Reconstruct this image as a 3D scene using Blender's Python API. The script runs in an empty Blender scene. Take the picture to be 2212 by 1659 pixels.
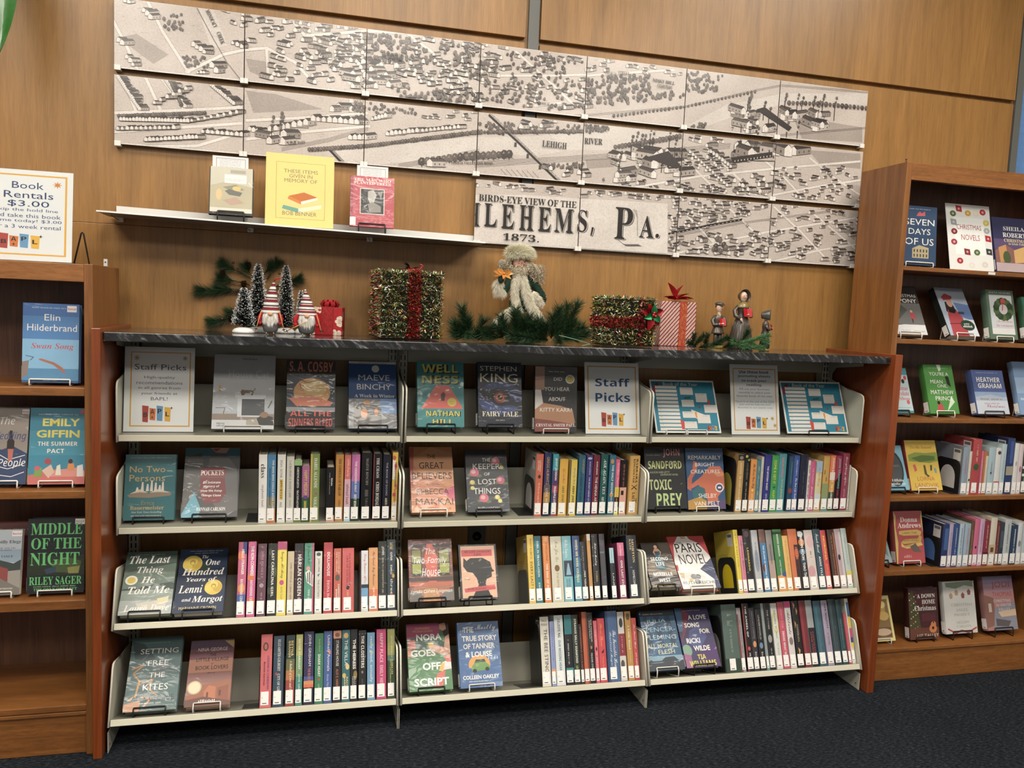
import bpy, math, random
from mathutils import Vector as V, Matrix as MX, noise as MN
SC = bpy.context.scene
COL = SC.collection
R_ = math.radians
# ---------------------------------------------------------------- camera
CW, CH, CF = 2212.0, 1659.0, 1758.18
CP = V((0.5848, -3.0725, 1.4539))
CR = V((0.96918, -0.24243, 0.04364)).normalized()
CFW = V((0.24549, 0.96492, -0.09338)).normalized()
CU = CR.cross(CFW).normalized()
CR = CFW.cross(CU).normalized()
cam = bpy.data.cameras.new('camera')
cam.sensor_fit = 'HORIZONTAL'; cam.sensor_width = 36.0; cam.lens = CF / CW * 36.0
cam.clip_start = .05; cam.clip_end = 60
camo = bpy.data.objects.new('camera', cam)
m = MX.Identity(4)
for i in range(3):
    m[i][0], m[i][1], m[i][2], m[i][3] = CR[i], CU[i], -CFW[i], CP[i]
camo.matrix_world = m
COL.objects.link(camo); SC.camera = camo
# ---------------------------------------------------------------- light
SC.view_settings.view_transform = 'Standard'; SC.view_settings.look = 'None'
SC.view_settings.gamma = 1.0; SC.view_settings.use_curve_mapping = False
SC.view_settings.exposure = -0.15
wd = bpy.data.worlds.new('library_hall_light'); SC.world = wd; wd.use_nodes = True
wd.node_tree.nodes['Background'].inputs[0].default_value = (1.0, .93, .84, 1)
wd.node_tree.nodes['Background'].inputs[1].default_value = 0.42
def area(x, y, z, sx, sy, watt, col=(1, .93, .83), tilt=0.0, name='ceiling_lamp_light'):
    l = bpy.data.lights.new(name, 'AREA'); l.shape = 'RECTANGLE'; l.size = sx; l.size_y = sy
    l.energy = watt; l.color = col
    o = bpy.data.objects.new(name, l); COL.objects.link(o); o.location = (x, y, z)
    o.rotation_euler = (R_(tilt), 0, 0)
    return o
LAMPS = [(x, y) for y in (-1.15, -2.5, -4.4) for x in (-.9, 1.05, 3.0)]
for i, (x, y) in enumerate(LAMPS):
    area(x, y, 3.30, 1.2, (.45, .6, .9)[i//3], (23, 44, 32)[i//3])
# ---------------------------------------------------------------- helpers
def pj(P):
    d = P - CP; z = d.dot(CFW)
    return (CW/2 + CF*d.dot(CR)/z, CH/2 - CF*d.dot(CU)/z, z)
def ray(px, py):
    return CFW + CR*((px-CW/2)/CF) - CU*((py-CH/2)/CF)
def at(px, py, y):
    d = ray(px, py); t = (y-CP.y)/d.y; return CP + d*t
def atx(px, py, x):
    d = ray(px, py); t = (x-CP.x)/d.x; return CP + d*t
_c = {}
def C(h, a=1.0):
    if not isinstance(h, str): return h
    if h in _c: return _c[h]
    n = {'w': 'ece9e2', 'k': '17161a', 'g': '8a8a88'}.get(h, h)
    if len(n) == 3: n = ''.join(q*2 for q in n)
    def f(s):
        v = int(s, 16)/255.0
        return v/12.92 if v <= .04045 else ((v+.055)/1.055)**2.4
    _c[h] = (f(n[0:2]), f(n[2:4]), f(n[4:6]), 1.0)
    return _c[h]
def lerp(a, b, t): return a + (b-a)*t
def mixc(a, b, t):
    a, b = C(a), C(b); return tuple(a[i]+(b[i]-a[i])*t for i in range(3)) + (1.0,)
# text outlines -> triangles, normalised to a unit box
try:
    MATHF = bpy.data.fonts.load(bpy.utils.resource_path('LOCAL') + '/datafiles/fonts/NotoSansMath-Regular.woff2')
except Exception:
    MATHF = None
STY = {'B': (0x1D400, 0x1D41A, 0x1D7CE), 'I': (0x1D434, 0x1D44E, None), 'J': (0x1D468, 0x1D482, None),
       'S': (0x1D4D0, 0x1D4EA, None), 'b': (0x1D5D4, 0x1D5EE, 0x1D7EC), 'M': (0x1D670, 0x1D68A, 0x1D7F6), 'i': (0x1D608, 0x1D622, None)}
_tx = {}
def outline(s, st):
    k = (s, st)
    if k in _tx: return _tx[k]
    body = s; cu = bpy.data.curves.new('t', 'FONT')
    if st in STY:
        u, l, d = STY[st]; o = []
        for ch in s:
            if 'A' <= ch <= 'Z': o.append(chr(u+ord(ch)-65))
            elif 'a' <= ch <= 'z': o.append('\u210e' if (st == 'I' and ch == 'h') else chr(l+ord(ch)-97))
            elif ch.isdigit() and d: o.append(chr(d+ord(ch)-48))
            else: o.append(ch)
        body = ''.join(o)
        if MATHF: cu.font = MATHF
    cu.body = body; cu.size = 1.0; cu.resolution_u = 2
    if st == 'h': cu.offset = .03
    ob = bpy.data.objects.new('t', cu); me = bpy.data.meshes.new_from_object(ob)
    vs = [(p.co.x, p.co.y) for p in me.vertices]; fs = [tuple(p.vertices) for p in me.polygons]
    bpy.data.objects.remove(ob); bpy.data.meshes.remove(me)
    if vs:
        x0 = min(p[0] for p in vs); x1 = max(p[0] for p in vs); y0 = min(p[1] for p in vs); y1 = max(p[1] for p in vs)
        vs = [((p[0]-x0)/(x1-x0+1e-9)-.5, (p[1]-y0)/(y1-y0+1e-9)-.5) for p in vs]
    _tx[k] = (vs, fs)
    return _tx[k]

class MB:
    def __init__(s):
        s.v, s.f, s.c, s.m, s.s = [], [], [], [], []; s.M = None
    def add(s, vs, fs, col, m=0, sm=False):
        b = len(s.v)
        if s.M is not None: vs = [s.M @ V(p) for p in vs]
        s.v.extend([tuple(p) for p in vs])
        for i, f in enumerate(fs):
            s.f.append(tuple(b+j for j in f)); s.c.append(C(col[i]) if isinstance(col, list) else C(col)); s.m.append(m); s.s.append(sm)
    def poly(s, pts, col, m=0, sm=False): s.add(pts, [tuple(range(len(pts)))], col, m, sm)
    def box(s, a, b, col, m=0, e=0):
        x0, y0, z0 = a; x1, y1, z1 = b
        if x0 > x1: x0, x1 = x1, x0
        if y0 > y1: y0, y1 = y1, y0
        if z0 > z1: z0, z1 = z1, z0
        s.add([(x0,y0,z0),(x1,y0,z0),(x1,y1,z0),(x0,y1,z0),(x0,y0,z1),(x1,y0,z1),(x1,y1,z1),(x0,y1,z1)],
              [(0,3,2,1),(4,5,6,7),(0,1,5,4),(1,2,6,5),(2,3,7,6),(3,0,4,7)], col, m)
    def tube(s, pts, r, col, n=6, m=0, caps=True, close=False):
        pts = [V(p) for p in pts]; k = len(pts)
        if k < 2: return
        rs = r if isinstance(r, (list, tuple)) else [r]*k
        t0 = (pts[1]-pts[0]).normalized()
        a = t0.orthogonal().normalized(); vs = []; fs = []; pt = t0
        for i in range(k):
            if close: t = (pts[(i+1) % k]-pts[i-1])
            else: t = pts[min(i+1, k-1)]-pts[max(i-1, 0)]
            t = t.normalized() if t.length > 1e-9 else pt
            q = pt.rotation_difference(t); a = (q @ a); a = (a - t*a.dot(t)).normalized(); pt = t
            b = t.cross(a)
            for j in range(n):
                an = 2*math.pi*j/n
                vs.append(pts[i] + (a*math.cos(an) + b*math.sin(an))*rs[i])
        for i in range(k if close else k-1):
            i2 = (i+1) % k
            for j in range(n):
                fs.append((i*n+j, i*n+(j+1) % n, i2*n+(j+1) % n, i2*n+j))
        if caps and not close:
            fs.append(tuple(reversed(range(n)))); fs.append(tuple((k-1)*n+j for j in range(n)))
        s.add(vs, fs, col, m, True)
    def lathe(s, prof, col, n=16, o=(0, 0, 0), m=0, sx=1, sy=1):
        vs = []; fs = []; cs = []; k = len(prof)
        for r, z in prof:
            for j in range(n):
                a = 2*math.pi*j/n; vs.append((o[0]+r*math.cos(a)*sx, o[1]+r*math.sin(a)*sy, o[2]+z))
        for i in range(k-1):
            for j in range(n):
                fs.append((i*n+j, i*n+(j+1) % n, (i+1)*n+(j+1) % n, (i+1)*n+j)); cs.append(col[i] if isinstance(col, list) else col)
        fs.append(tuple(reversed(range(n)))); cs.append(col[0] if isinstance(col, list) else col)
        fs.append(tuple((k-1)*n+j for j in range(n))); cs.append(col[-1] if isinstance(col, list) else col)
        s.add(vs, fs, cs, m, True)
    def ball(s, o, r, col, nu=14, nv=9, m=0, fn=None):
        if not isinstance(r, (tuple, list)): r = (r, r, r)
        vs = []; fs = []
        for i in range(nv+1):
            t = math.pi*i/nv
            for j in range(nu):
                a = 2*math.pi*j/nu
                d = V((math.sin(t)*math.cos(a), math.sin(t)*math.sin(a), math.cos(t)))
                p = V((d.x*r[0], d.y*r[1], d.z*r[2]))
                if fn: p = fn(d, p)
                vs.append((o[0]+p[0], o[1]+p[1], o[2]+p[2]))
        for i in range(nv):
            for j in range(nu):
                fs.append((i*nu+j, (i+1)*nu+j, (i+1)*nu+(j+1) % nu, i*nu+(j+1) % nu))
        s.add(vs, fs, col, m, True)
    def strip(s, p, d, L, w, col, bend=None, m=0, up=None):
        # one thin blade: p start, d direction, tapering to a point
        d = V(d).normalized(); p = V(p)
        sd = d.cross(up if up is not None else V((random.uniform(-1,1), random.uniform(-1,1), random.uniform(-1,1))))
        if sd.length < 1e-5: sd = d.orthogonal()
        sd = sd.normalized()*w*.5
        mid = p + d*L*.55; e = p + d*L
        if bend is not None: mid = mid + bend*.3*L; e = e + bend*L
        s.add([p-sd, p+sd, mid+sd*.8, mid-sd*.8, e], [(0,1,2,3),(3,2,4)], col, m)
    def text(s, t, x, z, w, h, col, st='n', y=0.0, rot=0, m=0, vert=False):
        vs, fs = outline(t, st)
        if not vs: return
        o = []
        for a, b in vs:
            if vert: o.append((x + b*w, y, z - a*h))      # reads downwards
            elif rot: 
                ca, sa = math.cos(rot), math.sin(rot); o.append((x + a*w*ca - b*h*sa, y, z + a*w*sa + b*h*ca))
            else: o.append((x + a*w, y, z + b*h))
        s.add(o, fs, col, m)
    def build(s, name, mats, par=None, loc=None, mat4=None, bevel=0, sub=0, seg=2):
        me = bpy.data.meshes.new(name); me.from_pydata(s.v, [], s.f)
        if not isinstance(mats, (list, tuple)): mats = [mats]
        for q in mats: me.materials.append(q)
        n = len(me.polygons)
        me.polygons.foreach_set('material_index', s.m); me.polygons.foreach_set('use_smooth', s.s)
        ca = me.color_attributes.new('Col', 'FLOAT_COLOR', 'CORNER'); buf = []
        for p, c in zip(s.f, s.c): buf.extend(tuple(c[:4])*len(p))
        ca.data.foreach_set('color', buf)
        me.update()
        o = bpy.data.objects.new(name, me); COL.objects.link(o)
        if par is not None: o.parent = par
        if mat4 is not None: o.matrix_local = mat4
        if loc is not None: o.location = loc
        if bevel:
            b = o.modifiers.new('bevel', 'BEVEL'); b.width = bevel; b.segments = seg; b.limit_method = 'ANGLE'; b.angle_limit = R_(50)
        if sub:
            b = o.modifiers.new('sub', 'SUBSURF'); b.levels = sub; b.render_levels = sub
        return o
LABELS = {}
def tag(o, label, cat, group=None):
    o['label'] = label; o['category'] = cat
    if group: o['group'] = group
    LABELS.setdefault(label, []).append(o.name)
    return o
def thing(name, label, cat, loc=(0, 0, 0), mat4=None, group=None):
    o = bpy.data.objects.new(name, None); COL.objects.link(o); o.empty_display_size = .05
    if mat4 is not None: o.matrix_world = mat4
    else: o.location = loc
    return tag(o, label, cat, group)
def struct(o): o['kind'] = 'structure'; return o
# ---------------------------------------------------------------- materials
class NT:
    def __init__(s, name):
        s.mat = bpy.data.materials.new(name); s.mat.use_nodes = True; s.t = s.mat.node_tree
        s.p = s.t.nodes['Principled BSDF']
    def n(s, ty, **kw):
        q = s.t.nodes.new('ShaderNode'+ty)
        for k, v in kw.items():
            if hasattr(q, k) and k not in q.inputs: setattr(q, k, v)
            else: s.set(q, k, v)
        return q
    def set(s, q, k, v):
        i = q.inputs[int(k[1:])] if (k[0] == '_' and k[1:].isdigit()) else q.inputs[k]
        if hasattr(v, 'is_output'): s.t.links.new(v, i)
        elif hasattr(v, 'outputs'): s.t.links.new(v.outputs[0], i)
        else: i.default_value = v
    def P(s, **kw):
        for k, v in kw.items(): s.set(s.p, k.replace('_', ' '), v)
    def ramp(s, fac, stops):
        r = s.n('ValToRGB'); s.set(r, 'Fac', fac); e = r.color_ramp.elements
        while len(e) < len(stops): e.new(.5)
        for q, (pos, c) in zip(e, stops): q.position = pos; q.color = C(c)
        return r.outputs[0]
    def coord(s, scale=(1, 1, 1), rot=(0, 0, 0), kind='Object'):
        t = s.n('TexCoord'); mp = s.n('Mapping'); s.t.links.new(t.outputs[kind], mp.inputs[0])
        mp.inputs['Scale'].default_value = scale; mp.inputs['Rotation'].default_value = rot
        return mp.outputs[0]
    def noise(s, vec, scale=5, detail=4, rough=.55, dist=0):
        q = s.n('TexNoise'); s.set(q, 'Vector', vec); s.set(q, 'Scale', scale); s.set(q, 'Detail', detail); s.set(q, 'Roughness', rough); s.set(q, 'Distortion', dist)
        return q.outputs[0]
    def mul(s, a, b, fac=1.0, mode='MULTIPLY'):
        q = s.n('MixRGB'); q.blend_type = mode; s.set(q, 'Fac', fac); s.set(q, 'Color1', a); s.set(q, 'Color2', b); return q.outputs[0]
    def bump(s, h, dist=.001, strength=.3):
        b = s.n('Bump'); s.set(b, 'Height', h); s.set(b, 'Distance', dist); s.set(b, 'Strength', strength); s.t.links.new(b.outputs[0], s.p.inputs['Normal'])
    def col(s):
        a = s.n('Attribute'); a.attribute_name = 'Col'; return a.outputs[0]
def m_col(name, rough=.6, spec=.5, bump=None, vary=0.0, metal=0.0, coat=0.0, sc=40, sheen=0.0):
    t = NT(name); c = t.col()
    if vary:
        v = t.noise(t.coord(), sc, 3); r = t.ramp(v, [(.25, (1-vary,)*3+(1,)), (.75, (1,)*3+(1,))]); c = t.mul(c, r)
    t.P(Base_Color=c, Roughness=rough, Metallic=metal); t.set(t.p, 'Specular IOR Level', spec)
    if coat: t.P(Coat_Weight=coat, Coat_Roughness=.08)
    if sheen: t.P(Sheen_Weight=sheen)
    if bump: t.bump(t.noise(t.coord(), bump[0], 3), bump[1], bump[2])
    return t.mat
M_paper = m_col('printed_paper', .55, .4, (300, .0002, .1), .05, sc=6)
M_plain = m_col('matte_finish', .75, .3, (90, .001, .3), .15)
M_paint = m_col('powder_coated_steel', .38, .5, (700, .0002, .25), .05, sc=5)
M_wire = m_col('coated_wire', .35, .5, None, .1)
M_gloss = m_col('glazed_ceramic', .3, .5, (30, .001, .15), .25, coat=.3, sc=90)
M_fur = m_col('soft_fibre', .85, .2, None, .15, sheen=.3, sc=200)
M_needle = m_col('pine_needle', .55, .35, None, .3, sc=60)
M_tinsel = m_col('tinsel_foil', .3, .6, None, .2, metal=.6, sc=120)
M_felt = m_col('wool_felt', .95, .1, (500, .001, .6), .25, sc=150)
M_plast = m_col('satin_plastic', .3, .5, None, .05)
# books: printed jacket under a crinkled clear film
def m_jacket():
    t = NT('filmed_book_jacket'); c = t.col()
    v = t.noise(t.coord(), 14, 3); c = t.mul(c, t.ramp(v, [(.2, (.88,)*3+(1,)), (.8, (1,)*3+(1,))]))
    hs = t.n('HueSaturation'); t.set(hs, 'Saturation', .9); t.set(hs, 'Value', .9); t.set(hs, 'Color', c); c = hs.outputs[0]
    t.P(Base_Color=c, Roughness=.42, Coat_Weight=.34, Coat_Roughness=.09)
    o = t.n('TexCoord'); oi = t.n('ObjectInfo'); ad = t.n('VectorMath'); ad.operation = 'ADD'
    t.t.links.new(o.outputs['Object'], ad.inputs[0]); t.t.links.new(oi.outputs['Random'], ad.inputs[1])
    mp = t.n('Mapping'); t.t.links.new(ad.outputs[0], mp.inputs[0]); mp.inputs['Scale'].default_value = (6, 6, 15); mp.inputs['Rotation'].default_value = (0, .5, 0)
    n1 = t.noise(mp.outputs[0], 1.6, 2, .5, 1.2)
    b = t.n('Bump'); t.set(b, 'Height', n1); t.set(b, 'Distance', .014); t.set(b, 'Strength', .28)
    t.t.links.new(b.outputs[0], t.p.inputs['Coat Normal'])
    return t.mat
M_jack = m_jacket()
def m_pages():
    t = NT('book_page_block'); w = t.noise(t.coord((1, 900, 1)), 1, 2)
    t.P(Base_Color=t.ramp(w, [(.3, 'b9ae94'), (.7, 'e6dfcb')]), Roughness=.9); return t.mat
M_page = m_pages()
def m_wood(name, stops, grain=(14, 14, .8), sc=3.2, rough=.42, figure=.25, coat=.15, kind='Object'):
    t = NT(name); v = t.coord(grain, kind=kind)
    n1 = t.noise(v, sc, 6, .62, .6); n2 = t.noise(t.coord((grain[0]*9, grain[1]*9, grain[2]*3), kind=kind), sc, 4, .6)
    big = t.noise(t.coord(tuple(max(g*.12, .35) for g in grain), kind=kind), 2.2, 3, .5, 1.5)
    c = t.ramp(n1, stops)
    c = t.mul(c, t.ramp(n2, [(.3, (.72,)*3+(1,)), (.62, (1.06,)*3+(1,))]), .8)
    c = t.mul(c, t.ramp(big, [(.3, (1-figure,)*3+(1,)), (.7, (1.08,)*3+(1,))]))
    t.P(Base_Color=c, Roughness=rough, Coat_Weight=coat, Coat_Roughness=.25)
    t.bump(n2, .0006, .25); return t.mat
M_wall = m_wood('honey_veneer_panel', [(.2, '87602f'), (.5, '976e3b'), (.8, 'a27843')], (26, 26, 1.5), figure=.22)
M_case = m_wood('brown_oak_case', [(.25, '754823'), (.5, '8a582c'), (.75, '996636')], (16, 16, 1.1))
M_caseh = m_wood('brown_oak_case_rail', [(.25, '754823'), (.5, '8a582c'), (.75, '996636')], (1.1, 16, 16))
M_cased = m_wood('dark_oak_case_back', [(.25, '583626'), (.5, '6e4a36'), (.75, '7e563c')], (22, 22, 1.0), figure=.3)
M_red = m_wood('cherry_end_panel', [(.25, '6f3216'), (.5, '83401d'), (.75, '8e4a24')], (9, 9, .5), rough=.3, figure=.15, coat=.4)
def m_marble():
    t = NT('dark_marble_laminate'); v = t.coord((1, 1, 1), (0, R_(-42), .25)); q = t.n('Mapping'); t.t.links.new(v, q.inputs[0]); q.inputs['Scale'].default_value = (9, 22, 34)
    n = t.noise(q.outputs[0], 1.1, 6, .62, 1.6); n2 = t.noise(v, 26, 5, .7, 1.2); n3 = t.noise(v, 5, 3)
    c = t.ramp(n, [(.36, '131415'), (.5, '26282a'), (.57, '3e4042'), (.64, '77797a'), (.74, 'a2a3a2')])
    c = t.mul(c, t.ramp(n2, [(.36, (.45,)*3+(1,)), (.7, (1.3,)*3+(1,))]), .8); c = t.mul(c, t.ramp(n3, [(.35, (.55,)*3+(1,)), (.65, (1.15,)*3+(1,))]))
    t.P(Base_Color=c, Roughness=.16, Coat_Weight=.5, Coat_Roughness=.06); return t.mat
M_marb = m_marble()
def m_carpet():
    t = NT('navy_loop_carpet'); a = t.noise(t.coord((60, 240, 1)), 1, 3, .7); b = t.noise(t.coord((90, 420, 1)), 1, 2, .8); g = t.noise(t.coord((1.5, 1.5, 1)), 2, 3)
    c = t.ramp(a, [(.34, '111316'), (.5, '1f2328'), (.64, '363c43'), (.78, '636a70')])
    c = t.mul(c, t.ramp(b, [(.3, (.5,)*3+(1,)), (.7, (1.25,)*3+(1,))])); c = t.mul(c, t.ramp(g, [(.3, (.82,)*3+(1,)), (.7, (1.05,)*3+(1,))]))
    t.P(Base_Color=c, Roughness=.95); t.set(t.p, 'Specular IOR Level', .1); t.bump(a, .004, .8); return t.mat
M_carp = m_carpet()
def m_map():
    t = NT('engraved_map_print'); a = t.noise(t.coord(), 5, 5, .6); b = t.noise(t.coord(), 160, 3, .7)
    c = t.mul(t.col(), t.ramp(a, [(.3, (.80, .78, .77, 1)), (.65, (1, 1, 1, 1))]), .9); c = t.mul(c, t.ramp(b, [(.3, (.78, .77, .76, 1)), (.6, (1, 1, 1, 1))]), .8)
    t.P(Base_Color=c, Roughness=.3, Coat_Weight=.25, Coat_Roughness=.15); return t.mat
M_map = m_map()
def m_clear():
    t = NT('clear_acrylic'); t.t.nodes.remove(t.p)
    a = t.n('BsdfTransparent'); a.inputs[0].default_value = (.97, .98, .98, 1); g = t.n('BsdfGlossy'); g.inputs['Roughness'].default_value = .05
    fr = t.n('Fresnel'); fr.inputs[0].default_value = 1.45
    bf = t.n('NewGeometry'); iv = t.n('Math'); iv.operation = 'SUBTRACT'; iv.inputs[0].default_value = 1; t.t.links.new(bf.outputs['Backfacing'], iv.inputs[1])
    ml = t.n('Math'); ml.operation = 'MULTIPLY'; t.t.links.new(fr.outputs[0], ml.inputs[0]); t.t.links.new(iv.outputs[0], ml.inputs[1]); fr = ml
    x = t.n('MixShader'); t.set(x, 'Fac', fr); t.t.links.new(a.outputs[0], x.inputs[1]); t.t.links.new(g.outputs[0], x.inputs[2])
    t.t.links.new(x.outputs[0], t.t.nodes['Material Output'].inputs[0]); return t.mat
M_clear = m_clear()
def m_ceil():
    t = NT('ceiling_tile'); t.P(Base_Color=t.ramp(t.noise(t.coord(), 40, 3), [(.3, 'c9c5ba'), (.7, 'dcd8cd')]), Roughness=.9); return t.mat
M_ceil = m_ceil()
def m_lamp():
    t = NT('lamp_diffuser'); t.P(Base_Color=(.9, .9, .88, 1)); t.set(t.p, 'Emission Color', (1, .93, .83, 1)); t.set(t.p, 'Emission Strength', 6.0); return t.mat
M_lamp = m_lamp()
# ---------------------------------------------------------------- the room
mb = MB(); mb.box((-5, -8, -.05), (8.5, .05, 0), 'w'); struct(mb.build('floor', M_carp))
mb = MB(); mb.box((-5, -8, 3.36), (8.5, .05, 3.42), 'w'); struct(mb.build('ceiling', M_ceil))
# back wall: veneer boards with open reveals and grey uprights in the joints
mb = MB()
T0 = .019
def board(x0, x1, z0, z1): mb.box((x0, 0, z0), (x1, T0, z1), 'w')
ZR = 2.452
for (x0, x1) in ((-5, -1.02), (-1.0, 1.358), (1.417, 3.607)):
    if x0 < 1: board(x0, x1, 1.6792, ZR-.004); board(x0, x1, 0, 1.6785)
    else: board(x0, x1, 0, ZR-.004)
    mb.box((x0, -.006, ZR+.012), (x1, T0, 3.36), 'w')
board(3.665, 8.5, 0, 1.85)
mb.box((-5, T0, 0), (3.66, .05, 3.36), 'w')
struct(mb.build('wall_back', M_wall, bevel=.0015))
for i, (x0, x1) in enumerate(((1.3715, 1.4125), (3.621, 3.655))):
    mb = MB(); mb.box((x0, .003, 0), (x1, .018, 3.36), '5f605c'); struct(mb.build('trim_%d' % (i+1), M_paint))
# blue painted wall that shows past the last upright
mb = MB(); mb.box((3.66, .02, 1.85), (8.5, .05, 3.36), '5f86b8'); struct(mb.build('wall_right', M_plain))
for i, (x, y) in enumerate(LAMPS):
    t = thing('ceiling_light', 'flat rectangular ceiling light set in the ceiling, %s of the %s row' % (('left', 'middle', 'right')[i % 3], ('nearest', 'middle', 'farthest')[i//3]), 'lamp', (x, y, 3.33), group='ceiling lights')
    mb = MB()
    w, d = .63, (.255, .33, .48)[i//3]
    for a in ((-w, -d, w, -d+.03), (-w, d-.03, w, d), (-w, -d+.03, -w+.03, d-.03), (w-.03, -d+.03, w, d-.03)): mb.box((a[0], a[1], 0), (a[2], a[3], .028), 'd8d6cf')
    mb.build('frame', M_paint, t)
    mb = MB(); mb.box((-w+.03, -d+.03, .012), (w-.03, d-.03, .02), 'w'); mb.build('diffuser', M_lamp, t)
# ---------------------------------------------------------------- steel shelving
BW = .9144
SH = [(-.290, .976, 0), (-.289, .673, 0), (-.361, .383, 20), (-.4127, .0906, 20)]   # lip bottom y, z, tilt
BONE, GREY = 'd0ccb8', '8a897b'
def frame(k):
    y, z, t = SH[k]; t = R_(t); ey = V((0, math.cos(t), -math.sin(t))); ez = V((0, math.sin(t), math.cos(t)))
    return V((0, y, z)) + ez*.020, ey, ez
def smat(k, x):
    o, ey, ez = frame(k); q = MX.Identity(4)
    for i in range(3): q[i][0] = (1, 0, 0)[i]; q[i][1] = ey[i]; q[i][2] = ez[i]; q[i][3] = o[i]
    q[0][3] = x; return q
SHN = ['top', 'second', 'third', 'bottom']; BAYN = ['left', 'middle', 'right']
def plate(mb, pts, x0, x1, col):
    n = len(pts); vs = [(x0, p[0], p[1]) for p in pts] + [(x1, p[0], p[1]) for p in pts]
    fs = [tuple(range(n)), tuple(reversed(range(n, 2*n)))] + [(i, n+i, n+(i+1) % n, (i+1) % n) for i in range(n)]
    mb.add(vs, fs, col)
for b in range(3):
    x0 = b*BW
    t = thing('steel_shelving', 'bone-painted steel shelving bay, %s of three under the dark marble counter' % BAYN[b], 'shelving', (x0, 0, 0), group='steel shelving bays')
    for sx in (0, 1):
        mb = MB(); xa = (-.006 if b == 0 else .002) if sx == 0 else BW-.034; xb = xa+.032
        mb.box((xa, -.052, 0), (xb, -.012, 1.296), 'b4b1a1')
        xs = xa+.016
        z = .10
        while z < 1.28:
            for q in (-.007, .007): mb.box((xs+q-.0022, -.0535, z), (xs+q+.0022, -.0515, z+.017), '14130f')
            z += .0254
        mb.build('upright_post', M_paint, t)
    mb = MB(); mb.box((.036, -.05, 1.236), (BW-.036, -.03, 1.296), 'a5a395'); mb.build('tie_rail', M_paint, t)
    mb = MB(); plate(mb, [(-.055, 1.175), (-.055, 1.299), (-.27, 1.299), (-.27, 1.282), (-.10, 1.262), (-.075, 1.235), (-.075, 1.175)], .001, .0035, 'a5a294')
    mb.build('counter_bracket', M_paint, t)
    mb = MB(); plate(mb, [(-.055, 1.175), (-.055, 1.299), (-.27, 1.299), (-.27, 1.282), (-.10, 1.262), (-.075, 1.235), (-.075, 1.175)], BW-.0035, BW-.001, 'a5a294')
    mb.build('counter_bracket', M_paint, t)
    for k in range(4):
        y, z, tl = SH[k]; D = .232 if tl == 0 else .262
        mb = MB(); g = .010
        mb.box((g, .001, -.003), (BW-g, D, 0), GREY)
        mb.box((g, 0, -.020), (BW-g, .003, 0), BONE); mb.box((g, .003, -.020), (BW-g, .014, -.017), BONE)
        s = mb.build('shelf', M_paint, t, mat4=MX.Translation((-x0, 0, 0)) @ smat(k, x0), bevel=.0012)
        mb = MB(); mb.box((g, D-.006, .0005), (BW-g, D-.003, .145), 'a3a193'); mb.build('back_stop', M_paint, s)
        for xx in (.0045, BW-.0075):
            mb = MB()
            H = .172
            pts = [(-.003, -.022), (-.004, H-.02), (.001, H-.006), (.014, H), (.10, H+.014), (D, H+.05), (D, -.05), (.06, -.03)]
            plate(mb, pts, xx, xx+.003, 'cbc8b6')
            # folded bright front edge
            mb.tube([(xx+.0015, -.003, -.022), (xx+.0015, -.004, H-.02), (xx+.0015, .001, H-.006), (xx+.0015, .014, H), (xx+.0015, .10, H+.014)], .0032, 'e4e1d2', 6)
            mb.build('end_bracket', M_paint, s)
    for xx in (.0015, BW-.0035):
        mb = MB(); plate(mb, [(-.405, .0005), (-.405, .068), (-.16, .05), (-.055, .12), (-.055, .0005)], xx, xx+.002, 'b9b7a8'); mb.tube([(xx-.001, -.385, .02), (xx+.003, -.385, .02)], .003, '2a2925', 8)
        mb.build('foot_plate', M_paint, t)
# ---------------------------------------------------------------- end panels, counter
for nm, x0, x1, lb in (('l', -.034, -.008, 'reddish cherry wood end panel at the left end of the steel shelving'), ('r', 2.7535, 2.785, 'reddish cherry wood end panel at the right end of the steel shelving')):
    mb = MB(); mb.box((x0, -.4352, 0), (x1, -.001, 1.3395), 'w'); tag(mb.build('end_panel', M_red, bevel=.002), lb, 'panel')
mb = MB(); mb.box((-.0065, -.4095, 1.3005), (2.752, -.001, 1.3285), 'w')
tag(mb.build('countertop', M_marb, bevel=.002, seg=3), 'long dark grey marbled countertop holding the holiday decorations', 'countertop')
ZC = 1.3285
# electrical outlet on the wall behind the middle bay
t = thing('wall_outlet', 'dark metal electrical outlet on the wall behind the third shelf of the middle bay', 'outlet', (0, 0, 0))
p0 = at(1030, 1158, -.004)
mb = MB(); mb.box((p0.x-.035, -.006, p0.z-.055), (p0.x+.035, -.0005, p0.z+.065), '3d3a33'); mb.build('cover_plate', M_paint, t, bevel=.001)
mb = MB(); mb.M = MX.Translation((p0.x, -.007, p0.z)) @ MX.Rotation(R_(90), 4, 'X'); mb.lathe([(.0, -.001), (.016, -.001), (.018, .0005), (0, .002)], '17150f', 18); mb.build('socket', M_plast, t)
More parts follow.
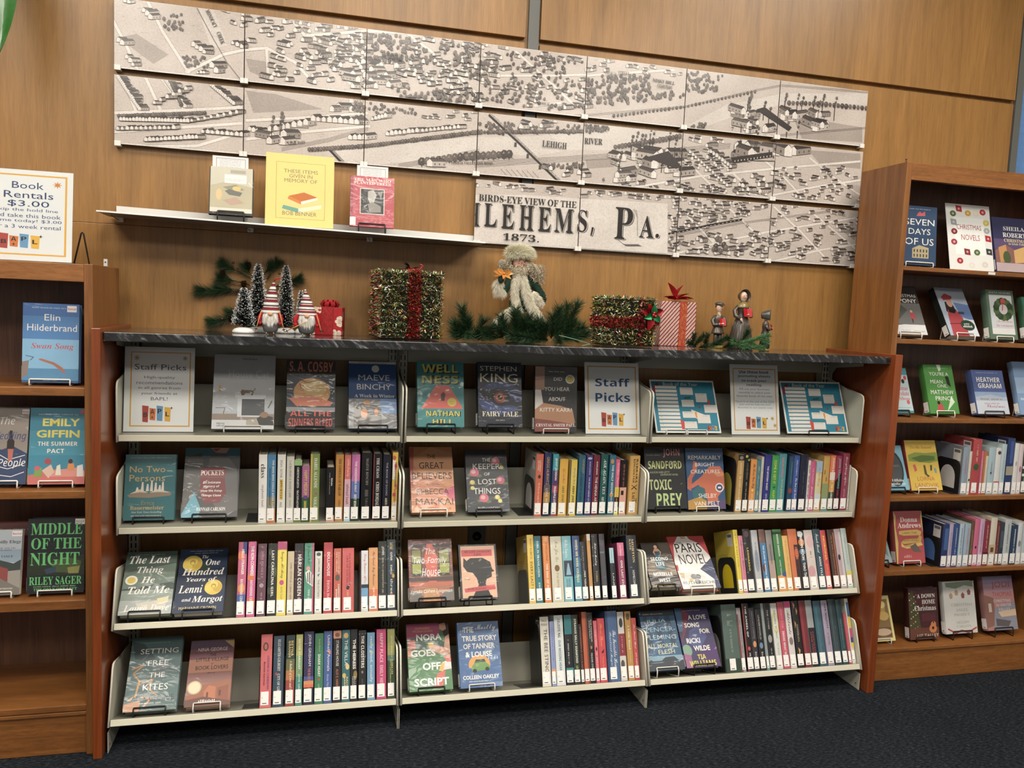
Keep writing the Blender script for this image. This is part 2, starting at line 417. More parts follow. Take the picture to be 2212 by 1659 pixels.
# ---------------------------------------------------------------- wooden bookcases
def bookcase(label, x0, x1, yf, yb, ztop, shelves, rail, kick, open_side=None):
    t = thing('wooden_bookcase', label, 'bookcase', ((x0+x1)/2, (yf+yb)/2, 0)); o = MX.Translation((-(x0+x1)/2, -(yf+yb)/2, 0)); th = .0245
    for a, b in ((x0, x0+th), (x1-th, x1)):
        mb = MB(); mb.box((a, yf, 0), (b, yb, ztop), 'w'); mb.build('side_panel', M_case, t, mat4=o, bevel=.0015)
    mb = MB(); mb.box((x0+th, yb-.012, .05), (x1-th, yb-.004, ztop-.02), 'w'); mb.build('back_panel', M_cased, t, mat4=o)
    mb = MB(); mb.box((x0+th, yf+.002, ztop-.024), (x1-th, yb-.004, ztop-.002), 'w'); mb.build('top_panel', M_caseh, t, mat4=o, bevel=.0015)
    mb = MB(); mb.box((x0+th, yf, ztop-rail), (x1-th, yf+.022, ztop-.001), 'w'); mb.build('top_rail', M_caseh, t, mat4=o, bevel=.0015)
    for z, h in shelves:
        mb = MB(); mb.box((x0+th, yf+.006, z-h), (x1-th, yb-.012, z), 'w'); mb.build('shelf', M_caseh, t, mat4=o, bevel=.002)
    mb = MB(); mb.box((x0+th, yf+.012, .001), (x1-th, yf+.034, kick), 'w'); mb.build('kick_board', M_caseh, t, mat4=o, bevel=.0015)
    return t
LCY, RCY = -.40, -.36
LSH = [1.157, .841, .4985, .161]
RSH = [1.681, 1.398, 1.084, .768, .4635, .136]
bookcase('brown wooden bookcase of rental books with a sign on top, left of the end panel', -.945, -.036, LCY, -.05, 1.5275, [(1.157, .026), (.841, .024), (.4985, .03), (.161, .02), (.139, .012)], .054, .125)
bookcase('tall brown wooden bookcase of holiday novels beyond the right end panel', 2.790, 3.706, RCY, -.095, 2.073, [(1.681, .0165), (1.398, .018), (1.084, .017), (.768, .019), (.4635, .02), (.136, .014)], .066, .12)
# ---------------------------------------------------------------- books
# art items on a printed face, u 0..1 across, v 0..1 down:
#  (text, u, v, w, h, colour, style) | ('r', u0, v0, u1, v1, colour) | ('e', u, v, ru, rv, colour) | ('p', [(u, v)...], colour)
#  ('x', u, v, w, h, colour, n) lettering too small to read: n words of short strokes
#  spines: ('s', text, v0, v1, lane u0, lane u1, colour, style) reads downwards; ('sx', v0, v1, u0, u1, colour)
def clip(poly, x0, x1, z0, z1):
    for ax, lim, sg in ((0, x0, 1), (0, x1, -1), (1, z0, 1), (1, z1, -1)):
        out = []
        for i in range(len(poly)):
            a, b = poly[i-1], poly[i]; da, db = sg*(a[ax]-lim), sg*(b[ax]-lim)
            if (da >= 0) != (db >= 0): t = da/(da-db); out.append((a[0]+(b[0]-a[0])*t, a[1]+(b[1]-a[1])*t))
            if db >= 0: out.append(b)
        poly = out
        if len(poly) < 3: return []
    return poly
def area2(p): return sum(p[i-1][0]*p[i][1]-p[i][0]*p[i-1][1] for i in range(len(p)))

def flat(mb, pts, W, H, lay, col, m=0):
    p = clip(pts, 0, W, 0, H)
    if len(p) > 2:
        if area2(p) < 0: p = p[::-1]
        mb.poly([(a, lay, b) for a, b in p], col, m)
def paint(mb, art, W, H, y0=0.0, m=0, step=.00002):
    lay = y0
    tl = None
    for a in art:
        k = a[0]
        if k in ('r', 'e', 'p', 'l'): lay -= step; tl = None
        elif tl is None: lay -= step; tl = lay
        X = lambda u: u*W
        Z = lambda v: (1-v)*H
        if k == 'r': flat(mb, [(X(a[1]), Z(a[4])), (X(a[3]), Z(a[4])), (X(a[3]), Z(a[2])), (X(a[1]), Z(a[2]))], W, H, lay, a[5], m)
        elif k == 'e': flat(mb, [(X(a[1]+a[3]*math.cos(2*math.pi*i/20)), Z(a[2]-a[4]*math.sin(2*math.pi*i/20))) for i in range(20)], W, H, lay, a[5], m)
        elif k == 'p': flat(mb, [(X(u), Z(v)) for u, v in a[1]], W, H, lay, a[2], m)
        elif k == 'l':       # polyline stroke: pts, width (share of W), colour
            P = [(X(u), Z(v)) for u, v in a[1]]; w = a[2]*W/2
            for (ax, az), (bx, bz) in zip(P, P[1:]):
                L = math.hypot(bx-ax, bz-az) or 1; nx, nz = -(bz-az)/L*w, (bx-ax)/L*w
                flat(mb, [(ax-nx, az-nz), (bx-nx, bz-nz), (bx+nx, bz+nz), (ax+nx, az+nz)], W, H, lay, a[3], m)
        elif k == 'x':
            rg = random.Random(int(a[1]*977+a[2]*313+a[6])); u = a[1]-a[3]/2; e = a[1]+a[3]/2
            while u < e:
                L = min(rg.uniform(.5, 1.6)*a[3]/a[6], e-u)
                uu = u
                while uu < u+L*.82:
                    hh = a[4]*rg.uniform(.55, 1); q = min(a[4]*H/W*.28, L*.3)
                    mb.poly([(X(uu), lay, Z(a[2]+a[4]/2)), (X(uu+q), lay, Z(a[2]+a[4]/2)), (X(uu+q), lay, Z(a[2]+a[4]/2-hh)), (X(uu), lay, Z(a[2]+a[4]/2-hh))], a[5], m); uu += q*2.1
                u += L
        elif k == 's':
            mb.text(a[1], X((a[4]+a[5])/2), Z((a[2]+a[3])/2), (a[5]-a[4])*W, (a[3]-a[2])*H, a[6], a[7] if len(a) > 7 else 'n', y=lay, vert=True)
        elif k == 'sx':
            rg = random.Random(int(a[1]*733+a[2]*91+a[3]*57)); v = a[1]
            while v < a[2]:
                if rg.random() < .84:
                    w = rg.uniform(.6, 1.0)
                    mb.poly([(X(a[4]-(a[4]-a[3])*w), lay, Z(v+.007)), (X(a[4]), lay, Z(v+.007)), (X(a[4]), lay, Z(v)), (X(a[4]-(a[4]-a[3])*w), lay, Z(v))], a[5], m)
                v += .0135
        else: mb.text(a[0], X(a[1]), Z(a[2]), a[3]*W, a[4]*H, a[5], a[6] if len(a) > 6 else 'n', y=lay, m=m)
def fixv(a):  # vertical text uses w along the reading direction
    return a
_vt = MB.text
def _text(s, t, x, z, w, h, col, st='n', y=0.0, rot=0, m=0, vert=False):
    if vert:
        vs, fs = outline(t, st)
        if vs: s.add([(x + b*w, y, z - a*h) for a, b in vs], fs, col, m)
    else: _vt(s, t, x, z, w, h, col, st, y, rot, m)
MB.text = _text
LAB = {}
def make_book(label, group, mat4, W, T, H, cover, spine, front=(), sart=(), sticker=True, back='', page=None, name='book', cat='book', soft=False):
    t = thing(name, label, cat, mat4=mat4, group=group)
    mb = MB(); bt = .0009 if soft else .0026
    n = 5; bow = min(.0016, T*.08)
    # shell: front board, rounded spine, back board
    mb.box((0, 0, 0), (W, bt, H), cover)
    mb.box((0, T-bt, 0), (W, T, H), back or cover)
    vs = []; fs = []
    for i in range(n+1):
        q = i/n; x = -bow*(1-(2*q-1)**2); vs += [(x, q*T, 0), (x, q*T, H), (x+bt, q*T, H), (x+bt, q*T, 0)]
    for i in range(n):
        a, b = i*4, i*4+4
        fs += [(a, a+1, b+1, b), (a+1, a+2, b+2, b+1), (a+3, a, b, b+3)]
    mb.add(vs, fs, spine, 0, False)
    if front: paint(mb, front, W, H)
    if sart:
        mb.M = MX.Translation((-bow-.0001, T, 0)) @ MX.Rotation(R_(-90), 4, 'Z')
        paint(mb, sart, T, H); mb.M = None
    if back:      # barcode sticker on the back board
        y = T+.00006
        mb.poly([(.012, y, H-.012), (.052, y, H-.012), (.052, y, H-.062), (.012, y, H-.062)], 'e4e2dc')
        mb.poly([(.016, y+.00006, H-.016), (.048, y+.00006, H-.016), (.048, y+.00006, H-.028), (.016, y+.00006, H-.028)], '6d6c70')
        for j in range(9): mb.poly([(.06, y, H*.62-j*.008), (W-.02, y, H*.62-j*.008), (W-.02, y, H*.62-j*.008-.003), (.06, y, H*.62-j*.008-.003)], mixc(back, '4a4a4a', .35))
    mb.build('cover', M_jack, t)
    mb = MB(); i = 0 if soft else .0045
    mb.box((bt+.0006, bt, i), (W-.001-i, T-bt, H-i), 'w'); mb.build('pages', M_page, t)
    if sticker:
        mb = MB(); w = min(T*.42, .0125); c = T*.56; x = -bow-.0006
        z0, z1 = H*.035, H*.035+.042
        mb.box((x, c-w, z0), (x+.0004, min(c+w, T), z1), 'eceae6')
        mb.poly([(x-.0001, c+w*.6, z0+.004), (x-.0001, c-w*.5, z0+.004), (x-.0001, c-w*.5, z0+.0066), (x-.0001, c+w*.6, z0+.0066)], '3c3a3a')
        mb.poly([(x-.0001, c+w*.75, z0+.022), (x-.0001, c+w*.5, z0+.022), (x-.0001, c+w*.5, z0+.0235), (x-.0001, c+w*.75, z0+.0235)], '55504e')
        mb.build('spine_label', M_paper, t, )
    return t
def onrow(o, ez, dx, px=None, py=None):
    # slide along the row line until the projection meets px; height likewise
    x = dx
    for _ in range(8):
        q = pj(V((x, o.y, o.z))); x += (px-q[0])*q[2]/CF/CR.x
    return x
def hgt(o, ez, x, py):
    h = .2
    for _ in range(10):
        q = pj(V((x, o.y, o.z))+ez*h); h -= (py-q[1])*q[2]/CF
    return h
# rows of upright books. each: (xl, xr, ytop, spine colour, look, art [, back colour])
W_, K_ = 'ece9e2', '1b1a1c'
ROWS = []
ROWS.append(('L', 1, 230, 940, 3.3515, .027, [
(1098,1157,140,W_,'white with lowercase black lettering',[('s','class',.14,.34,.25,.8,K_,'B'),('s','stephanie land',.44,.76,.3,.65,'8c8a86','B')]),
(1160,1220,140,'3f7fa8','blue-to-orange with two lines of lettering',[('r',0,.62,1,.8,'8f8a74'),('r',0,.8,1,1,'c8702f'),('s','THE MAN WHO COULD MOVE CLOUDS',.08,.86,.58,.8,W_,'b'),('s','INGRID ROJAS CONTRERAS',.2,.74,.22,.38,K_,'b')]),
(1232,1290,140,'e6e4da','white with handwritten black lettering over a yellow stripe',[('r',.3,.36,.7,.66,'d9b23c'),('s','SIGH, GONE',.08,.34,.3,.62,K_),('sx',.38,.64,.36,.6,K_),('s','PHUC TRAN',.7,.86,.32,.6,K_)]),
(1298,1352,155,'cfcbbf','pale grey with grey serif lettering',[('s','LAURA DERN & DIANE LADD',.06,.62,.35,.65,'77736a','B'),('s','HONEY, BABY',.66,.84,.38,.62,'8b877c','B')]),
(1354,1408,178,K_,'black with a light green top band',[('r',0,0,1,.09,'8fb873'),('r',0,.95,1,1,'6e7d3c'),('s','GREENLIGHTS - McCONAUGHEY',.12,.84,.35,.62,W_,'B')]),
(1410,1464,222,'a8618f','mauve above dark green with yellow lettering',[('r',0,.56,1,1,'2f5a38'),('e',.5,.55,.3,.035,'6d3f8c'),('s','HAPPY MEDIUM',.08,.52,.25,.7,'e8c83c'),('s','SARAH ADLER',.62,.9,.3,.65,'e8c83c','b')]),
(1470,1535,135,'7c9148','olive green with white serif capitals',[('r',.0,0,.2,1,'c9a94a'),('s','ISABEL ALLENDE',.06,.5,.4,.75,W_,'B'),('e',.6,.58,.14,.018,'a8507a'),('s','VIOLETA',.63,.86,.4,.75,W_,'B')]),
(1588,1645,232,K_,'short black, leaning, with tiny white lettering',[('r',0,.88,1,1,'d8a48c'),('s','Nicholas',.2,.34,.55,.75,W_,'b'),('sx',.1,.5,.3,.42,'9a9894')]),
(1652,1708,140,'c08329','ochre with dark serif capitals',[('s','THE GODDESS OF WARSAW',.06,.62,.35,.7,'3a2a14','B'),('s','LISA BARR',.68,.88,.4,.66,'4a3518','B')]),
(1716,1760,145,'d4625a','coral above pink with a pale blue foot',[('r',0,.36,1,.78,'d9a9b8'),('r',0,.78,1,1,'a9cfe0'),('s','little family',.06,.32,.3,.75,W_,'S'),('s','ishmael beah',.44,.74,.3,.75,K_)]),
(1766,1825,140,'b8619f','pink, blue and dark green slanted blocks',[('p',[(0,.3),(1,.12),(1,.66),(0,.66)],'5b6fae'),('p',[(0,.4),(.6,0),(1,0),(1,.4)],'c86aa6'),('r',0,.66,1,1,'1f3a24'),('s','THE VANISHING HALF',.1,.56,.4,.66,W_,'b'),('s','BRIT BENNETT',.6,.86,.35,.65,W_,'b')]),
(1838,1912,128,'19181a','thick black with dim grey serif capitals',[('s','MAEVE BINCHY',.08,.48,.42,.66,'8e8a82','B'),('r',.36,.54,.68,.64,'56544f'),('s','TARA ROAD',.66,.86,.42,.66,'6e6a62','B')]),
(1922,1984,135,'1c191b','black with red edges and white outlined capitals',[('r',0,0,.1,1,'8c2a2e'),('s','THE CHAOS',.06,.36,.35,.68,'d8d4cc','B'),('s','CHRIS BOHJALIAN',.42,.86,.3,.72,'d8d4cc','B')]),
(1992,2048,140,'1a1c2c','navy black with small spaced capitals',[('s','THE BOOK OF DOORS',.12,.62,.4,.62,'b9b4c0'),('s','GARETH',.66,.76,.35,.62,'d9c9a0','b'),('s','BROWN',.78,.88,.35,.62,'d9c9a0','b')]),
(2060,2118,125,'e0b83a','yellow with red and white flowers',[('r',0,.1,.5,.4,'e6dcd0'),('e',.3,.08,.3,.035,'c84a2a'),('e',.6,.2,.25,.04,'c83a3a'),('e',.7,.5,.28,.04,'d86a3a'),('e',.4,.62,.3,.03,'c83a4a'),('r',.2,.72,.9,1,'e6ddd6'),('s','THE BODYGUARD',.14,.5,.4,.75,'2a2f5a','b'),('s','KATHERINE CENTER',.54,.9,.35,.68,'b83030','b')]),
]))
ROWS.append(('M', 1, 860, 940, 4.022, .036, [
(1180,1240,165,'cf603e','coral orange with cream lettering',[('s','GEORGIA',.1,.28,.5,.66,W_,'B'),('s','HUNTER',.1,.26,.24,.4,W_,'B'),('e',.5,.36,.2,.03,'4a3a34'),('s','We Were the Lucky Ones',.46,.82,.3,.62,'ecd8b4','B')],'b9b6ae'),
(1252,1308,155,'2c2f66','navy fading to gold',[('r',0,.5,1,.62,'6a5a5e'),('r',0,.62,1,.78,'b98a34'),('r',0,.78,1,1,'1f2430'),('s','GREGG HURWITZ',.06,.5,.3,.72,'d8a93a','n'),('s','LONE WOLF',.56,.86,.3,.7,'e8e0cc','n')]),
(1325,1372,165,'35a0ae','turquoise above purple with white capitals',[('r',0,.26,1,1,'5a3a6e'),('r',0,.5,1,.62,'a8406a'),('r',0,.86,1,1,'a83a3e'),('s','JENNY JACKSON',.06,.42,.3,.75,W_,'h'),('s','PINEAPPLE STREET',.52,.86,.3,.7,W_,'h')]),
(1385,1455,210,'e0ab2c','golden yellow with a red script title',[('s','Life\'s too Short',.16,.42,.3,.7,'b8342c','S'),('s','ABBY JIMENEZ',.46,.86,.36,.64,'3d5a3a','B')]),
(1475,1535,215,'e4c83e','lemon yellow with navy author capitals',[('r',0,0,.12,1,'30386a'),('s','Part of Your World',.14,.44,.4,.78,'3a6ea8','S'),('s','ABBY JIMENEZ',.46,.88,.36,.72,'26285a','b')]),
(1548,1605,175,'2c647c','teal blue with ochre lettering',[('s','TAYARI JONES',.06,.3,.55,.8,'d8b45a','I'),('s','AN AMERICAN MARRIAGE',.26,.86,.3,.62,'16303c','J')]),
(1615,1668,175,'38367a','indigo with an arc and white capitals',[('e',.5,.05,.36,.02,'b9b8d8'),('s','ALKA JOSHI',.1,.32,.4,.66,W_),('s','THE SECRET KEEPER OF JAIPUR',.36,.88,.38,.66,W_)]),
(1675,1730,175,'741c34','maroon with white capitals',[('s','ALKA JOSHI',.1,.32,.4,.66,W_,'b'),('s','THE HENNA ARTIST',.36,.88,.35,.72,W_)]),
(1740,1800,165,'1f5a58','dark green swirl with white brush capitals',[('e',.3,.3,.3,.05,'2f7a6a'),('e',.7,.6,.3,.06,'17434c'),('s','ASK AGAIN, YES',.08,.66,.3,.75,W_,'J'),('s','MARY BETH KEANE',.7,.92,.3,.66,W_,'J')]),
(1815,1868,175,'2a6f88','sea blue with a small moon and white capitals',[('e',.4,.1,.28,.04,'c88a5a'),('e',.5,.66,.28,.04,'c8904a'),('s','THE HALF MOON',.16,.64,.36,.68,W_,'b'),('s','MARY BETH KEANE',.7,.9,.4,.62,W_)]),
(1870,1905,210,'d9507a','pink above yellow, slim',[('r',0,.5,1,.68,'e0cc38'),('r',0,.68,1,.86,'2c2a2e'),('r',0,.86,1,1,'e0d94a'),('s','Goodbye, Vitamin',.06,.5,.3,.75,W_),('s','RACHEL KHONG',.54,.84,.35,.7,'e07038','b')]),
(1912,1968,215,'1d1a1e','black above peach',[('r',0,.5,1,1,'e0a48c'),('r',.2,.56,.6,.64,'2a2426'),('sx',.08,.48,.35,.62,'a85a4a')]),
(1985,2075,180,'d2a24a','broad tan gold with bold black capitals',[('r',0,0,.1,1,'b8863a'),('s','BARBARA',.05,.46,.64,.82,'1d1914','B'),('s','KINGSOLVER',.05,.46,.38,.55,'1d1914','B'),('p',[(.3,.49),(.8,.56),(.8,.58),(.3,.5)],'1d1914'),('p',[(.8,.49),(.3,.56),(.3,.58),(.8,.5)],'1d1914'),('s','LACUNA',.62,.9,.4,.66,'1d1914','B'),('s','THE',.72,.8,.74,.86,'1d1914','B')]),
]))
ROWS.append(('R', 1, 1370, 940, 4.1736, .03, [
(905,960,175,'c0964c','gold with a dark emblem at the head',[('r',0,0,1,.1,'2f2c34'),('e',.5,.055,.3,.03,'8f8a80'),('s','SARAH PENNER',.14,.34,.35,.65,'ecdfc0','B'),('s','THE LONDON SEANCE SOCIETY',.36,.86,.32,.64,'f0e4c8','B')]),
(965,1015,170,'1f2022','black with yellow sprigs at the head',[('e',.3,.04,.24,.025,'c9b84a'),('e',.7,.1,.2,.02,'8f9a4a'),('s','LOUISE PENNY',.16,.44,.38,.64,'8f8a80'),('sx',.48,.86,.4,.6,'b8b09a')]),
(1022,1076,220,'e08f2c','bright orange with white script',[('s','The Seven Year Slip',.08,.54,.25,.75,'2c2a5a','S'),('e',.5,.58,.2,.025,'f0d04a'),('s','Ashley Poston',.64,.88,.3,.7,W_,'S')]),
(1078,1112,228,'3f7f90','slim dusty teal with yellow script',[('s','The Frozen River',.1,.8,.3,.7,'e0c86a','S')]),
(1116,1138,196,'c9c5b8','very slim pale grey',[('sx',.2,.7,.3,.6,'8a8780')]),
(1146,1205,175,'262c84','royal blue with white capitals',[('s','THE MYSTERY GUEST',.2,.62,.38,.64,W_,'b'),('s','NITA PROSE',.68,.88,.38,.62,W_)]),
(1212,1272,185,'3c9c4e','grass green with yellow capitals',[('s','COME & GET IT',.08,.5,.3,.64,'e8e04a'),('e',.5,.56,.2,.02,'2a6a6a'),('s','KILEY REID',.62,.9,.34,.64,'e8e04a')]),
(1275,1340,170,'45979e','aqua with mixed yellow and pink capitals',[('s','MALIBU RISING',.06,.4,.36,.64,'d86a8a','b'),('s','TAYLOR JENKINS REID',.42,.86,.36,.66,'e0d05a')]),
(1366,1408,192,'1f4a66','slim deep teal with a red blot',[('e',.5,.62,.4,.05,'8c3a42'),('sx',.1,.5,.4,.6,'6f9aa8')]),
(1410,1458,185,'2f529c','mid blue with white script title',[('s','SHEILA ROBERTS',.08,.36,.42,.6,W_),('s','The Best Life Book Club',.4,.88,.3,.7,W_,'J')]),
(1466,1534,175,'25283c','thick blackish navy with dim lettering',[('r',.75,.05,1,.95,'34384e'),('sx',.3,.7,.4,.6,'55586a')]),
(1538,1560,228,'dcd8d0','slim white with black lettering',[('sx',.08,.8,.25,.8,'3a3838')]),
(1562,1606,235,'c94f82','bright pink with white script',[('s','Jenna Jones',.5,.84,.3,.7,W_,'S'),('s','THE THURSDAY',.14,.46,.4,.62,'f0c8d8')]),
(1612,1665,236,'d8cfa0','pastel yellow with a pale blue head',[('r',0,0,1,.22,'9ab8d0'),('r',0,.66,1,.8,'c9d8de'),('r',0,.84,1,1,'c98a4a'),('s','The Last Library',.12,.5,.3,.72,'d8743a','S')]),
(1676,1730,190,'c9a04c','gold fading to sea green',[('r',0,.5,1,.76,'8fa06a'),('r',0,.76,1,1,'4f9c98'),('r',.2,.25,.3,.33,'5a4a2a'),('r',.5,.38,.6,.46,'5a4a2a')]),
(1736,1782,185,'e07034','orange above yellow and green, white capitals',[('r',0,.3,1,.44,'e8dccb'),('r',0,.44,1,.66,'d8a03c'),('r',0,.66,1,1,'2f5a3e'),('s','STEVEN ROWLEY',.04,.48,.36,.7,W_,'b'),('s','THE CELEBRANTS',.52,.86,.4,.72,W_,'b')]),
(1788,1838,190,'9c2448','crimson above black with turquoise capitals',[('p',[(0,.46),(1,.3),(1,1),(0,1)],'1c1a1e'),('s','JOHN SANDFORD',.04,.6,.36,.76,'7ac0c0','b'),('s','DARK ANGEL',.62,.88,.4,.74,'b02a4a','b')]),
(1848,1905,165,'93304f','plum with white script',[('s','Everything After',.06,.56,.3,.7,W_,'S'),('s','SEATON',.62,.76,.4,.6,'e0b8c4')]),
(1914,1958,270,'dcd6ca','cream, low, at the right end of its row',[('sx',.12,.5,.4,.6,'4a4642'),('e',.5,.55,.12,.015,'5a4a5a')]),
]))
ROWS.append(('L', 2, 200, 1140, 3.253, .02, [
(1008,1068,100,'c4527a','pink, orange and blue blocks',[('r',.55,0,1,.16,'2c3f8c'),('e',.35,.18,.4,.06,'dd6a3a'),('e',.5,.62,.4,.06,'e0902f'),('r',0,.7,1,.82,'3a56a0'),('s','HELLO STRANGER',.1,.44,.4,.72,W_,'h'),('s','KATHERINE CENTER',.5,.86,.36,.66,W_,'b')]),
(1078,1135,97,'cf4f8c','hot pink with white capitals and orange patches',[('e',.4,.05,.4,.04,'dd5f9a'),('e',.4,.48,.45,.05,'d86a34'),('r',0,.76,1,.9,'d85a3a'),('s','THE ROM-COMMERS',.06,.46,.36,.76,W_,'h'),('s','KATHERINE CENTER',.52,.88,.36,.68,W_,'b')]),
(1149,1210,112,'6a3f50','dusty mauve with dim capitals',[('s','JODI PICOULT',.1,.48,.36,.66,'b08a98','B'),('e',.5,.58,.25,.03,'a89aa0'),('sx',.68,.84,.4,.6,'b49aa4')]),
(1222,1288,110,'23251f','black and leafy with white capitals',[('e',.25,.12,.2,.05,'3f4a38'),('e',.75,.4,.2,.07,'4a5240'),('e',.2,.66,.2,.05,'3c4434'),('s','LAST CAROLINA GIRL',.1,.74,.38,.64,W_,'b')]),
(1288,1355,97,'e8d23a','yellow with a pink head band',[('r',0,0,1,.11,'c9487e'),('s','Georgie, All Along',.14,.5,.3,.72,'2a261f','S'),('e',.5,.56,.24,.035,'c83a8c'),('s','KATE CLAYBORN',.62,.88,.4,.6,'7a6a1e')]),
(1362,1408,165,'cbb999','low beige with black capitals',[('s','CHANEL CLEETON',.18,.42,.42,.68,'3a3028'),('s','THE CUBAN HEIRESS',.42,.82,.42,.66,'3a3028')]),
(1412,1475,110,'3a2028','dark maroon with tall white capitals',[('r',0,0,1,.1,'23252a'),('s','HARLAN COBEN',.16,.74,.36,.78,W_,'b'),('s','I WILL FIND YOU',.76,.86,.4,.72,'e0dcd4','b')]),
(1482,1550,108,'4f9a82','sea green with a zebra',[('r',.82,0,1,1,'c0486a'),('s','Parkman Will',.04,.3,.34,.6,'24342e','S'),('e',.4,.36,.22,.03,'d89a8a'),('p',[(.1,.42),(.5,.38),(.95,.46),(.9,.62),(.3,.56)],'e4e2da'),('p',[(.3,.42),(.38,.42),(.45,.56),(.36,.55)],K_),('p',[(.5,.4),(.6,.42),(.66,.58),(.56,.57)],K_),('p',[(.74,.43),(.82,.44),(.84,.6),(.78,.59)],K_),('sx',.66,.86,.35,.6,'cfe0d8')]),
(1558,1608,165,'d6d4ca','low white with leaf sprigs',[('e',.5,.05,.3,.03,'3f5a5a'),('s','JEANINE CUMMINS',.12,.34,.36,.66,'2c2c2c'),('p',[(.3,.38),(.7,.36),(.5,.42)],'5a7a84'),('s','THE OUTSIDE BOY',.46,.84,.4,.64,'3a3a3a')]),
(1620,1683,103,'bf2a36','scarlet with white capitals',[('s','DOLLHOUSE',.14,.48,.38,.7,W_,'b'),('s','FIONA DAVIS',.54,.88,.38,.66,'ecd0c8','B')]),
(1692,1745,145,'c2553a','brick orange with white capitals',[('s','A DAUGHTER OF',.06,.4,.58,.76,'f0dcc0'),('s','FAIR VERONA',.06,.36,.3,.46,'f0dcc0'),('e',.5,.46,.3,.05,'5a5a52'),('s','CHRISTINA',.56,.84,.56,.78,W_,'b'),('s','DODD',.64,.82,.26,.46,W_,'b')]),
(1752,1835,142,'cd4d4c','broad coral red with an ink blot',[('s','THE EXTRAORDINARY',.08,.62,.56,.7,'7a1f22','B'),('s','LIFE OF SAM HELL',.12,.6,.36,.5,'7a1f22','B'),('e',.48,.62,.14,.035,'2c2628'),('s','ROBERT DUGONI',.66,.88,.4,.56,'f0c46a')]),
(1888,1936,160,'d8dce0','white and sky blue with red script',[('r',0,.56,1,.62,'26303e'),('r',0,.62,1,.9,'6aa0c8'),('s','Every Summer After',.06,.54,.28,.75,'c0392f','S')]),
(1942,2005,140,'dd9a58','peach orange with navy script',[('r',0,.66,1,1,'d8703f'),('s','The Second May Romance',.06,.6,.32,.68,'34305a','S'),('sx',.64,.84,.4,.62,'f0d8b8')]),
(2010,2068,95,'262b28','black with silvery capitals',[('e',.6,.2,.3,.06,'3d4640'),('s','JOHN',.08,.2,.36,.7,'d8d4c8','b'),('sx',.24,.76,.4,.62,'a8a494')]),
(2072,2135,83,'34434c','dark slate with white lowercase letters',[('s','Laurie Frankel',.04,.14,.3,.75,'d8c07a','B'),('s','one',.18,.3,.36,.6,W_,'n'),('s','two',.36,.5,.36,.6,W_,'n'),('s','three',.56,.78,.36,.66,W_,'n'),('e',.7,.52,.16,.03,'d8a03a'),('e',.5,.79,.2,.02,'b8383a')]),
]))
ROWS.append(('M', 2, 860, 1130, 4.022, .02, [
(1143,1200,102,'e2be42','yellow with black capitals',[('s','MARY KUBICA',.06,.36,.4,.66,'5a4a1c'),('s','EVERY LAST LIE',.4,.86,.34,.7,'2a2414')],'c9a63a'),
(1205,1262,112,'2f7c88','teal with white capitals',[('r',0,0,1,.06,'2a6570'),('s','GIRL IN TRANSLATION',.08,.62,.36,.68,W_,'B'),('s','KWOK',.7,.84,.4,.66,W_,'B')]),
(1280,1336,112,'de8230','orange with a pale top edge',[('r',.1,.02,.8,.08,'e8a868'),('s','SHARI LAPENA',.1,.38,.42,.66,'6a3c14'),('s','THE END OF HER',.42,.84,.36,.68,W_,'b')]),
(1348,1445,115,'d4cfba','broad cream with gold script',[('s','Min Jin Lee',.06,.4,.3,.68,'9a8a5c','S'),('e',.5,.49,.22,.05,'7a5c3a'),('s','PACHINKO',.56,.84,.42,.62,'a88a4c','B')]),
(1450,1530,112,'7ab8c2','pale aqua with a photograph of a blue gown',[('r',.1,.38,1,.62,'3a4654'),('p',[(.5,.42),(.62,.42),(.85,.6),(.3,.6)],'8fb8cc'),('s','The Paris Seamstress',.06,.34,.3,.62,W_,'S'),('s','NATASHA',.66,.84,.52,.7,'1f3a44'),('s','LESTER',.66,.8,.28,.44,'1f3a44')]),
(1542,1604,110,'2b4f86','blue fading to turquoise',[('r',0,.34,1,.6,'2c6f94'),('r',0,.6,1,1,'3c8ea0'),('s','WHEN WE WERE VIKINGS',.06,.72,.36,.7,'e0d89a','b')]),
(1608,1660,160,'2c2c30','low charcoal with small white capitals',[('sx',.08,.5,.3,.5,'8f8f90'),('s','FREE TODAY',.5,.8,.4,.66,W_,'b')]),
(1670,1700,95,'c28f4e','slim tan',[('r',0,0,1,.1,'dcd6c8')]),
(1712,1764,95,'323234','dark grey with pale script',[('s','Sold on Monday',.14,.48,.3,.72,W_,'S'),('s','TORRE',.56,.72,.38,.66,'c9a86a')]),
(1780,1826,93,'45434a','mottled grey with no clear lettering',[('r',.2,.1,.8,.8,'54525a'),('sx',.2,.7,.4,.6,'34323a')]),
(1862,1906,215,'262a30','low black with a light blue head',[('r',0,0,.8,.3,'a8ccd4'),('sx',.05,.36,.3,.5,'46565c'),('s','LANE',.5,.74,.36,.62,W_)]),
(1934,1990,170,'93365c','magenta above plum with tall white capitals',[('r',0,0,1,.24,'cf5f86'),('s','Casey McQuiston',.04,.24,.34,.6,W_,'J'),('s','ONE LAST STOP',.32,.82,.36,.68,W_,'b')]),
(2018,2104,105,'2b303c','broad blackish blue with gold capitals',[('s','MORTON',.06,.44,.5,.72,'d8bc78','B'),('s','KATE',.06,.24,.28,.44,'d8bc78','B'),('s','HOMECOMING',.56,.86,.4,.62,W_,'n')]),
]))
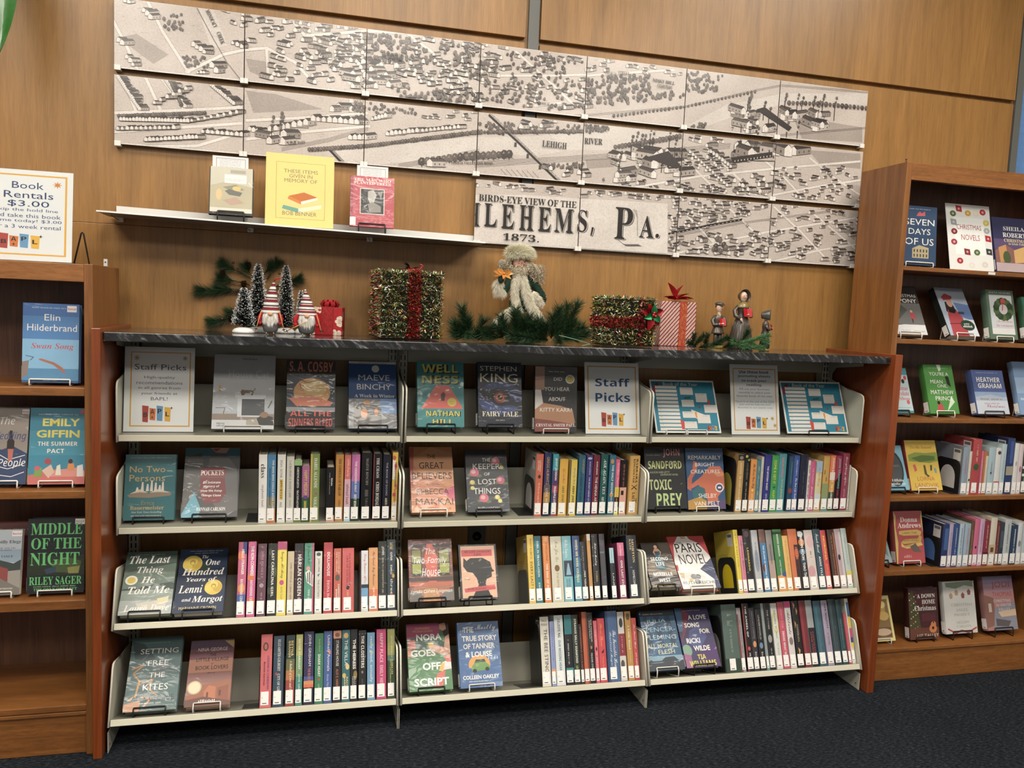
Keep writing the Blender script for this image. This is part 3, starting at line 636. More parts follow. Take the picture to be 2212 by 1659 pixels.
ROWS.append(('R', 2, 1370, 1120, 4.1736, .02, [
(947,986,102,'dfc61f','bright yellow with the barcode on its back',[('s','THE EDITOR',.06,.6,.3,.66,'b8a01c','b')],'dcc420'),
(990,1028,155,'cf7a92','low rose pink with black script',[('s','Expiration Dates',.08,.6,.3,.72,'2a2226','S')]),
(1034,1095,95,'2c2b2e','black with yellow capitals',[('e',.5,.08,.36,.05,'6a4a50'),('s','LEONARDO',.3,.66,.36,.6,'d8c44a','b')]),
(1110,1165,105,'b9bcc0','silvery grey, film-wrapped',[('e',.5,.5,.36,.18,'8f9aa8'),('sx',.2,.6,.4,.6,'6a7080')]),
(1180,1232,98,'7a5a50','rust brown above bright blue',[('r',0,.22,1,1,'2f7aae'),('e',.3,.62,.25,.06,'6a3a3a'),('s','THE ISLAND OF MISSING TREES',.26,.86,.4,.66,W_,'b')]),
(1242,1296,105,'8f8a88','stone grey above beige',[('r',0,.5,1,1,'b49c90'),('sx',.24,.56,.4,.6,'2f2c2e')]),
(1307,1384,98,'3f7f46','green above orange with white lettering',[('r',0,.04,1,.08,'2a4a30'),('p',[(0,.76),(1,.72),(1,1),(0,1)],'dd8f34'),('p',[(.4,.74),(1,.68),(1,.78)],'3c4f8c'),('s','MADDIE DAWSON',.08,.44,.4,.6,W_,'b'),('s','HAPPIEST ENDINGS',.5,.76,.42,.58,W_)]),
(1388,1438,155,'dcae58','low sand yellow with gold script',[('s','Yours for the Picking',.08,.72,.36,.66,'b8863a','S')]),
(1444,1524,95,'cf6a30','orange wrapping round to a dark red flame',[('r',.5,.26,1,.66,'4a2c2c'),('r',.5,.66,1,1,'3a3030'),('e',.75,.4,.24,.08,'b84a2c'),('s','CLOCKS',.3,.5,.62,.86,'e08a3a','B')]),
(1530,1585,110,'22242a','multicoloured with white-edged capitals',[('e',.4,.06,.5,.05,'d8dce0'),('e',.5,.2,.5,.06,'d07a34'),('e',.5,.36,.5,.05,'5a86a8'),('e',.5,.5,.4,.05,'34506a'),('s','BANYAN MOON',.06,.5,.3,.76,W_,'h'),('s','THAO THAI',.54,.82,.32,.76,W_,'h')]),
(1592,1668,105,'d6c8c0','pale blush, film-wrapped',[('e',.6,.2,.4,.1,'d8b0b0'),('e',.4,.7,.4,.1,'cf9aa0'),('sx',.36,.46,.4,.6,'6a5a5a')]),
(1676,1738,95,'33505e','dark teal grey with white script and capitals',[('s','French Braid',.08,.4,.3,.66,W_,'S'),('s','ANNE TYLER',.46,.82,.38,.66,W_,'b')]),
(1741,1787,105,'cc3838','red with yellow lettering',[('s','NORONA',.1,.52,.34,.7,'ecc23a','h'),('s','BRO',.58,.78,.34,.68,'e07a2c','h')]),
(1806,1860,100,'48352e','dark brown with orange lettering',[('sx',.1,.8,.4,.62,'b86a3a'),('r',.8,.05,1,.95,'a8604a')]),
(1870,1922,95,'b7a2a6','dusty pink, film-wrapped',[('r',.6,.05,1,.9,'cfc4c6'),('e',.3,.48,.2,.05,'3a3040')]),
(1930,1985,88,'b9cac6','pale mint with a rainbow foot',[('r',0,.72,1,.8,'d8c84a'),('r',0,.8,1,.86,'d8703a'),('r',0,.86,1,.92,'7a3a5a'),('sx',.12,.6,.4,.6,'8a9a98')]),
]))
ROWS.append(('L', 3, 190, 1330, 3.16, .018, [
(1170,1247,127,'d65c5e','salmon red with dark purple and black lettering',[('e',.42,.17,.24,.06,'5a4a3a'),('e',.42,.17,.13,.04,'d65c5e'),('s','LESSONS in CHEMISTRY',.3,.76,.58,.78,'5c3a7c','b'),('s','Bonnie Garmus',.38,.7,.28,.44,'2a1e24','b')]),
(1258,1330,138,'31485c','slate blue with pale serif capitals',[('s','ELIZABETH GILBERT',.05,.5,.4,.66,'e0ded4','B'),('e',.3,.54,.12,.02,'a83a3a'),('s','CITY OF GIRLS',.54,.84,.4,.66,'e0ded4','B')]),
(1346,1405,133,'26413c','green fading to orange',[('r',0,.34,1,.5,'6a6a44'),('r',0,.5,1,.64,'b8743c'),('r',0,.64,1,1,'9c3a34'),('s','REYNA',.08,.3,.56,.82,'e0c06a','b'),('s','GRANDE',.08,.32,.26,.5,'e0c06a','b'),('s','A Ballad of Love and Glory',.36,.86,.34,.72,'f0dcae','J')]),
(1413,1459,128,'b5b464','lime fading to teal with white capitals',[('r',0,.3,1,.6,'7ea072'),('r',0,.6,1,1,'3f8c80'),('s','SISTER STARDUST',.06,.5,.36,.66,'f0eedc','b'),('s','JANE GREEN',.56,.86,.36,.66,'f0eedc')]),
(1469,1536,108,'2c2a5c','deep violet with a sunset band',[('r',0,.62,1,.68,'4a4f94'),('r',0,.68,1,.73,'d8904a'),('r',0,.73,1,.77,'e0603a'),('r',0,.77,1,1,'24223e'),('s','JOHN GRISHAM',.04,.48,.38,.72,W_,'n'),('s','THE BOYS FROM BILOXI',.5,.88,.42,.68,'e0823a','n')]),
(1544,1602,120,'38805a','emerald with white capitals',[('s','Emily Habeck',.08,.26,.4,.64,'c9c86a','S'),('s','SHARK HEART',.3,.62,.36,.66,W_,'b'),('e',.5,.66,.12,.02,'b8442c'),('s','A LOVE STORY',.72,.86,.4,.6,'c8d8a0')]),
(1606,1663,105,'3c5c9c','cornflower blue with white script-like lettering',[('e',.7,.3,.14,.03,'d8824a'),('s','Unlikely Animals',.06,.56,.32,.74,W_,'n'),('s','Annie Hartnett',.6,.86,.38,.64,'b8c8e8','n')]),
(1671,1726,102,'231f20','black with a peach head',[('r',0,0,1,.11,'cf8a68'),('e',.5,.06,.3,.03,'7a4a34'),('s','STARLING HOUSE',.14,.5,.36,.68,W_,'n'),('s','ALIX E. HARROW',.54,.86,.36,.66,'cf7a4c','n')]),
(1731,1786,97,'2f6a72','teal with yellow blossoms',[('e',.7,.52,.24,.04,'e0c878'),('e',.3,.64,.22,.035,'d8b85a'),('e',.5,.08,.3,.04,'c9a45a'),('s','THE VILLA',.14,.5,.34,.72,W_,'n'),('s','RACHEL',.66,.86,.56,.76,'f0d87a','b'),('s','HAWKINS',.66,.88,.28,.46,'f0d87a','b')]),
(1790,1838,93,'1c1b1d','black with a bold white sans title',[('e',.7,.64,.28,.06,'8f7a3a'),('s','THE HEIRESS',.14,.56,.34,.76,W_,'h'),('s','RACHEL',.66,.84,.54,.74,W_),('s','HAWKINS',.66,.86,.28,.46,W_)]),
(1846,1898,100,'201f21','black with condensed white capitals and a grey author line',[('s','THE CLOISTERS',.08,.54,.34,.74,W_,'b'),('e',.5,.6,.12,.02,'8f8c86'),('s','KATY HAYS',.7,.84,.4,.6,'77746e')]),
(1906,1958,115,'6a9cc0','powder blue with white lowercase lettering',[('s','really good, actually',.06,.74,.3,.74,W_,'n'),('e',.6,.3,.14,.02,'d8b86a')]),
(1971,2036,92,'c22d6a','magenta with pale pink capitals',[('s','HAPPY PLACE',.06,.48,.34,.68,'f0b8c8','b'),('s','EMILY HENRY',.52,.88,.34,.68,'f0b8c8','b')]),
(2046,2100,90,'9a9c54','olive above dark green with pale capitals',[('r',0,.38,1,.46,'5a7a6a'),('r',0,.46,1,1,'34482c'),('s','SECRET BOOK OF',.1,.42,.5,.68,'e0dca8'),('s','FLORA LEA',.44,.66,.52,.72,'d8dc7a','b'),('s','PATTI CALLAHAN HENRY',.44,.86,.3,.46,'d8dc7a')]),
]))
ROWS.append(('M', 3, 840, 1310, 3.8138, .018, [
(1268,1340,85,'e2dccc','cream with bold black capitals',[('PAUL',.5,.06,.6,.035,'2f2a26','n'),('MURRAY',.5,.115,.75,.04,'2f2a26','n'),('s','THE BEE STING',.18,.8,.38,.78,'2a2420','n')],'3a3a38'),
(1348,1383,122,'8c9ac8','slim periwinkle with an orange foot',[('r',0,.74,1,.84,'e09a6a'),('sx',.1,.6,.4,.6,'5a64a0')]),
(1387,1460,73,'dfe4e2','white with black and teal capitals',[('s','CELESTE NG',.05,.32,.36,.64,'2a2c2e','b'),('s','OUR MISSING HEARTS',.36,.84,.36,.64,'3a7a8c','b')]),
(1469,1530,70,'22242a','black with teal blocks at head and foot',[('r',0,0,1,.28,'2f8088'),('r',0,.76,1,.9,'2f8a8c'),('sx',.36,.7,.3,.5,'c8d0d0')]),
(1534,1585,68,'2f3a32','dark moss with white and yellow italics',[('s','STRANGE SALLY DIAMOND',.06,.7,.36,.7,'e8e6da','b'),('s','LIZ NUGENT',.74,.92,.36,.66,'c9d04a','b')]),
(1589,1616,145,'3a2622','slim dark brown with red lettering',[('sx',.05,.8,.3,.66,'b05a4a')]),
(1620,1661,45,'bf5626','burnt orange, plain',[('r',.7,0,1,1,'8c3a1c')]),
(1663,1708,50,'222224','black with two lines of spaced white capitals',[('r',.1,.04,.9,.5,'33342f'),('s','THE MARRIAGE',.1,.42,.58,.76,W_),('s','PORTRAIT',.12,.38,.28,.44,W_),('e',.5,.5,.16,.025,'b8784a'),('s',"MAGGIE O'FARRELL",.58,.9,.36,.66,W_)]),
(1713,1742,118,'d9596a','slim pink red',[('sx',.08,.8,.3,.6,'f0c0c4'),('e',.5,.46,.2,.03,'2a2226')]),
(1747,1805,98,'d02c38','scarlet with orange script and a feather',[('s','There There',.08,.44,.3,.68,'ef9a4a','S'),('p',[(.3,.54),(.8,.48),(.6,.55)],'2a1a1c'),('s','Tommy Orange',.6,.82,.36,.66,'ef9a4a')]),
(1814,1910,38,'476a98','broad denim blue with white script',[('r',0,0,.2,1,'2c4a78'),('s','The Invisible Hour',.28,.82,.56,.84,W_,'S'),('s','Practical Magic',.3,.78,.24,.44,W_,'S')]),
(1917,1968,45,'d9d2cb','white with dark red panels',[('r',0,.32,1,.64,'8c2434'),('e',.5,.16,.3,.07,'3f3f40'),('e',.4,.76,.3,.06,'5a5454'),('sx',.36,.6,.4,.56,'e0b8b8')]),
(1979,2028,40,'c08f3c','golden ochre with white capitals',[('e',.5,.08,.3,.05,'5a4a3a'),('s','A Little Hand',.2,.56,.36,.64,W_,'B'),('s','Macaulay',.58,.74,.38,.6,'e8d8a8')]),
(2031,2070,95,'bd3532','brick red with white script at the right end',[('s','The Sweet Spot',.1,.5,.3,.66,W_,'S'),('s','AMY POEPPEL',.56,.8,.4,.64,W_)]),
]))
ROWS.append(('R', 3, 1370, 1270, 4.1736, .018, [
(838,970,145,'586c64','very thick grey green, film-wrapped',[('r',0,.8,1,1,'34483a'),('s','The',.14,.18,.35,.62,'a8b4a8','S'),('s','Guest',.24,.32,.3,.72,'9aa89c','S'),('sx',.36,.7,.4,.56,'8f9c90')]),
(976,1013,180,'a8a0a0','slim grey pink',[('r',0,.1,.3,1,'8c3a3c'),('sx',.2,.7,.4,.7,'5a4c50')]),
(1028,1086,140,'1d1c1e','black with small white capitals and a red drop',[('r',0,0,.2,1,'8c2c30'),('s','THE ANGEL OF',.04,.5,.4,.64,W_,'b'),('e',.5,.67,.2,.03,'c83a3a'),('sx',.72,.82,.4,.66,W_)]),
(1088,1136,180,'35323a','low charcoal with a lit orange window',[('s','MEMORY KEEPER',.06,.5,.4,.66,'8c868c'),('e',.5,.58,.3,.05,'d8924a'),('s','House',.7,.84,.38,.66,W_,'M')]),
(1144,1195,190,'222023','low black with a blue disc',[('s','UNDERWORLD',.1,.5,.38,.66,'c8c4bc'),('e',.5,.6,.3,.05,'6a8cb0'),('s','House',.7,.84,.38,.66,W_,'M')]),
(1201,1225,140,'8f9a98','very slim translucent grey',[('r',0,.9,1,1,'5fa0a0')]),
(1229,1281,138,'202123','black with a silver emblem',[('s','THE OTHER',.1,.4,.38,.62,'b8b8b4'),('e',.5,.54,.34,.06,'9a9c9a'),('sx',.68,.84,.4,.6,'b8b8b4')]),
(1291,1346,138,'dcdcd4','white with a yellow ring',[('e',.5,.3,.5,.16,'d8cc3a'),('e',.5,.3,.4,.135,'dcdcd4'),('s','Jennifer Weiner',.1,.54,.36,.64,'5a8a6a','B'),('s','The Breakaway',.6,.86,.38,.62,'7a8a84')]),
(1353,1408,128,'c8405a','raspberry with white capitals',[('s','WAIT FOR',.1,.4,.38,.62,'e8a8b4'),('s','SWANS WHAT NEXT',.44,.86,.32,.68,W_,'b')]),
(1416,1470,115,'dcd4d0','white with a magenta head',[('r',0,0,1,.1,'d0347a'),('s','Adelaide',.14,.5,.32,.72,'2a2628','S'),('e',.5,.6,.3,.06,'8a7a76')]),
(1481,1540,115,'232022','black with orange leaves',[('p',[(.2,.02),(.5,.06),(.3,.12)],'d8a058'),('p',[(.6,.1),(.8,.16),(.6,.22)],'c8843a'),('p',[(.2,.3),(.4,.34),(.2,.42)],'c8843a'),('s','GOTHIKANA',.36,.62,.4,.66,'b8a88a','B'),('p',[(.3,.7),(.6,.74),(.4,.82)],'d8a058')]),
(1549,1605,110,'7c1f2a','deep red, film-wrapped',[('r',.1,.05,.4,.8,'93303a')]),
(1609,1666,108,'9fa2a4','silver above black with red lettering',[('r',0,.42,1,1,'22222a'),('s','NEMESIS',.48,.8,.56,.76,'b03a3c'),('s','ANNE WINN',.48,.82,.28,.46,'c8484a')]),
(1679,1742,116,'37606f','blue grey teal, plain',[('r',.2,.1,.5,.8,'44707f'),('sx',.3,.7,.5,.66,'4f7a88')]),
(1753,1808,112,'a296ac','lavender with purple capitals',[('s','HER MAJESTY',.06,.44,.36,.72,'4a3a5c','b'),('s','A NOVEL',.5,.7,.4,.66,'5a4a6a')]),
(1816,1880,100,'2f4248','blackish teal, film-wrapped',[('r',.2,.05,.4,.9,'45585e'),('sx',.4,.8,.5,.66,'5a6a6c')]),
(1886,1934,106,'284a50','dark petrol green',[('sx',.3,.75,.4,.62,'6a8a8c')]),
(1940,1964,230,'a83048','slim crimson, half hidden',[('r',.4,0,1,1,'c84a5c')]),
(1970,2026,95,'d6d0c0','cream with yellow, pink and blue stripes',[('r',.3,.06,1,.28,'2f6a9c'),('r',.3,.28,1,.46,'d8b82c'),('r',.3,.46,1,.6,'c03a7a'),('r',.3,.6,1,.68,'3a3a7c'),('r',.3,.68,1,.76,'d8c02c')]),
]))
ROWS.append(('D', 3, 1820, 900, 2.765, .02, [
(699,735,182,'8ea0b0','grey blue with its barcode showing, first after the bookend',[('sx',.2,.6,.4,.6,'c84a4a')],'7f8490'),
(737,752,208,'d8d0bc','slim cream',[('e',.5,.66,.3,.03,'2a2a2a')]),
(754,805,135,'b23238','tall scarlet',[('e',.5,.5,.3,.06,'3f5a34'),('sx',.1,.4,.4,.6,'e0b8b0')],'a02a30'),
(809,822,205,'cf5f7c','slim rose',[('sx',.2,.7,.4,.6,'f0d0d8')]),
(824,848,208,'b06a34','brown orange',[('r',.4,.1,1,.9,'d8c8b0')]),
(852,890,185,'a9c4cc','pale blue',[('sx',.3,.6,.4,.6,'6a7a84'),('e',.5,.54,.12,.02,'2a3a4a')]),
(893,925,188,'dcdcdc','white with a red ribbon',[('r',0,.72,1,.79,'c03a40'),('e',.6,.1,.3,.04,'5a3a34')]),
(927,955,165,'b6ccd2','icy blue',[('sx',.2,.7,.4,.6,'8a9ca4')]),
(959,1001,130,'22386c','tall navy with a photograph band',[('r',0,.5,1,.66,'a8a08c'),('r',.4,.05,.8,.45,'31509a')],'1c2a58'),
(1004,1030,160,'e0e0dc','plain white',[('e',.5,.4,.2,.05,'c0a8a8')]),
(1032,1056,165,'dcc8cc','blush white',[('e',.5,.5,.3,.06,'b86a7a')]),
(1058,1092,160,'34443a','green plaid, last in the frame',[('r',0,.45,1,.5,W_),('r',0,.6,1,.65,W_),('r',0,.75,1,.8,W_),('r',.4,.4,.55,.9,W_)]),
]))
ROWS.append(('D', 4, 1820, 900, 2.765, .02, [
(580,616,642,'24386c','navy with its barcode showing beside the bookend',[('r',.3,.1,.9,.6,'3a62a0')],'1c2444'),
(619,641,640,'b8a8c4','lilac',[('sx',.2,.7,.4,.6,'6a5a8a')]),
(644,676,640,'2c4a86','royal blue with white lettering',[('sx',.1,.7,.4,.6,'c8d4e8')]),
(680,706,640,'b4c8d6','slim pale blue',[('sx',.1,.7,.3,.6,'5a7a9a')]),
(711,745,640,'9fb8c8','frosty blue',[('sx',.1,.7,.4,.66,'d05a6a')]),
(748,766,625,'6a5038','brown',[('sx',.2,.7,.4,.6,'c8a86a')]),
(768,796,612,'d45f86','bright pink',[('e',.5,.6,.16,.03,'2a2a3a')]),
(799,826,612,'cfa4c4','lilac pink',[('sx',.1,.7,.4,.6,'8a4a7a')]),
(829,860,622,'8c2438','burgundy',[('sx',.1,.6,.4,.6,'e0c8a8'),('r',0,.7,1,.78,'5a1a24')]),
(864,900,605,'dcd2bc','ivory with a brown picture band',[('r',0,.56,1,.84,'c8b08c'),('r',.2,.62,.7,.72,'6a4a34')]),
(903,920,630,'7a2c2e','slim wine red',[('sx',.1,.7,.4,.6,'d8b8a8')]),
(922,946,632,'39424c','dark slate',[('r',.2,.2,.8,.6,'505c68')]),
(948,986,615,'c2c8ca','silver white',[('sx',.1,.7,.4,.6,'6a7078')]),
(990,1026,648,'26405e','dark blue with white lettering',[('sx',.1,.7,.4,.66,'dce4ec')]),
(1029,1055,635,'d8dade','snow white',[('e',.5,.5,.3,.08,'8a94a0')]),
(1058,1094,636,'b8c8cc','misty blue, last in the frame',[('sx',.2,.7,.4,.6,'7a8a94')]),
]))
def rowframe(bay, k, sb):
    if bay == 'D':
        return V((0, RCY+.006+sb, RSH[k]+.0006)), V((0, 1, 0)), V((0, 0, 1))
    o, ey, ez = frame(k); return o+ey*sb+ez*.0006, ey, ez
PLACE = {}
for (bay, k, ox, oy, s, sb, bk) in ROWS:
    o, ey, ez = rowframe(bay, k, sb)
    bays = {'L': 'left', 'M': 'middle', 'R': 'right'}
    where = ('%s shelf, %s bay' % (SHN[k], bays[bay])) if bay in bays else ('%s shelf, right bookcase' % ['', '', '', 'fourth', 'fifth'][k])
    pend = -9
    for i, b in enumerate(bk):
        xl, xr, yt, sp, look, art = b[:6]; back = b[6] if len(b) > 6 else ''
        x0 = max(onrow(o, ez, 1, ox+xl/s), pend+.0006); x1 = max(onrow(o, ez, 1, ox+xr/s), x0+.006)
        h = hgt(o, ez, (x0+x1)/2, oy+yt/s); h = min(max(h, .16), .252); pend = x1
        if bay in bays and x1 > (list(bays).index(bay)+1)*BW-.012: x1 = (list(bays).index(bay)+1)*BW-.012
        # spine (-X local) faces the room: local X -> ey, local Y -> -x, local Z -> ez
        q = MX.Identity(4); T = x1-x0
        for r in range(3): q[r][0] = ey[r]; q[r][1] = (-1, 0, 0)[r]; q[r][2] = ez[r]; q[r][3] = o[r]
        q[0][3] = x1
        D = .158 if k < 3 or bay == 'D' else .158
        make_book('%s book, %s' % (look, where), 'upright books on the ' + where.replace(',', ' of the'), q, D, T, h, sp, sp, (), art, True, back)
    PLACE[(bay, k)] = (o, ey, ez, pend)
# ---------------------------------------------------------------- face-out books, signs and their stands
def fr(u0, v0, u1, v1, t, c, a=1.0):   # printed border
    return [('r', u0, v0, u1, v0+t*a, c), ('r', u0, v1-t*a, u1, v1, c), ('r', u0, v0, u0+t, v1, c), ('r', u1-t, v0, u1, v1, c)]
def star(u, v, r, c, a=.78, n=8):
    return [('p', [(u+(r if i % 2 == 0 else r*.36)*math.sin(math.pi*i/n), v-(r if i % 2 == 0 else r*.36)*math.cos(math.pi*i/n)*a) for i in range(2*n)], c)]
def logo(u, v, w, h):
    o = []; s = w/8.6
    for x, y0, y1, c, ch, ly in ((0, 0, 1, 'a8473c', 'B', .55), (2.1, .15, .88, 'cc7440', 'A', .36), (4.2, 0, .92, '6a96b8', 'P', .33), (6.5, .08, .95, 'dcab48', 'L', .5)):
        o += [('p', [(u-w/2+x*s, v-h/2+y0*h), (u-w/2+(x+1.9)*s, v-h/2+(y0+.04)*h), (u-w/2+(x+1.75)*s, v-h/2+y1*h), (u-w/2+(x+.15)*s, v-h/2+(y1-.03)*h)], c)]
    for x, c, ch, ly in ((.95, 0, 'B', .55), (3.0, 0, 'A', .36), (5.1, 0, 'P', .33), (7.4, 0, 'L', .5)):
        o += [(ch, u-w/2+x*s, v-h/2+ly*h, s*1.1, h*.27, '26262a', 'b')]
    return o + star(u-.15*w, v+.2*h, w*.045, '2a2a2e', 1, 4) + star(u+.5*w, v-.36*h, w*.05, '2a2a2e', 1, 4)
NV, GD = '2c3a66', 'd6a040'
def deck(case, y):
    if case in 'LMR':
        k = CUR[0]; yy, z, t = SH[k]; o, ey, ez = frame(k); return o.z - (y-o.y)*math.tan(R_(t))
    if case == 'C': return LSH[CUR[0]] if CUR[0] >= 0 else 1.5275
    if case == 'D': return RSH[CUR[0]]
    return 1.7045 - .0178*(FX[0]+.07)
FX = [0]
CUR = [0]
YB = {0: -.235, 1: -.245, 2: -.335, 3: -.385}
DT = {0: 14, 1: 15, 2: 43, 3: 40}
def sup0(th, yb, T, H): return yb + (T+.0036)*math.cos(th) + min(.10, H*.5)*math.sin(th)
def stand(case, xc, w, yb, zb, th, H, T, col, label, grp):
    r = .0023; c, s = math.cos(th), math.sin(th)
    loc = lambda y, z: (yb + y*c + z*s, zb - y*s + z*c)
    dk = lambda y: deck(case, y) + r + .0004
    a = w*.5
    f1 = loc(-.0042, .009); f0 = loc(-.0042, -.004); yf = f0[0]-.001
    yr = max(loc(T+.006, 0)[0]+.035, yb+.07, sup0(th, yb, T, H)+.006)
    zt = min(.10, H*.5); sup = loc(T+.0048, zt)
    mb = MB(); P = []
    for sx in (-1, 1):
        x = xc+sx*a
        q = [(x, f1[0], f1[1]), (x, f0[0], f0[1]), (x, yf, dk(yf)), (x, yr, dk(yr)), (x-sx*.004, (yr+sup[0])/2, (dk(yr)+sup[1])/2), (x-sx*a*.5, sup[0], sup[1])]
        if f0[1]-dk(yf) < .003: g0 = loc(-.0045, .0005); q[1] = (x, g0[0]-.0006, g0[1]); q[2] = (x, g0[0]-.0012, dk(g0[0]))
        P.append(q)
    L = list(reversed(P[0])); full = P[0][::-1] + [(xc-a*.96, f1[0], f1[1]+.0016), (xc+a*.96, f1[0], f1[1]+.0016)] + P[1]
    mb.tube(full, r, col, 7, close=True)
    tag(mb.build('wire_book_stand', M_wire), label, 'book stand', grp)
FC = []
def short(l):
    for k in (' book', ' sheet'):
        if k in l: return l[:l.index(k)]+k if len(l[:l.index(k)].split()) > 1 or l.split()[-2:-1] else l
    return l
def face(case, k, cr, BL, BR, TL, TR, look, sp, art, T=.028, st='k', yb=None, tilt=None, sart=(), kind='book', soft=False, stand_w=.6, sticker=True, page=None, fix=None):
    CUR[0] = k
    ox, oy, s = cr; g = lambda p: (ox+p[0]/s, oy+p[1]/s)
    BL, BR, TL, TR = g(BL), g(BR), g(TL), g(TR)
    if yb is None: yb = YB[k] if case in 'LMR' else (LCY+.045 if case == 'C' else RCY+.05 if case == 'D' else -.165)
    a = at(*BL, yb); b = at(*BR, yb); x0, x1 = a.x, b.x; z = (a.z+b.z)/2
    if case in 'LMR': i = 'LMR'.index(case); x0 = max(x0, i*BW+.0115); x1 = min(x1, (i+1)*BW-.0115)
    if case == 'D': x0 = max(x0, 2.8185)
    W = x1-x0; ts = []; hs = []; FX[0] = (x0+x1)/2
    for p, q, x in ((TL, a, x0), (TR, b, x1)):
        if abs(x-CP.x) > .3:
            t = atx(*p, x); ts.append(math.atan2(t.y-yb, t.z-z))
    th = sum(ts)/len(ts) if ts and tilt is None else R_(tilt if tilt is not None else (DT.get(k, 14) if case in 'LMR' else 12))
    lo = {0: 6, 1: 8, 2: 30, 3: 28}.get(k, 6) if case in 'LMR' else 5
    th = min(max(th, R_(lo)), R_(50))
    # height along the tilted face
    h = .23
    for _ in range(10):
        e = 0
        for p, x in ((TL, x0), (TR, x1)):
            q = pj(V((x, yb+h*math.sin(th), z+h*math.cos(th)))); e += (p[1]-q[1])*q[2]/CF/2
        h -= e
    if fix: h = fix
    back = T*math.sin(th); need = deck(case, yb+T*math.cos(th))+.0066+back
    if st == '': need = deck(case, yb+T*math.cos(th))+(.0026 if case == 'F' else .0008)+back
    if z < need or z > need+.014: z = min(max(z, need), need+.014)
    if st == '': z = need
    q = MX.Translation((x0, yb, z)) @ MX.Rotation(-th, 4, 'X')
    where = ('%s shelf, %s bay' % (SHN[k], {'L': 'left', 'M': 'middle', 'R': 'right'}[case])) if case in 'LMR' else ('left bookcase' if case == 'C' else 'right bookcase' if case == 'D' else 'floating shelf')
    FC.append((look[:24], case, k, round(W, 3), round(h, 3), round(math.degrees(th), 1), round(z-need, 3)))
    if kind == 'book':
        make_book('face-out %s, %s' % (look.rstrip(','), where), 'face-out books on display', q, W, T, h, sp, sp if not isinstance(page, str) else page, art, sart, sticker, '', soft=soft)
    elif kind == 'sign':
        t = thing('sign_holder', '%s, %s' % (look, where), 'sign', mat4=q)
        mb = MB(); mb.box((.001, .0024, .0012), (W-.001, .0032, h-.001), sp)
        mb.M = MX.Translation((.001, .0023, .0012)); paint(mb, art, W-.002, h-.0022, step=.000012); mb.M = None
        mb.build('printed_sheet', M_paper, t)
        mb = MB(); mb.box((0, 0, 0), (W, .0016, h), 'w'); mb.box((0, .0036, 0), (W, .005, h), 'w'); mb.build('clear_sleeve', M_clear, t)
        if st == '' and case != 'F':
            mb = MB(); qi = q.inverted(); mb.M = qi
            for y0 in (yb+.005*math.cos(th)+.001,):
                mb.box((x0+.01, y0, deck(case, y0)+.0006), (x1-.01, y0+.075, deck(case, y0)+.0026), 'w')
            mb.build('clear_foot', M_clear, t)
    else:   # stiff sheet or board
        t = thing('paper_sign' if case == 'F' else 'journal_sheet', '%s, %s' % (look, where), 'sign', mat4=q, group=None if case == 'F' else 'reading journal sheets')
        mb = MB(); mb.box((0, 0, 0), (W, .004, h), sp); paint(mb, art, W, h); mb.build('printed_board', M_paper, t)
    if st:
        n = (.3, .62) if st == 'ww' else (.5,)
        for i, f in enumerate(n):
            col = 'dcd9d0' if st[0] == 'w' else '1b1b1c'
            stand(case, x0+W*f, W*(stand_w if len(n) == 1 else .3), yb, z, th, h, T, col, '%s wire stand %s the %s, %s' % ('white' if st[0] == 'w' else 'black', 'under' if len(n) == 1 else ('left under', 'right under')[i], short(look), where), 'wire book stands')
    return q, W, h
C1 = (200, 720, 3.16); C2 = (860, 740, 3.95); C3 = (1370, 760, 3.749)
sheet = 'e6e5e4'
face('L', 0, C1, (182,678), (688,683), (210,95), (707,103), 'white staff picks sign with gold border and four coloured letter tiles', sheet,
  fr(.085,.055,.945,.94,.018,GD,.78)+star(.17,.13,.055,'b98a34')+star(.86,.125,.05,'b98a34')+[('Staff Picks',.51,.235,.74,.068,'33343c','n')]+
  [(t,.5,v,w,.04,'55586a','n') for t,v,w in (('High-quality',.36,.44),('recommendations',.42,.66),('in all genres from',.485,.6),('your friends at',.55,.52),('BAPL!',.61,.24))]+logo(.47,.79,.42,.2), st='', kind='sign', T=.005)
face('L', 0, C1, (810,660), (1235,662), (835,150), (1248,162), 'pale grey book with a cat on a mantelpiece,', 'b9bcc0',
  [('r',.0,.64,1,.82,'aab0b6'),('r',0,.8,1,.88,'8a7a6c'),('r',0,.88,1,1,'d0d2d4'),('Paul Barbera',.58,.055,.24,.025,'55585c','B'),('House Cat',.57,.26,.66,.1,'d8dadb','n'),('r',.36,.54,.86,.58,'d4d8dc'),('r',.4,.58,.82,.84,'cdd2d6'),('r',.47,.6,.84,.82,'3c4044'),
   ('p',[(.46,.55),(.44,.5),(.47,.47),(.5,.48),(.62,.48),(.66,.5),(.64,.55),(.62,.55),(.61,.52),(.52,.52),(.5,.55)],'6e4f34'),('l',[(.64,.49),(.68,.47),(.67,.45)],.012,'6e4f34'),('p',[(.72,.86),(.82,.8),(.98,.84),(1,.95),(.76,.95)],'2a2724'),('e',.84,.81,.07,.04,'8c6a48'),('p',[(.55,.88),(.72,.86),(.76,.97),(.55,.97)],'a8a090'),
   ('r',.09,.42,.125,.51,'c8a030'),('l',[(.05,.72),(.2,.72),(.18,.8)],.012,'6a4a38'),('l',[(.9,.72),(.96,.62)],.02,'4a5a3a'),('x',.16,.925,.16,.025,'55585c',1),('x',.17,.955,.18,.025,'55585c',1)], T=.02, st='w', sticker=False)
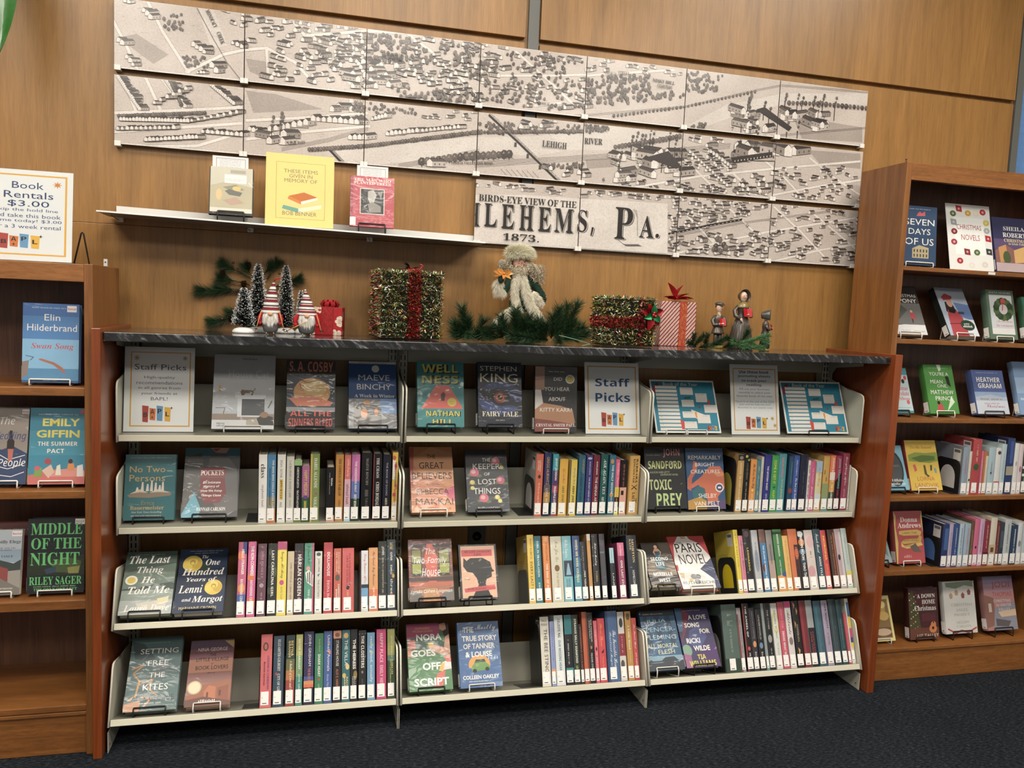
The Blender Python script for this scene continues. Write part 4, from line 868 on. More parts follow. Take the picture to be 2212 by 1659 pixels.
face('L', 0, C1, (1318,668), (1652,672), (1330,200), (1650,205), 'black book with a giant orange sun behind branches,', '1e1e22',
  [('r',0,.2,1,.72,'2f3a44'),('e',.52,.46,.38,.21,'d89a4e'),('e',.58,.4,.24,.13,'e0b868'),('p',[(.05,.55),(.5,.5),(.95,.6),(.9,.66),(.2,.66)],'c46a44'),('r',0,.68,1,.74,'8c8f92'),('l',[(.1,.2),(.4,.32),(.6,.3)],.012,K_),('l',[(.5,.24),(.75,.3),(.95,.26)],.01,K_),('l',[(.2,.24),(.3,.4)],.01,K_),
   ('S. A. COSBY',.5,.085,.9,.15,'c8643c','b'),('x',.5,.205,.9,.012,'c8b48c',7),('ALL THE',.5,.77,.84,.075,'d0482e','b'),('SINNERS BLEED',.5,.9,.9,.12,'c23c2a','b')], sart=[('s','S. A. COSBY',.06,.3,.3,.7,'c8643c','b')])
face('L', 0, C1, (1748,650), (2078,655), (1755,195), (2070,200), 'deep blue book with a white dot and snowy cabin,', '24508c',
  [('r',0,0,1,.035,'d8d8d4'),('x',.5,.018,.6,.012,'4a4a4a',6),('e',.56,.11,.08,.055,'dfe0dc'),('r',0,.56,1,1,'7f8284'),('r',.66,.56,1,.78,'6f9cd0'),('p',[(.1,.72),(.35,.58),(.68,.7),(.68,1),(.1,1)],'5e5c58'),('e',.32,.78,.07,.07,'d0823c'),('e',.57,.76,.04,.06,'c87a3a'),('e',.38,.62,.08,.03,'c88a4a'),('MAEVE',.53,.245,.66,.085,W_,'n'),('BINCHY',.53,.385,.72,.085,W_,'n'),('A Week in Winter',.54,.52,.84,.05,W_,'B')])
face('M', 0, C2, (165,720), (565,720), (165,168), (553,165), 'teal book with yellow block letters and a red triangle,', '2d8a8c',
  [('p',[(.4,.36),(.68,.36),(.98,.72),(.08,.72)],'d8523c'),('e',.74,.62,.1,.068,'d0b832'),('x',.74,.61,.12,.012,'5a5420',2),('x',.74,.64,.1,.012,'5a5420',2),('p',[(.5,.5),(.56,.46),(.6,.5),(.58,.6),(.51,.6)],'4a2a28'),
   ('WELL',.51,.11,.8,.14,'1b2220','h'),('NESS',.51,.28,.8,.14,'1b2220','h'),('NATHAN',.56,.8,.74,.085,'1b2220','h'),('HILL',.56,.925,.46,.085,'1b2220','h'),('r',0,0,.001,.001,'2d8a8c'),('WELL',.49,.1,.78,.125,'d8cc44','b'),('NESS',.49,.27,.78,.125,'b8b84a','b'),('NATHAN',.545,.795,.72,.075,'d8cc44','b'),('HILL',.545,.92,.44,.075,'d8cc44','b')], T=.036, sart=[('s','NATHAN HILL',.1,.5,.3,.7,'d8cc44','b')])
eyec = [('e',.5,.56,.5,.26,'2a3f78')]+[('l',[(.5+.2*math.cos(a),.56+.13*math.sin(a)),(.5+.48*math.cos(a),.56+.3*math.sin(a))],.008,'182444') for a in [i*.35 for i in range(18)]]+[('p',[(.0,.42),(.25,.44),(.36,.4),(.6,.4),(.72,.5),(.74,.58),(1,.62),(1,.7),(.72,.66),(.5,.68),(.3,.6),(.12,.56)],'23252c'),('e',.5,.545,.2,.125,'1c1418'),('e',.5,.545,.14,.088,'7a2f22'),('e',.5,.545,.095,.06,'c8643a'),('e',.5,.545,.06,.038,'2a1512'),('e',.52,.53,.02,.014,'f0dcc0')]
face('M', 0, C2, (685,722), (1060,718), (680,170), (1047,167), 'dark navy book with a large red eye,', '1d2436', eyec+[('STEPHEN',.47,.1,.84,.075,'d8d2bc','n'),('KING',.48,.245,.86,.135,'e4deb8','n'),('FAIRY TALE',.5,.8,.82,.075,'ece4c4','B'),('x',.5,.895,.2,.018,'c8c0a8',2)], T=.04)
face('M', 0, C2, (1165,765), (1522,770), (1175,212), (1523,215), 'black and brown portrait book with a gold sticker,', '3a3a3c',
  [('r',0,0,.22,.36,'a87a64'),('p',[(0,.36),(.14,.36),(.2,.6),(.1,.7),(0,.7)],'d8d2ca'),('p',[(0,.66),(.2,.56),(.6,.6),(.9,.66),(.96,.86),(.7,1),(0,1)],'b0805e'),('p',[(0,.8),(.3,.82),(.9,.88),(.8,1),(0,1)],'8a4a44'),('e',.83,.19,.11,.07,'e0dcd0'),('e',.83,.19,.085,.052,'c9b23c'),('x',.52,.075,.4,.018,W_,3),('DID',.54,.19,.2,.05,W_,'n'),('YOU HEAR',.52,.345,.6,.06,W_,'n'),('ABOUT',.52,.5,.4,.06,W_,'n'),('KITTY KARR?',.5,.665,.76,.06,W_,'n'),('CRYSTAL SMITH PAUL',.5,.9,.94,.045,W_,'B')], st='w')
face('M', 0, C2, (1600,785), (2075,790), (1590,165), (2050,185), 'white sign reading staff picks in large navy letters', sheet, fr(.05,.05,.95,.94,.02,GD,.78)+[('Staff',.51,.28,.64,.115,'24477c','b'),('Picks',.51,.49,.64,.13,'24477c','b')]+logo(.5,.8,.42,.2), st='', kind='sign', T=.005)
def boty():
    a = [('r',.02,.03,.98,.97,'2f7f96'),('p',[(.06,.1),(.12,.04),(.13,.12)],'8c2a34'),('r',.03,.12,.07,.26,'8c2a34'),('Book of the Year',.47,.075,.54,.065,'e8e4d4','n')]
    for i in range(12):
        v = .115+i*.072; a += [('r',.07,v,.4,v+.052,'dedad2'),('x',.11,v+.012,.04,.01,'55606a',1)]
    for u, v, w, h in ((.45,.14,.2,.14),(.45,.38,.19,.13),(.68,.25,.18,.17),(.44,.6,.2,.12),(.79,.47,.19,.15),(.66,.66,.2,.16),(.44,.79,.2,.13)):
        a += [('r',u,v,u+w,v+h,'dad6cf'),('x',u+w/2,v+.02,w*.7,.012,'6a7078',4)]
    a += [('p',[(.39,.74),(.45,.8),(.44,.94),(.4,.94)],'c84a42'),('p',[(.58,.56),(.78,.66),(.66,.74),(.6,.7)],'e0d6cc'),('p',[(.63,.62),(.66,.6),(.66,.72),(.64,.72)],'d8923c'),('p',[(.85,.4),(.9,.38),(.89,.47),(.86,.47)],'c84a42'),('e',.72,.52,.012,.016,'8c2a34'),('p',[(.5,.33),(.6,.31),(.6,.35),(.5,.36)],'26585c')]
    return a+logo(.87,.91,.15,.1)
face('R', 0, C3, (180,660), (705,675), (122,228), (635,255), 'teal reading journal sheet on two white wire stands', 'e4e4e2', boty(), st='ww', kind='board', T=.004)
face('R', 0, C3, (790,690), (1185,690), (768,118), (1165,122), 'white sign of navy instructions with two gold stars', sheet, fr(.06,.055,.95,.945,.018,GD,.78)+
  [(t,.5,v,w,.045,NV,'b') for t,v,w in (('Use these book',.105,.62),('journaling sheets',.17,.68),('to track your',.235,.52),('reading.',.295,.32))]+[(t,.5,v,w,.038,'5a6588','n') for t,v,w in (('Fill out your favorites',.355,.62),('monthly to select your',.405,.66),('favorite book of the year',.455,.74))]+
  [(t,.5,v,w,.03,'7a86a8','n') for t,v,w in (('Hand in at the end of the 2024',.53,.8),('year and we may use your',.575,.66),('favorites in our yearly vote',.62,.72))]+logo(.52,.835,.44,.18)+star(.85,.77,.05,'c89a3c')+star(.9,.87,.05,'c89a3c'), st='', kind='sign', T=.005)
face('R', 0, C3, (1240,690), (1735,678), (1180,265), (1650,262), 'teal reading journal sheet on one black wire stand', 'e4e4e2', boty(), st='k', kind='board', T=.004, stand_w=.32)
# second shelf
D1 = (230, 940, 3.3515); D2 = (860, 940, 4.022); D3 = (1370, 940, 4.1736)
face('L', 1, D1, (118,628), (488,614), (155,147), (497,143), 'sea green book with paper figures on an open book,', '2c6a70',
  [('No Two',.44,.225,.7,.095,'c0a060','n'),('Persons',.44,.36,.7,.1,'c0a060','n'),('p',[(.06,.62),(.3,.55),(.48,.6),(.66,.55),(.94,.6),(.9,.63),(.5,.66),(.1,.65)],'8a7866'),('p',[(.1,.6),(.3,.53),(.48,.585),(.3,.575)],'c9b8a0'),('p',[(.48,.585),(.66,.53),(.92,.585),(.66,.575)],'c9b8a0')]+[('p',[(x,.56),(x+.02,y),(x+.05,y),(x+.06,.56)],'d4ccc0') for x,y in ((.22,.5),(.32,.42),(.42,.45),(.5,.4),(.58,.43),(.66,.47),(.72,.42))]+
  [('Erica',.47,.735,.26,.06,'8c7c50','n'),('Bauermeister',.46,.81,.66,.06,'b89a58','B'),('New York Times bestselling',.45,.88,.6,.035,'d8d0bc','I'),('x',.5,.05,.8,.012,'a8b8b0',8),('x',.45,.93,.6,.016,'d8d0bc',6)])
face('L', 1, D1, (538,630), (945,615), (575,122), (972,118), 'grey jacket book with a red knitted pocket,', '4a4a4c',
  [('r',0,0,1,.14,'4f7a86'),('p',[(.45,0),(.8,0),(.74,.08),(.56,.07)],'c8a090'),('p',[(.48,.015),(.64,.01),(.56,.05)],'a83a3a'),('p',[(.05,.12),(.3,.08),(.4,.5),(.1,.9),(0,.9)],'5a5856'),('p',[(.45,.1),(.75,.1),(.95,.3),(1,.9),(.7,1),(.4,.6)],'626060'),('p',[(0,.96),(.2,.64),(.34,.88),(.3,1),(0,1)],'5aa0b4'),('p',[(.29,.34),(.33,.29),(.72,.29),(.76,.36),(.74,.43),(.3,.43)],'8c2a2c'),('p',[(.3,.44),(.74,.44),(.78,.66),(.66,.8),(.4,.8),(.3,.66)],'7a2428'),
   ('POCKETS',.51,.365,.42,.075,W_,'B'),('An Intimate',.51,.505,.32,.035,W_,'b'),('History of',.51,.565,.28,.04,W_,'b'),('How We Keep',.51,.63,.38,.04,W_,'b'),('Things Close',.51,.695,.36,.04,W_,'b'),('HANNAH CARLSON',.52,.885,.52,.05,W_,'B')])
face('M', 1, D2, (118,688), (500,662), (95,112), (466,104), 'peach orange book with large charcoal capitals,', 'cf8a58',
  [('p',[(0,.2),(.5,0),(1,.1),(1,.4),(.3,.5)],'d99a6a'),('p',[(0,.5),(.4,.4),(.9,.66),(.6,1),(0,.9)],'c97a4c'),('p',[(.7,.7),(1,.6),(1,.85)],'c84a6a'),('p',[(0,.02),(.1,0),(.06,.6),(0,.6)],'b85a4a'),('THE',.5,.15,.2,.06,'2c2624','n'),('GREAT',.5,.29,.58,.1,'2c2624','n'),('BELIEVERS',.5,.45,.92,.105,'2c2624','n'),('A NOVEL',.52,.575,.3,.035,'3a2c2a','n'),('REBECCA',.5,.69,.74,.09,'2c2624','n'),('MAKKAI',.53,.84,.86,.1,'2c2624','n'),('THE HUNDRED-YEAR HOUSE',.55,.945,.7,.025,'3a2c2a','n')], st='w', page='b8644a')
fl = []
for u, v, r, c in ((.72,.19,.1,'c8506a'),(.2,.37,.11,'c8506a'),(.82,.5,.1,'c8506a'),(.4,.78,.11,'c8506a'),(.86,.29,.05,'d8c858'),(.14,.53,.06,'d8c858'),(.14,.62,.05,'d8c858'),(.72,.77,.06,'d8c858'),(.78,.83,.05,'d8c858')):
    fl += [('e',u+r*.9,v+r*.5,r*.7,r*.25,'5f6f4a'),('e',u-r*.9,v+r*.4,r*.6,r*.22,'5f6f4a'),('e',u,v,r,r*.62,c),('e',u-r*.2,v-.01,r*.5,r*.3,mixc(c,W_,.4))]
face('M', 1, D2, (605,690), (972,666), (580,142), (935,132), 'charcoal book scattered with pink and yellow flowers,', '34383e', fl+[('r',0,.0,.001,.001,'34383e'),('THE',.5,.17,.2,.06,W_,'n'),('KEEPER',.5,.275,.66,.085,W_,'n'),('OF',.5,.4,.14,.05,W_,'n'),('LOST',.5,.52,.44,.085,W_,'n'),('THINGS',.48,.67,.64,.095,W_,'n'),('RUTH HOGAN',.5,.945,.5,.045,W_,'n')])
face('R', 1, D3, (118,700), (480,684), (92,138), (432,130), 'black book with pastel green and pink thriller lettering,', '232527',
  [('JOHN',.68,.1,.42,.14,'d8868c','b'),('x',.24,.13,.36,.02,'8f9290',4),('SANDFORD',.5,.29,.84,.13,'c8cf7a','b'),('A LUCAS AND LETTY',.36,.41,.5,.03,'b8bf8c','n'),('DAVENPORT NOVEL',.6,.45,.44,.03,'b8bf8c','n'),('TOXIC',.36,.61,.56,.17,'c2d08a','b'),('PREY',.56,.85,.64,.2,'b4cc84','b')], T=.034)
face('R', 1, D3, (487,710), (825,696), (457,155), (792,150), 'blue book wrapped by an orange octopus,', '2c527c',
  [('p',[(.2,.2),(.3,.24),(.28,.36),(.14,.5),(.1,.7),(0,.66),(.02,.5),(.16,.36)],'c0603c'),('p',[(.4,.46),(.62,.3),(.9,.3),(1,.4),(1,.66),(.8,.8),(.84,1),(.7,.9),(.6,1),(.46,.74),(.3,.6),(.12,.66),(.1,.6)],'c8643e'),('p',[(.12,.7),(.3,.62),(.46,.66),(.5,.8),(.4,1),(.2,1)],'3a6a72'),('e',.88,.43,.12,.04,'d88a5a'),('p',[(0,.86),(.3,.8),(.5,.86),(.5,1),(0,1)],'b88a34'),('p',[(.5,.9),(1,.84),(1,1),(.5,1)],'5a4a72'),('e',.86,.65,.115,.075,'e4e0dc'),('e',.86,.65,.085,.055,'4a4a78'),('r',.82,.635,.9,.665,W_),
   ('REMARKABLY',.5,.155,.88,.065,W_,'n'),('BRIGHT',.5,.27,.52,.06,W_,'n'),('CREATURES',.5,.385,.78,.06,W_,'n'),('SHELBY',.53,.78,.48,.07,W_,'n'),('VAN PELT',.5,.905,.68,.065,W_,'n')], st='w', T=.022, sticker=False)
# third shelf
E1 = (200, 1140, 3.253); E2 = (860, 1130, 4.022); E3 = (1370, 1120, 4.1736)
face('L', 2, E1, (175,618), (548,602), (248,170), (600,165), 'misty green book with white brush script and boat,', '33483f',
  [('r',0,.14,1,.34,'41564c'),('p',[(0,.34),(1,.2),(1,.5),(0,.6)],'66786a'),('r',0,.62,1,.8,'8c9a90'),('r',0,.78,1,1,'a8b0ac'),('p',[(.3,.82),(.9,.78),(.86,.93),(.4,.95)],'c8c4b4'),('p',[(.7,.76),(.92,.73),(.92,.82),(.72,.83)],'d8cca0'),('e',.16,.46,.12,.075,'e8e4d8'),('e',.16,.46,.08,.05,'d8bc3c'),('The Last',.47,.13,.8,.13,W_,'J'),('Thing',.5,.31,.52,.13,W_,'J'),('He',.48,.46,.26,.1,W_,'J'),('Told Me',.52,.62,.8,.12,W_,'J'),('Laura Dave',.52,.9,.86,.1,W_,'J'),('x',.46,.05,.6,.012,'a8b4a8',6)], T=.034)
rose = lambda u, v, r: [('e',u,v,r,r*.66,'d8b838'),('e',u-r*.5,v+r*.1,r*.5,r*.36,'e0c64a'),('e',u+r*.45,v+r*.05,r*.5,r*.38,'c8a42c'),('e',u,v-r*.2,r*.5,r*.3,'e4cc5c'),('e',u,v-r*.1,r*.3,r*.2,'b8902a'),('e',u,v-r*.05,r*.18,r*.12,'e0c64a')]
face('L', 2, E1, (560,607), (915,597), (628,158), (965,150), 'night blue book with two yellow roses,', '1c2f4c',
  [('p',[(0,.4),(1,.3),(1,.6),(0,.7)],'1a2740'),('p',[(.3,.34),(.6,.2),(.7,.3),(.4,.45)],'2a3a34')]+rose(.28,.24,.2)+rose(.76,.62,.18)+[('r',0,0,.001,.001,'1c2f4c'),('The',.53,.13,.13,.055,W_,'J'),('One',.7,.22,.3,.1,W_,'J'),('Hundred',.52,.37,.86,.11,W_,'J'),('Years of',.5,.5,.62,.08,W_,'J'),('Lenni',.3,.64,.48,.12,W_,'J'),('and',.24,.8,.18,.055,W_,'J'),('Margot',.66,.81,.62,.12,W_,'J'),('MARIANNE CRONIN',.48,.93,.74,.045,'d8c890','n'),('x',.55,.035,.7,.014,'b8c0c8',6),('x',.55,.07,.5,.014,'b8c0c8',5)], T=.032)
bk = []
face('M', 2, E2, (103,668), (490,662), (112,122), (492,132), 'rust brick book with two lit windows,', '7a4438',
  [('r',0,0,1,.08,'6a3430'),('r',0,.08,1,.14,'3a2c2a'),('r',.06,.16,.3,.6,'2c2a24'),('r',.68,.16,.94,.6,'2c2a24'),('r',.08,.18,.28,.38,'8a8a4a'),('r',.08,.4,.28,.56,'9aa04a'),('r',.7,.18,.92,.38,'8a8a4a'),('r',.7,.4,.92,.56,'9aa04a'),('p',[(.42,.08),(.54,.08),(.66,.3),(.62,.7),(.44,.7),(.36,.3)],'c8523c'),('r',0,.62,1,.68,'4a3a34'),('r',0,.7,1,.76,'b8583a'),('r',.1,.76,.9,.92,'a0623e'),('p',[(.3,1),(.36,.8),(.62,.8),(.7,1)],'b8824c'),('p',[(0,.84),(.28,.86),(.24,1),(0,1)],'6a6660'),('p',[(.74,.88),(1,.82),(1,1),(.72,1)],'6f6a66'),('The',.5,.2,.22,.1,W_,'i'),('Two-Family',.49,.36,.76,.13,W_,'i'),('House',.5,.54,.42,.13,W_,'i'),('Lynda Cohen Loigman',.5,.85,.92,.07,W_,'i'),('x',.5,.035,.76,.012,'c8a8a0',8)], T=.03)
face('M', 2, E2, (548,670), (882,655), (525,188), (845,182), 'black bordered book with a silhouette in profile,', '1e1c1c',
  [('r',.05,.03,.95,.97,'d8a888'),('r',.07,.1,.88,.22,'c02f36'),('p',[(.12,.24),(.2,.3),(.3,.25),(.62,.25),(.82,.33),(.86,.46),(.92,.5),(.84,.52),(.84,.6),(.7,.64),(.66,.72),(.8,.97),(.3,.97),(.48,.74),(.44,.62),(.34,.52),(.2,.5),(.1,.4)],'1d1b1c'),('p',[(.1,.8),(.9,.74),(.92,.83),(.12,.87)],'c02f36'),('MY LIFE',.3,.135,.3,.04,'3a1416','B'),('LIFE',.5,.19,.2,.04,'3a1416','B'),('x',.66,.135,.36,.03,'3a1416',4),('KATE MANNING',.44,.81,.48,.035,'3a1416','B'),('a novel',.2,.63,.14,.03,'3a2c28','S')], T=.032)
face('R', 2, E3, (165,632), (425,608), (35,222), (318,212), 'dark brown book with a woman in a teal gown,', '2e2724',
  [('p',[(.6,0),(1,0),(1,.5),(.7,.3)],'4a4038'),('p',[(.1,.4),(1,.5),(1,.8),(0,.7)],'7a6a54'),('r',0,.74,1,1,'2a2018'),('e',.5,.1,.06,.04,'c89a7c'),('p',[(.44,.14),(.58,.14),(.66,.22),(.6,.3),(.42,.3),(.36,.22)],'c08a70'),('p',[(.42,.2),(.6,.2),(.6,.36),(.74,.58),(.5,.64),(.28,.56),(.42,.36)],'2f5a66'),('SECOND',.52,.37,.62,.075,W_,'b'),('LIFE',.5,.49,.3,.075,W_,'b'),('MIRIELLE',.5,.71,.66,.075,W_,'b'),('WEST',.5,.84,.4,.075,W_,'b'),('x',.5,.95,.9,.05,'c8a84a',2),('THE',.48,.24,.1,.05,'1c3a40','n')], T=.034)
face('R', 2, E3, (445,635), (785,625), (285,168), (618,155), 'red and white book with an oyster plate,', 'b83238',
  [('p',[(.3,0),(.56,0),(.6,.06),(.8,.14),(1,.4),(.94,1),(0,1),(0,.5),(.12,.16)],'e4e0dc'),('p',[(.36,0),(.5,0),(.5,.05),(.38,.05)],'d0a890'),('p',[(0,.55),(.06,.55),(.04,.66),(0,.66)],'b83238'),('p',[(.62,.64),(1,.44),(1,1),(.86,1),(.9,.84)],'3c4266'),('e',.36,.84,.42,.24,'e8e4e0'),('e',.4,.83,.3,.17,'dcd8d2'),('e',.38,.78,.08,.05,'8c8f90'),('e',.5,.78,.07,.045,'7d8082'),('e',.44,.87,.08,.05,'8f9294'),('e',.28,.84,.05,.03,'d8b85a'),('p',[(.02,.7),(.16,.7),(.13,.8),(.06,.8)],'c8b48a'),('l',[(.1,.8),(.12,.92)],.012,'a8a49c'),
   ('THE',.28,.13,.14,.04,'1d1c1e','n'),('PARIS',.49,.23,.7,.18,'1d1c1e','n'),('NOVEL',.52,.45,.74,.19,'1d1c1e','n'),('RUTH REICHL',.48,.89,.86,.055,'2a2a30','n'),('x',.45,.945,.66,.018,'6a6a70',6)], st='w', T=.03)
# bottom shelf
F1 = (190, 1330, 3.16); F2 = (840, 1310, 3.8138); F3 = (1370, 1270, 4.1736)
face('L', 3, F1, (235,688), (600,672), (305,182), (655,166), 'grey teal book with amber ropes and spaced capitals,', '4a6868',
  [('p',[(0,.05),(.25,.1),(.5,.3),(.4,.34),(.1,.3)],'34484a'),('l',[(.5,.14),(.1,.42),(.3,.46)],.018,'5a6a66'),('e',.62,.46,.16,.1,'5a6c6e'),('l',[(.06,.44),(.3,.38),(.1,.5),(.24,.6)],.03,'b8854a'),('l',[(.24,.6),(.2,.8),(.06,.86)],.034,'c88f4c'),('l',[(.2,.66),(.5,.58),(.42,.7),(.6,.8)],.028,'b8844a'),('l',[(.3,.82),(.5,.84),(.34,.97)],.036,'c8946a'),('p',[(0,.9),(.3,.86),(.3,1),(0,1)],'c08a64'),('SETTING',.56,.2,.74,.07,W_,'n'),('FREE',.56,.365,.4,.07,W_,'n'),('THE',.56,.53,.3,.07,W_,'n'),('KITES',.56,.69,.48,.085,W_,'n'),('ALEX GEORGE',.53,.835,.8,.07,'27302f','n'),('x',.5,.9,.44,.016,W_,3),('x',.5,.08,.5,.012,'8fa8a8',6)], T=.03)
face('L', 3, F1, (655,652), (965,640), (712,200), (1005,186), 'mauve book with a moonlit village and red spine,', '9a6a62',
  [('r',0,0,1,.14,'6a5668'),('r',0,.14,1,.3,'8a5f66'),('r',0,.3,1,.5,'b07a62'),('r',0,.5,1,.66,'8a5c56'),('p',[(0,.84),(.3,.8),(.36,.68),(1,.62),(1,1),(0,1)],'9a5a3a'),('p',[(.4,.78),(.5,.7),(.66,.72),(.66,1),(.4,1)],'b8683e'),('p',[(.7,.74),(.94,.7),(.96,1),(.7,1)],'8c4a30'),('r',.46,.8,.5,.88,'5a2c20'),('r',.74,.78,.78,.86,'5a2c20'),('p',[(0,.9),(.4,.86),(1,.94),(1,1),(0,1)],'6a3a2e'),('e',.18,.72,.16,.1,'c8b48c'),('e',.18,.72,.13,.082,'e4d4b0'),('p',[(.78,.02),(1,.02),(1,.14)],'c0a068'),('NINA GEORGE',.52,.15,.68,.055,W_,'n'),('THE',.53,.235,.14,.045,'2a2024','n'),('LITTLE VILLAGE',.53,.305,.74,.055,'2a2024','n'),('of',.53,.37,.06,.035,'2a2024','S'),('BOOK LOVERS',.53,.43,.74,.06,'2a2024','n'),('x',.53,.51,.18,.02,'2a2024',2),('x',.5,.92,.4,.04,W_,2)], st='w', T=.026, page='a8302c')
face('M', 3, F2, (170,722), (530,698), (135,165), (494,145), 'green and pink book with a woman at a mailbox,', '3f7a44',
  [('p',[(0,0),(.8,0),(.76,.22),(.4,.2),(0,.28)],'a83f6a'),('p',[(0,.24),(.4,.18),(.9,.3),(1,.4),(0,.4)],'24503a'),('p',[(.76,0),(1,0),(1,.26),(.9,.26),(.84,.12),(.8,.06)],'3a2420'),('p',[(.78,.02),(.92,0),(.94,.1),(.86,.13),(.78,.1)],'cf9474'),('p',[(.9,.22),(1,.18),(1,.46),(.86,.5),(.54,.42),(.5,.34),(.56,.32),(.86,.38)],'cf9474'),('p',[(.48,.3),(.62,.3),(.6,.36),(.5,.36)],'d8b43c'),('p',[(.02,.26),(.18,.24),(.2,.38),(.02,.4)],'b8503a'),('p',[(.0,.4),(.1,.4),(.1,.5),(0,.5)],'d88a6a'),('p',[(.8,.6),(1,.56),(1,.7),(.76,.72)],'e0d0cc'),('p',[(.76,.62),(.86,.6),(.8,.74),(.7,.72)],'d8a83c'),('p',[(.66,.76),(.86,.72),(.76,.97),(.56,.97)],'c8503a'),('p',[(.84,.52),(1,.48),(1,.6),(.9,.6)],'d05a4a'),
   ('ANNABEL',.38,.075,.36,.035,'d8a04a','n'),('MONAGHAN',.38,.12,.46,.035,'d8a04a','n'),('NORA',.52,.215,.6,.1,W_,'h'),('GOES',.36,.45,.58,.1,W_,'h'),('OFF',.54,.65,.42,.11,W_,'h'),('SCRIPT',.52,.875,.8,.11,W_,'h')], T=.028)
face('M', 3, F2, (592,682), (940,650), (560,140), (894,114), 'blue book with a green car before a sunset,', '3a669c',
  [('l',[(.5,.62),(u,v)],.006,'5a86b4') for u,v in ((0,.0),(.3,0),(.7,0),(1,.0),(1,.3),(1,.5),(0,.3),(0,.5))]+[('e',.48,.66,.26,.15,'dc9838'),('r',.2,.7,.8,.82,'3a669c'),('p',[(.28,.7),(.36,.63),(.62,.62),(.72,.68),(.72,.74),(.3,.76)],'6a9a4c'),('p',[(.36,.63),(.4,.58),(.6,.575),(.64,.62)],'3a4a34'),('e',.36,.75,.05,.03,'2a2a2a'),('e',.66,.73,.05,.03,'2a2a2a'),('THE',.26,.12,.26,.085,W_,'h'),('Mostly',.68,.1,.5,.11,W_,'S'),('TRUE STORY',.52,.255,.84,.085,W_,'h'),('OF TANNER',.5,.375,.76,.085,W_,'h'),('& LOUISE',.48,.5,.64,.085,W_,'h'),('COLLEEN OAKLEY',.5,.845,.86,.06,W_,'h'),('x',.46,.905,.5,.02,W_,4),('x',.82,.56,.24,.06,'b8cce0',3)], st='w', T=.028)
face('R', 3, F3, (140,728), (462,705), (62,182), (325,172), 'blue striped book with a dark house skyline,', '245a80',
  [('r',0,0,1,.1,'1c2c3c'),('p',[(.1,.1),(.2,.1),(.25,.6),(.1,.6)],'1d4464'),('p',[(.4,.1),(.55,.1),(.55,.6),(.42,.6)],'1d4464'),('p',[(.7,.1),(.85,.1),(.9,.6),(.75,.6)],'1d4464'),('r',0,.76,1,.84,'7aa0b4'),('p',[(0,.86),(.1,.82),(.2,.86),(.4,.84),(.5,.79),(.76,.78),(.86,.84),(1,.84),(1,1),(0,1)],'333d48'),('JULIA',.44,.19,.56,.075,'b8d4e0','n'),('SPENCER-',.48,.325,.94,.075,'a8cce0','n'),('FLEMING',.5,.455,.86,.075,'b8d4e0','n'),('ALL MORTAL',.5,.6,.86,.07,'d8d0a0','n'),('FLESH',.58,.7,.46,.07,'d8d0a0','n'),('x',.4,.06,.6,.02,'c8b08a',4)], st='w', T=.026)
face('R', 3, F3, (480,692), (785,685), (332,156), (680,150), 'violet book with bold white and yellow capitals,', '3a3060',
  [('p',[(0,0),(.2,0),(.24,.2),(.1,.4),(0,.4)],'3c6a90'),('p',[(.2,.0),(.4,.1),(.2,.4),(.1,.5),(0,.6),(.16,.3)],'7a2a44'),('p',[(.3,.4),(.6,.3),(.8,.5),(.5,.7),(.2,.6)],'44508a'),('e',.12,.72,.14,.1,'7aa08a'),('p',[(.5,.7),(1,.6),(1,1),(.4,1)],'4a2a66'),('p',[(0,.76),(.2,.8),(.2,1),(0,1)],'9a5a86'),('A LOVE',.62,.17,.54,.08,W_,'h'),('SONG',.42,.3,.44,.08,W_,'h'),('FOR',.76,.41,.3,.08,W_,'h'),('RICKI',.36,.56,.4,.085,W_,'h'),('WILDE',.56,.69,.48,.085,W_,'h'),('TIA',.5,.83,.24,.075,'e0d438','b'),('WILLIAMS',.5,.935,.78,.09,'e0d438','b'),('x',.5,.05,.56,.02,'d8a888',4)], T=.03)
# left bookcase
G1 = (0, 340, 2.515); G2 = (0, 860, 2.077)
face('C', 0, G1, (118,1225), (425,1230), (128,794), (428,800), 'sky blue book with a diver over the sea,', '3f7cb8',
  [('r',0,0,1,.16,'2f66a8'),('r',0,.45,1,.82,'7ab0d4'),('r',0,.82,1,.97,'4a86b0'),('r',0,.97,1,1,'2c5a84'),('p',[(.0,.74),(.12,.72),(.1,.9),(0,.94)],'8a7a72'),('l',[(.06,.66),(.2,.68),(.14,.72)],.012,'4a4a44'),('p',[(.29,.7),(.34,.695),(.56,.74),(.68,.79),(.72,.81),(.78,.9),(.68,.84),(.54,.77),(.3,.715)],'a8664c'),('r',.78,.02,.95,.1,'e8e4e4'),('Rental',.865,.06,.14,.028,'b83a4a','b'),('Elin',.52,.175,.28,.08,W_,'n'),('Hilderbrand',.52,.305,.88,.085,W_,'n'),('Swan Song',.53,.545,.76,.09,'c04a50','J'),('x',.46,.055,.6,.014,'c8d8e8',6),('LARGE PRINT',.5,.965,.26,.02,W_,'b')], st='w', stand_w=.72, T=.03)
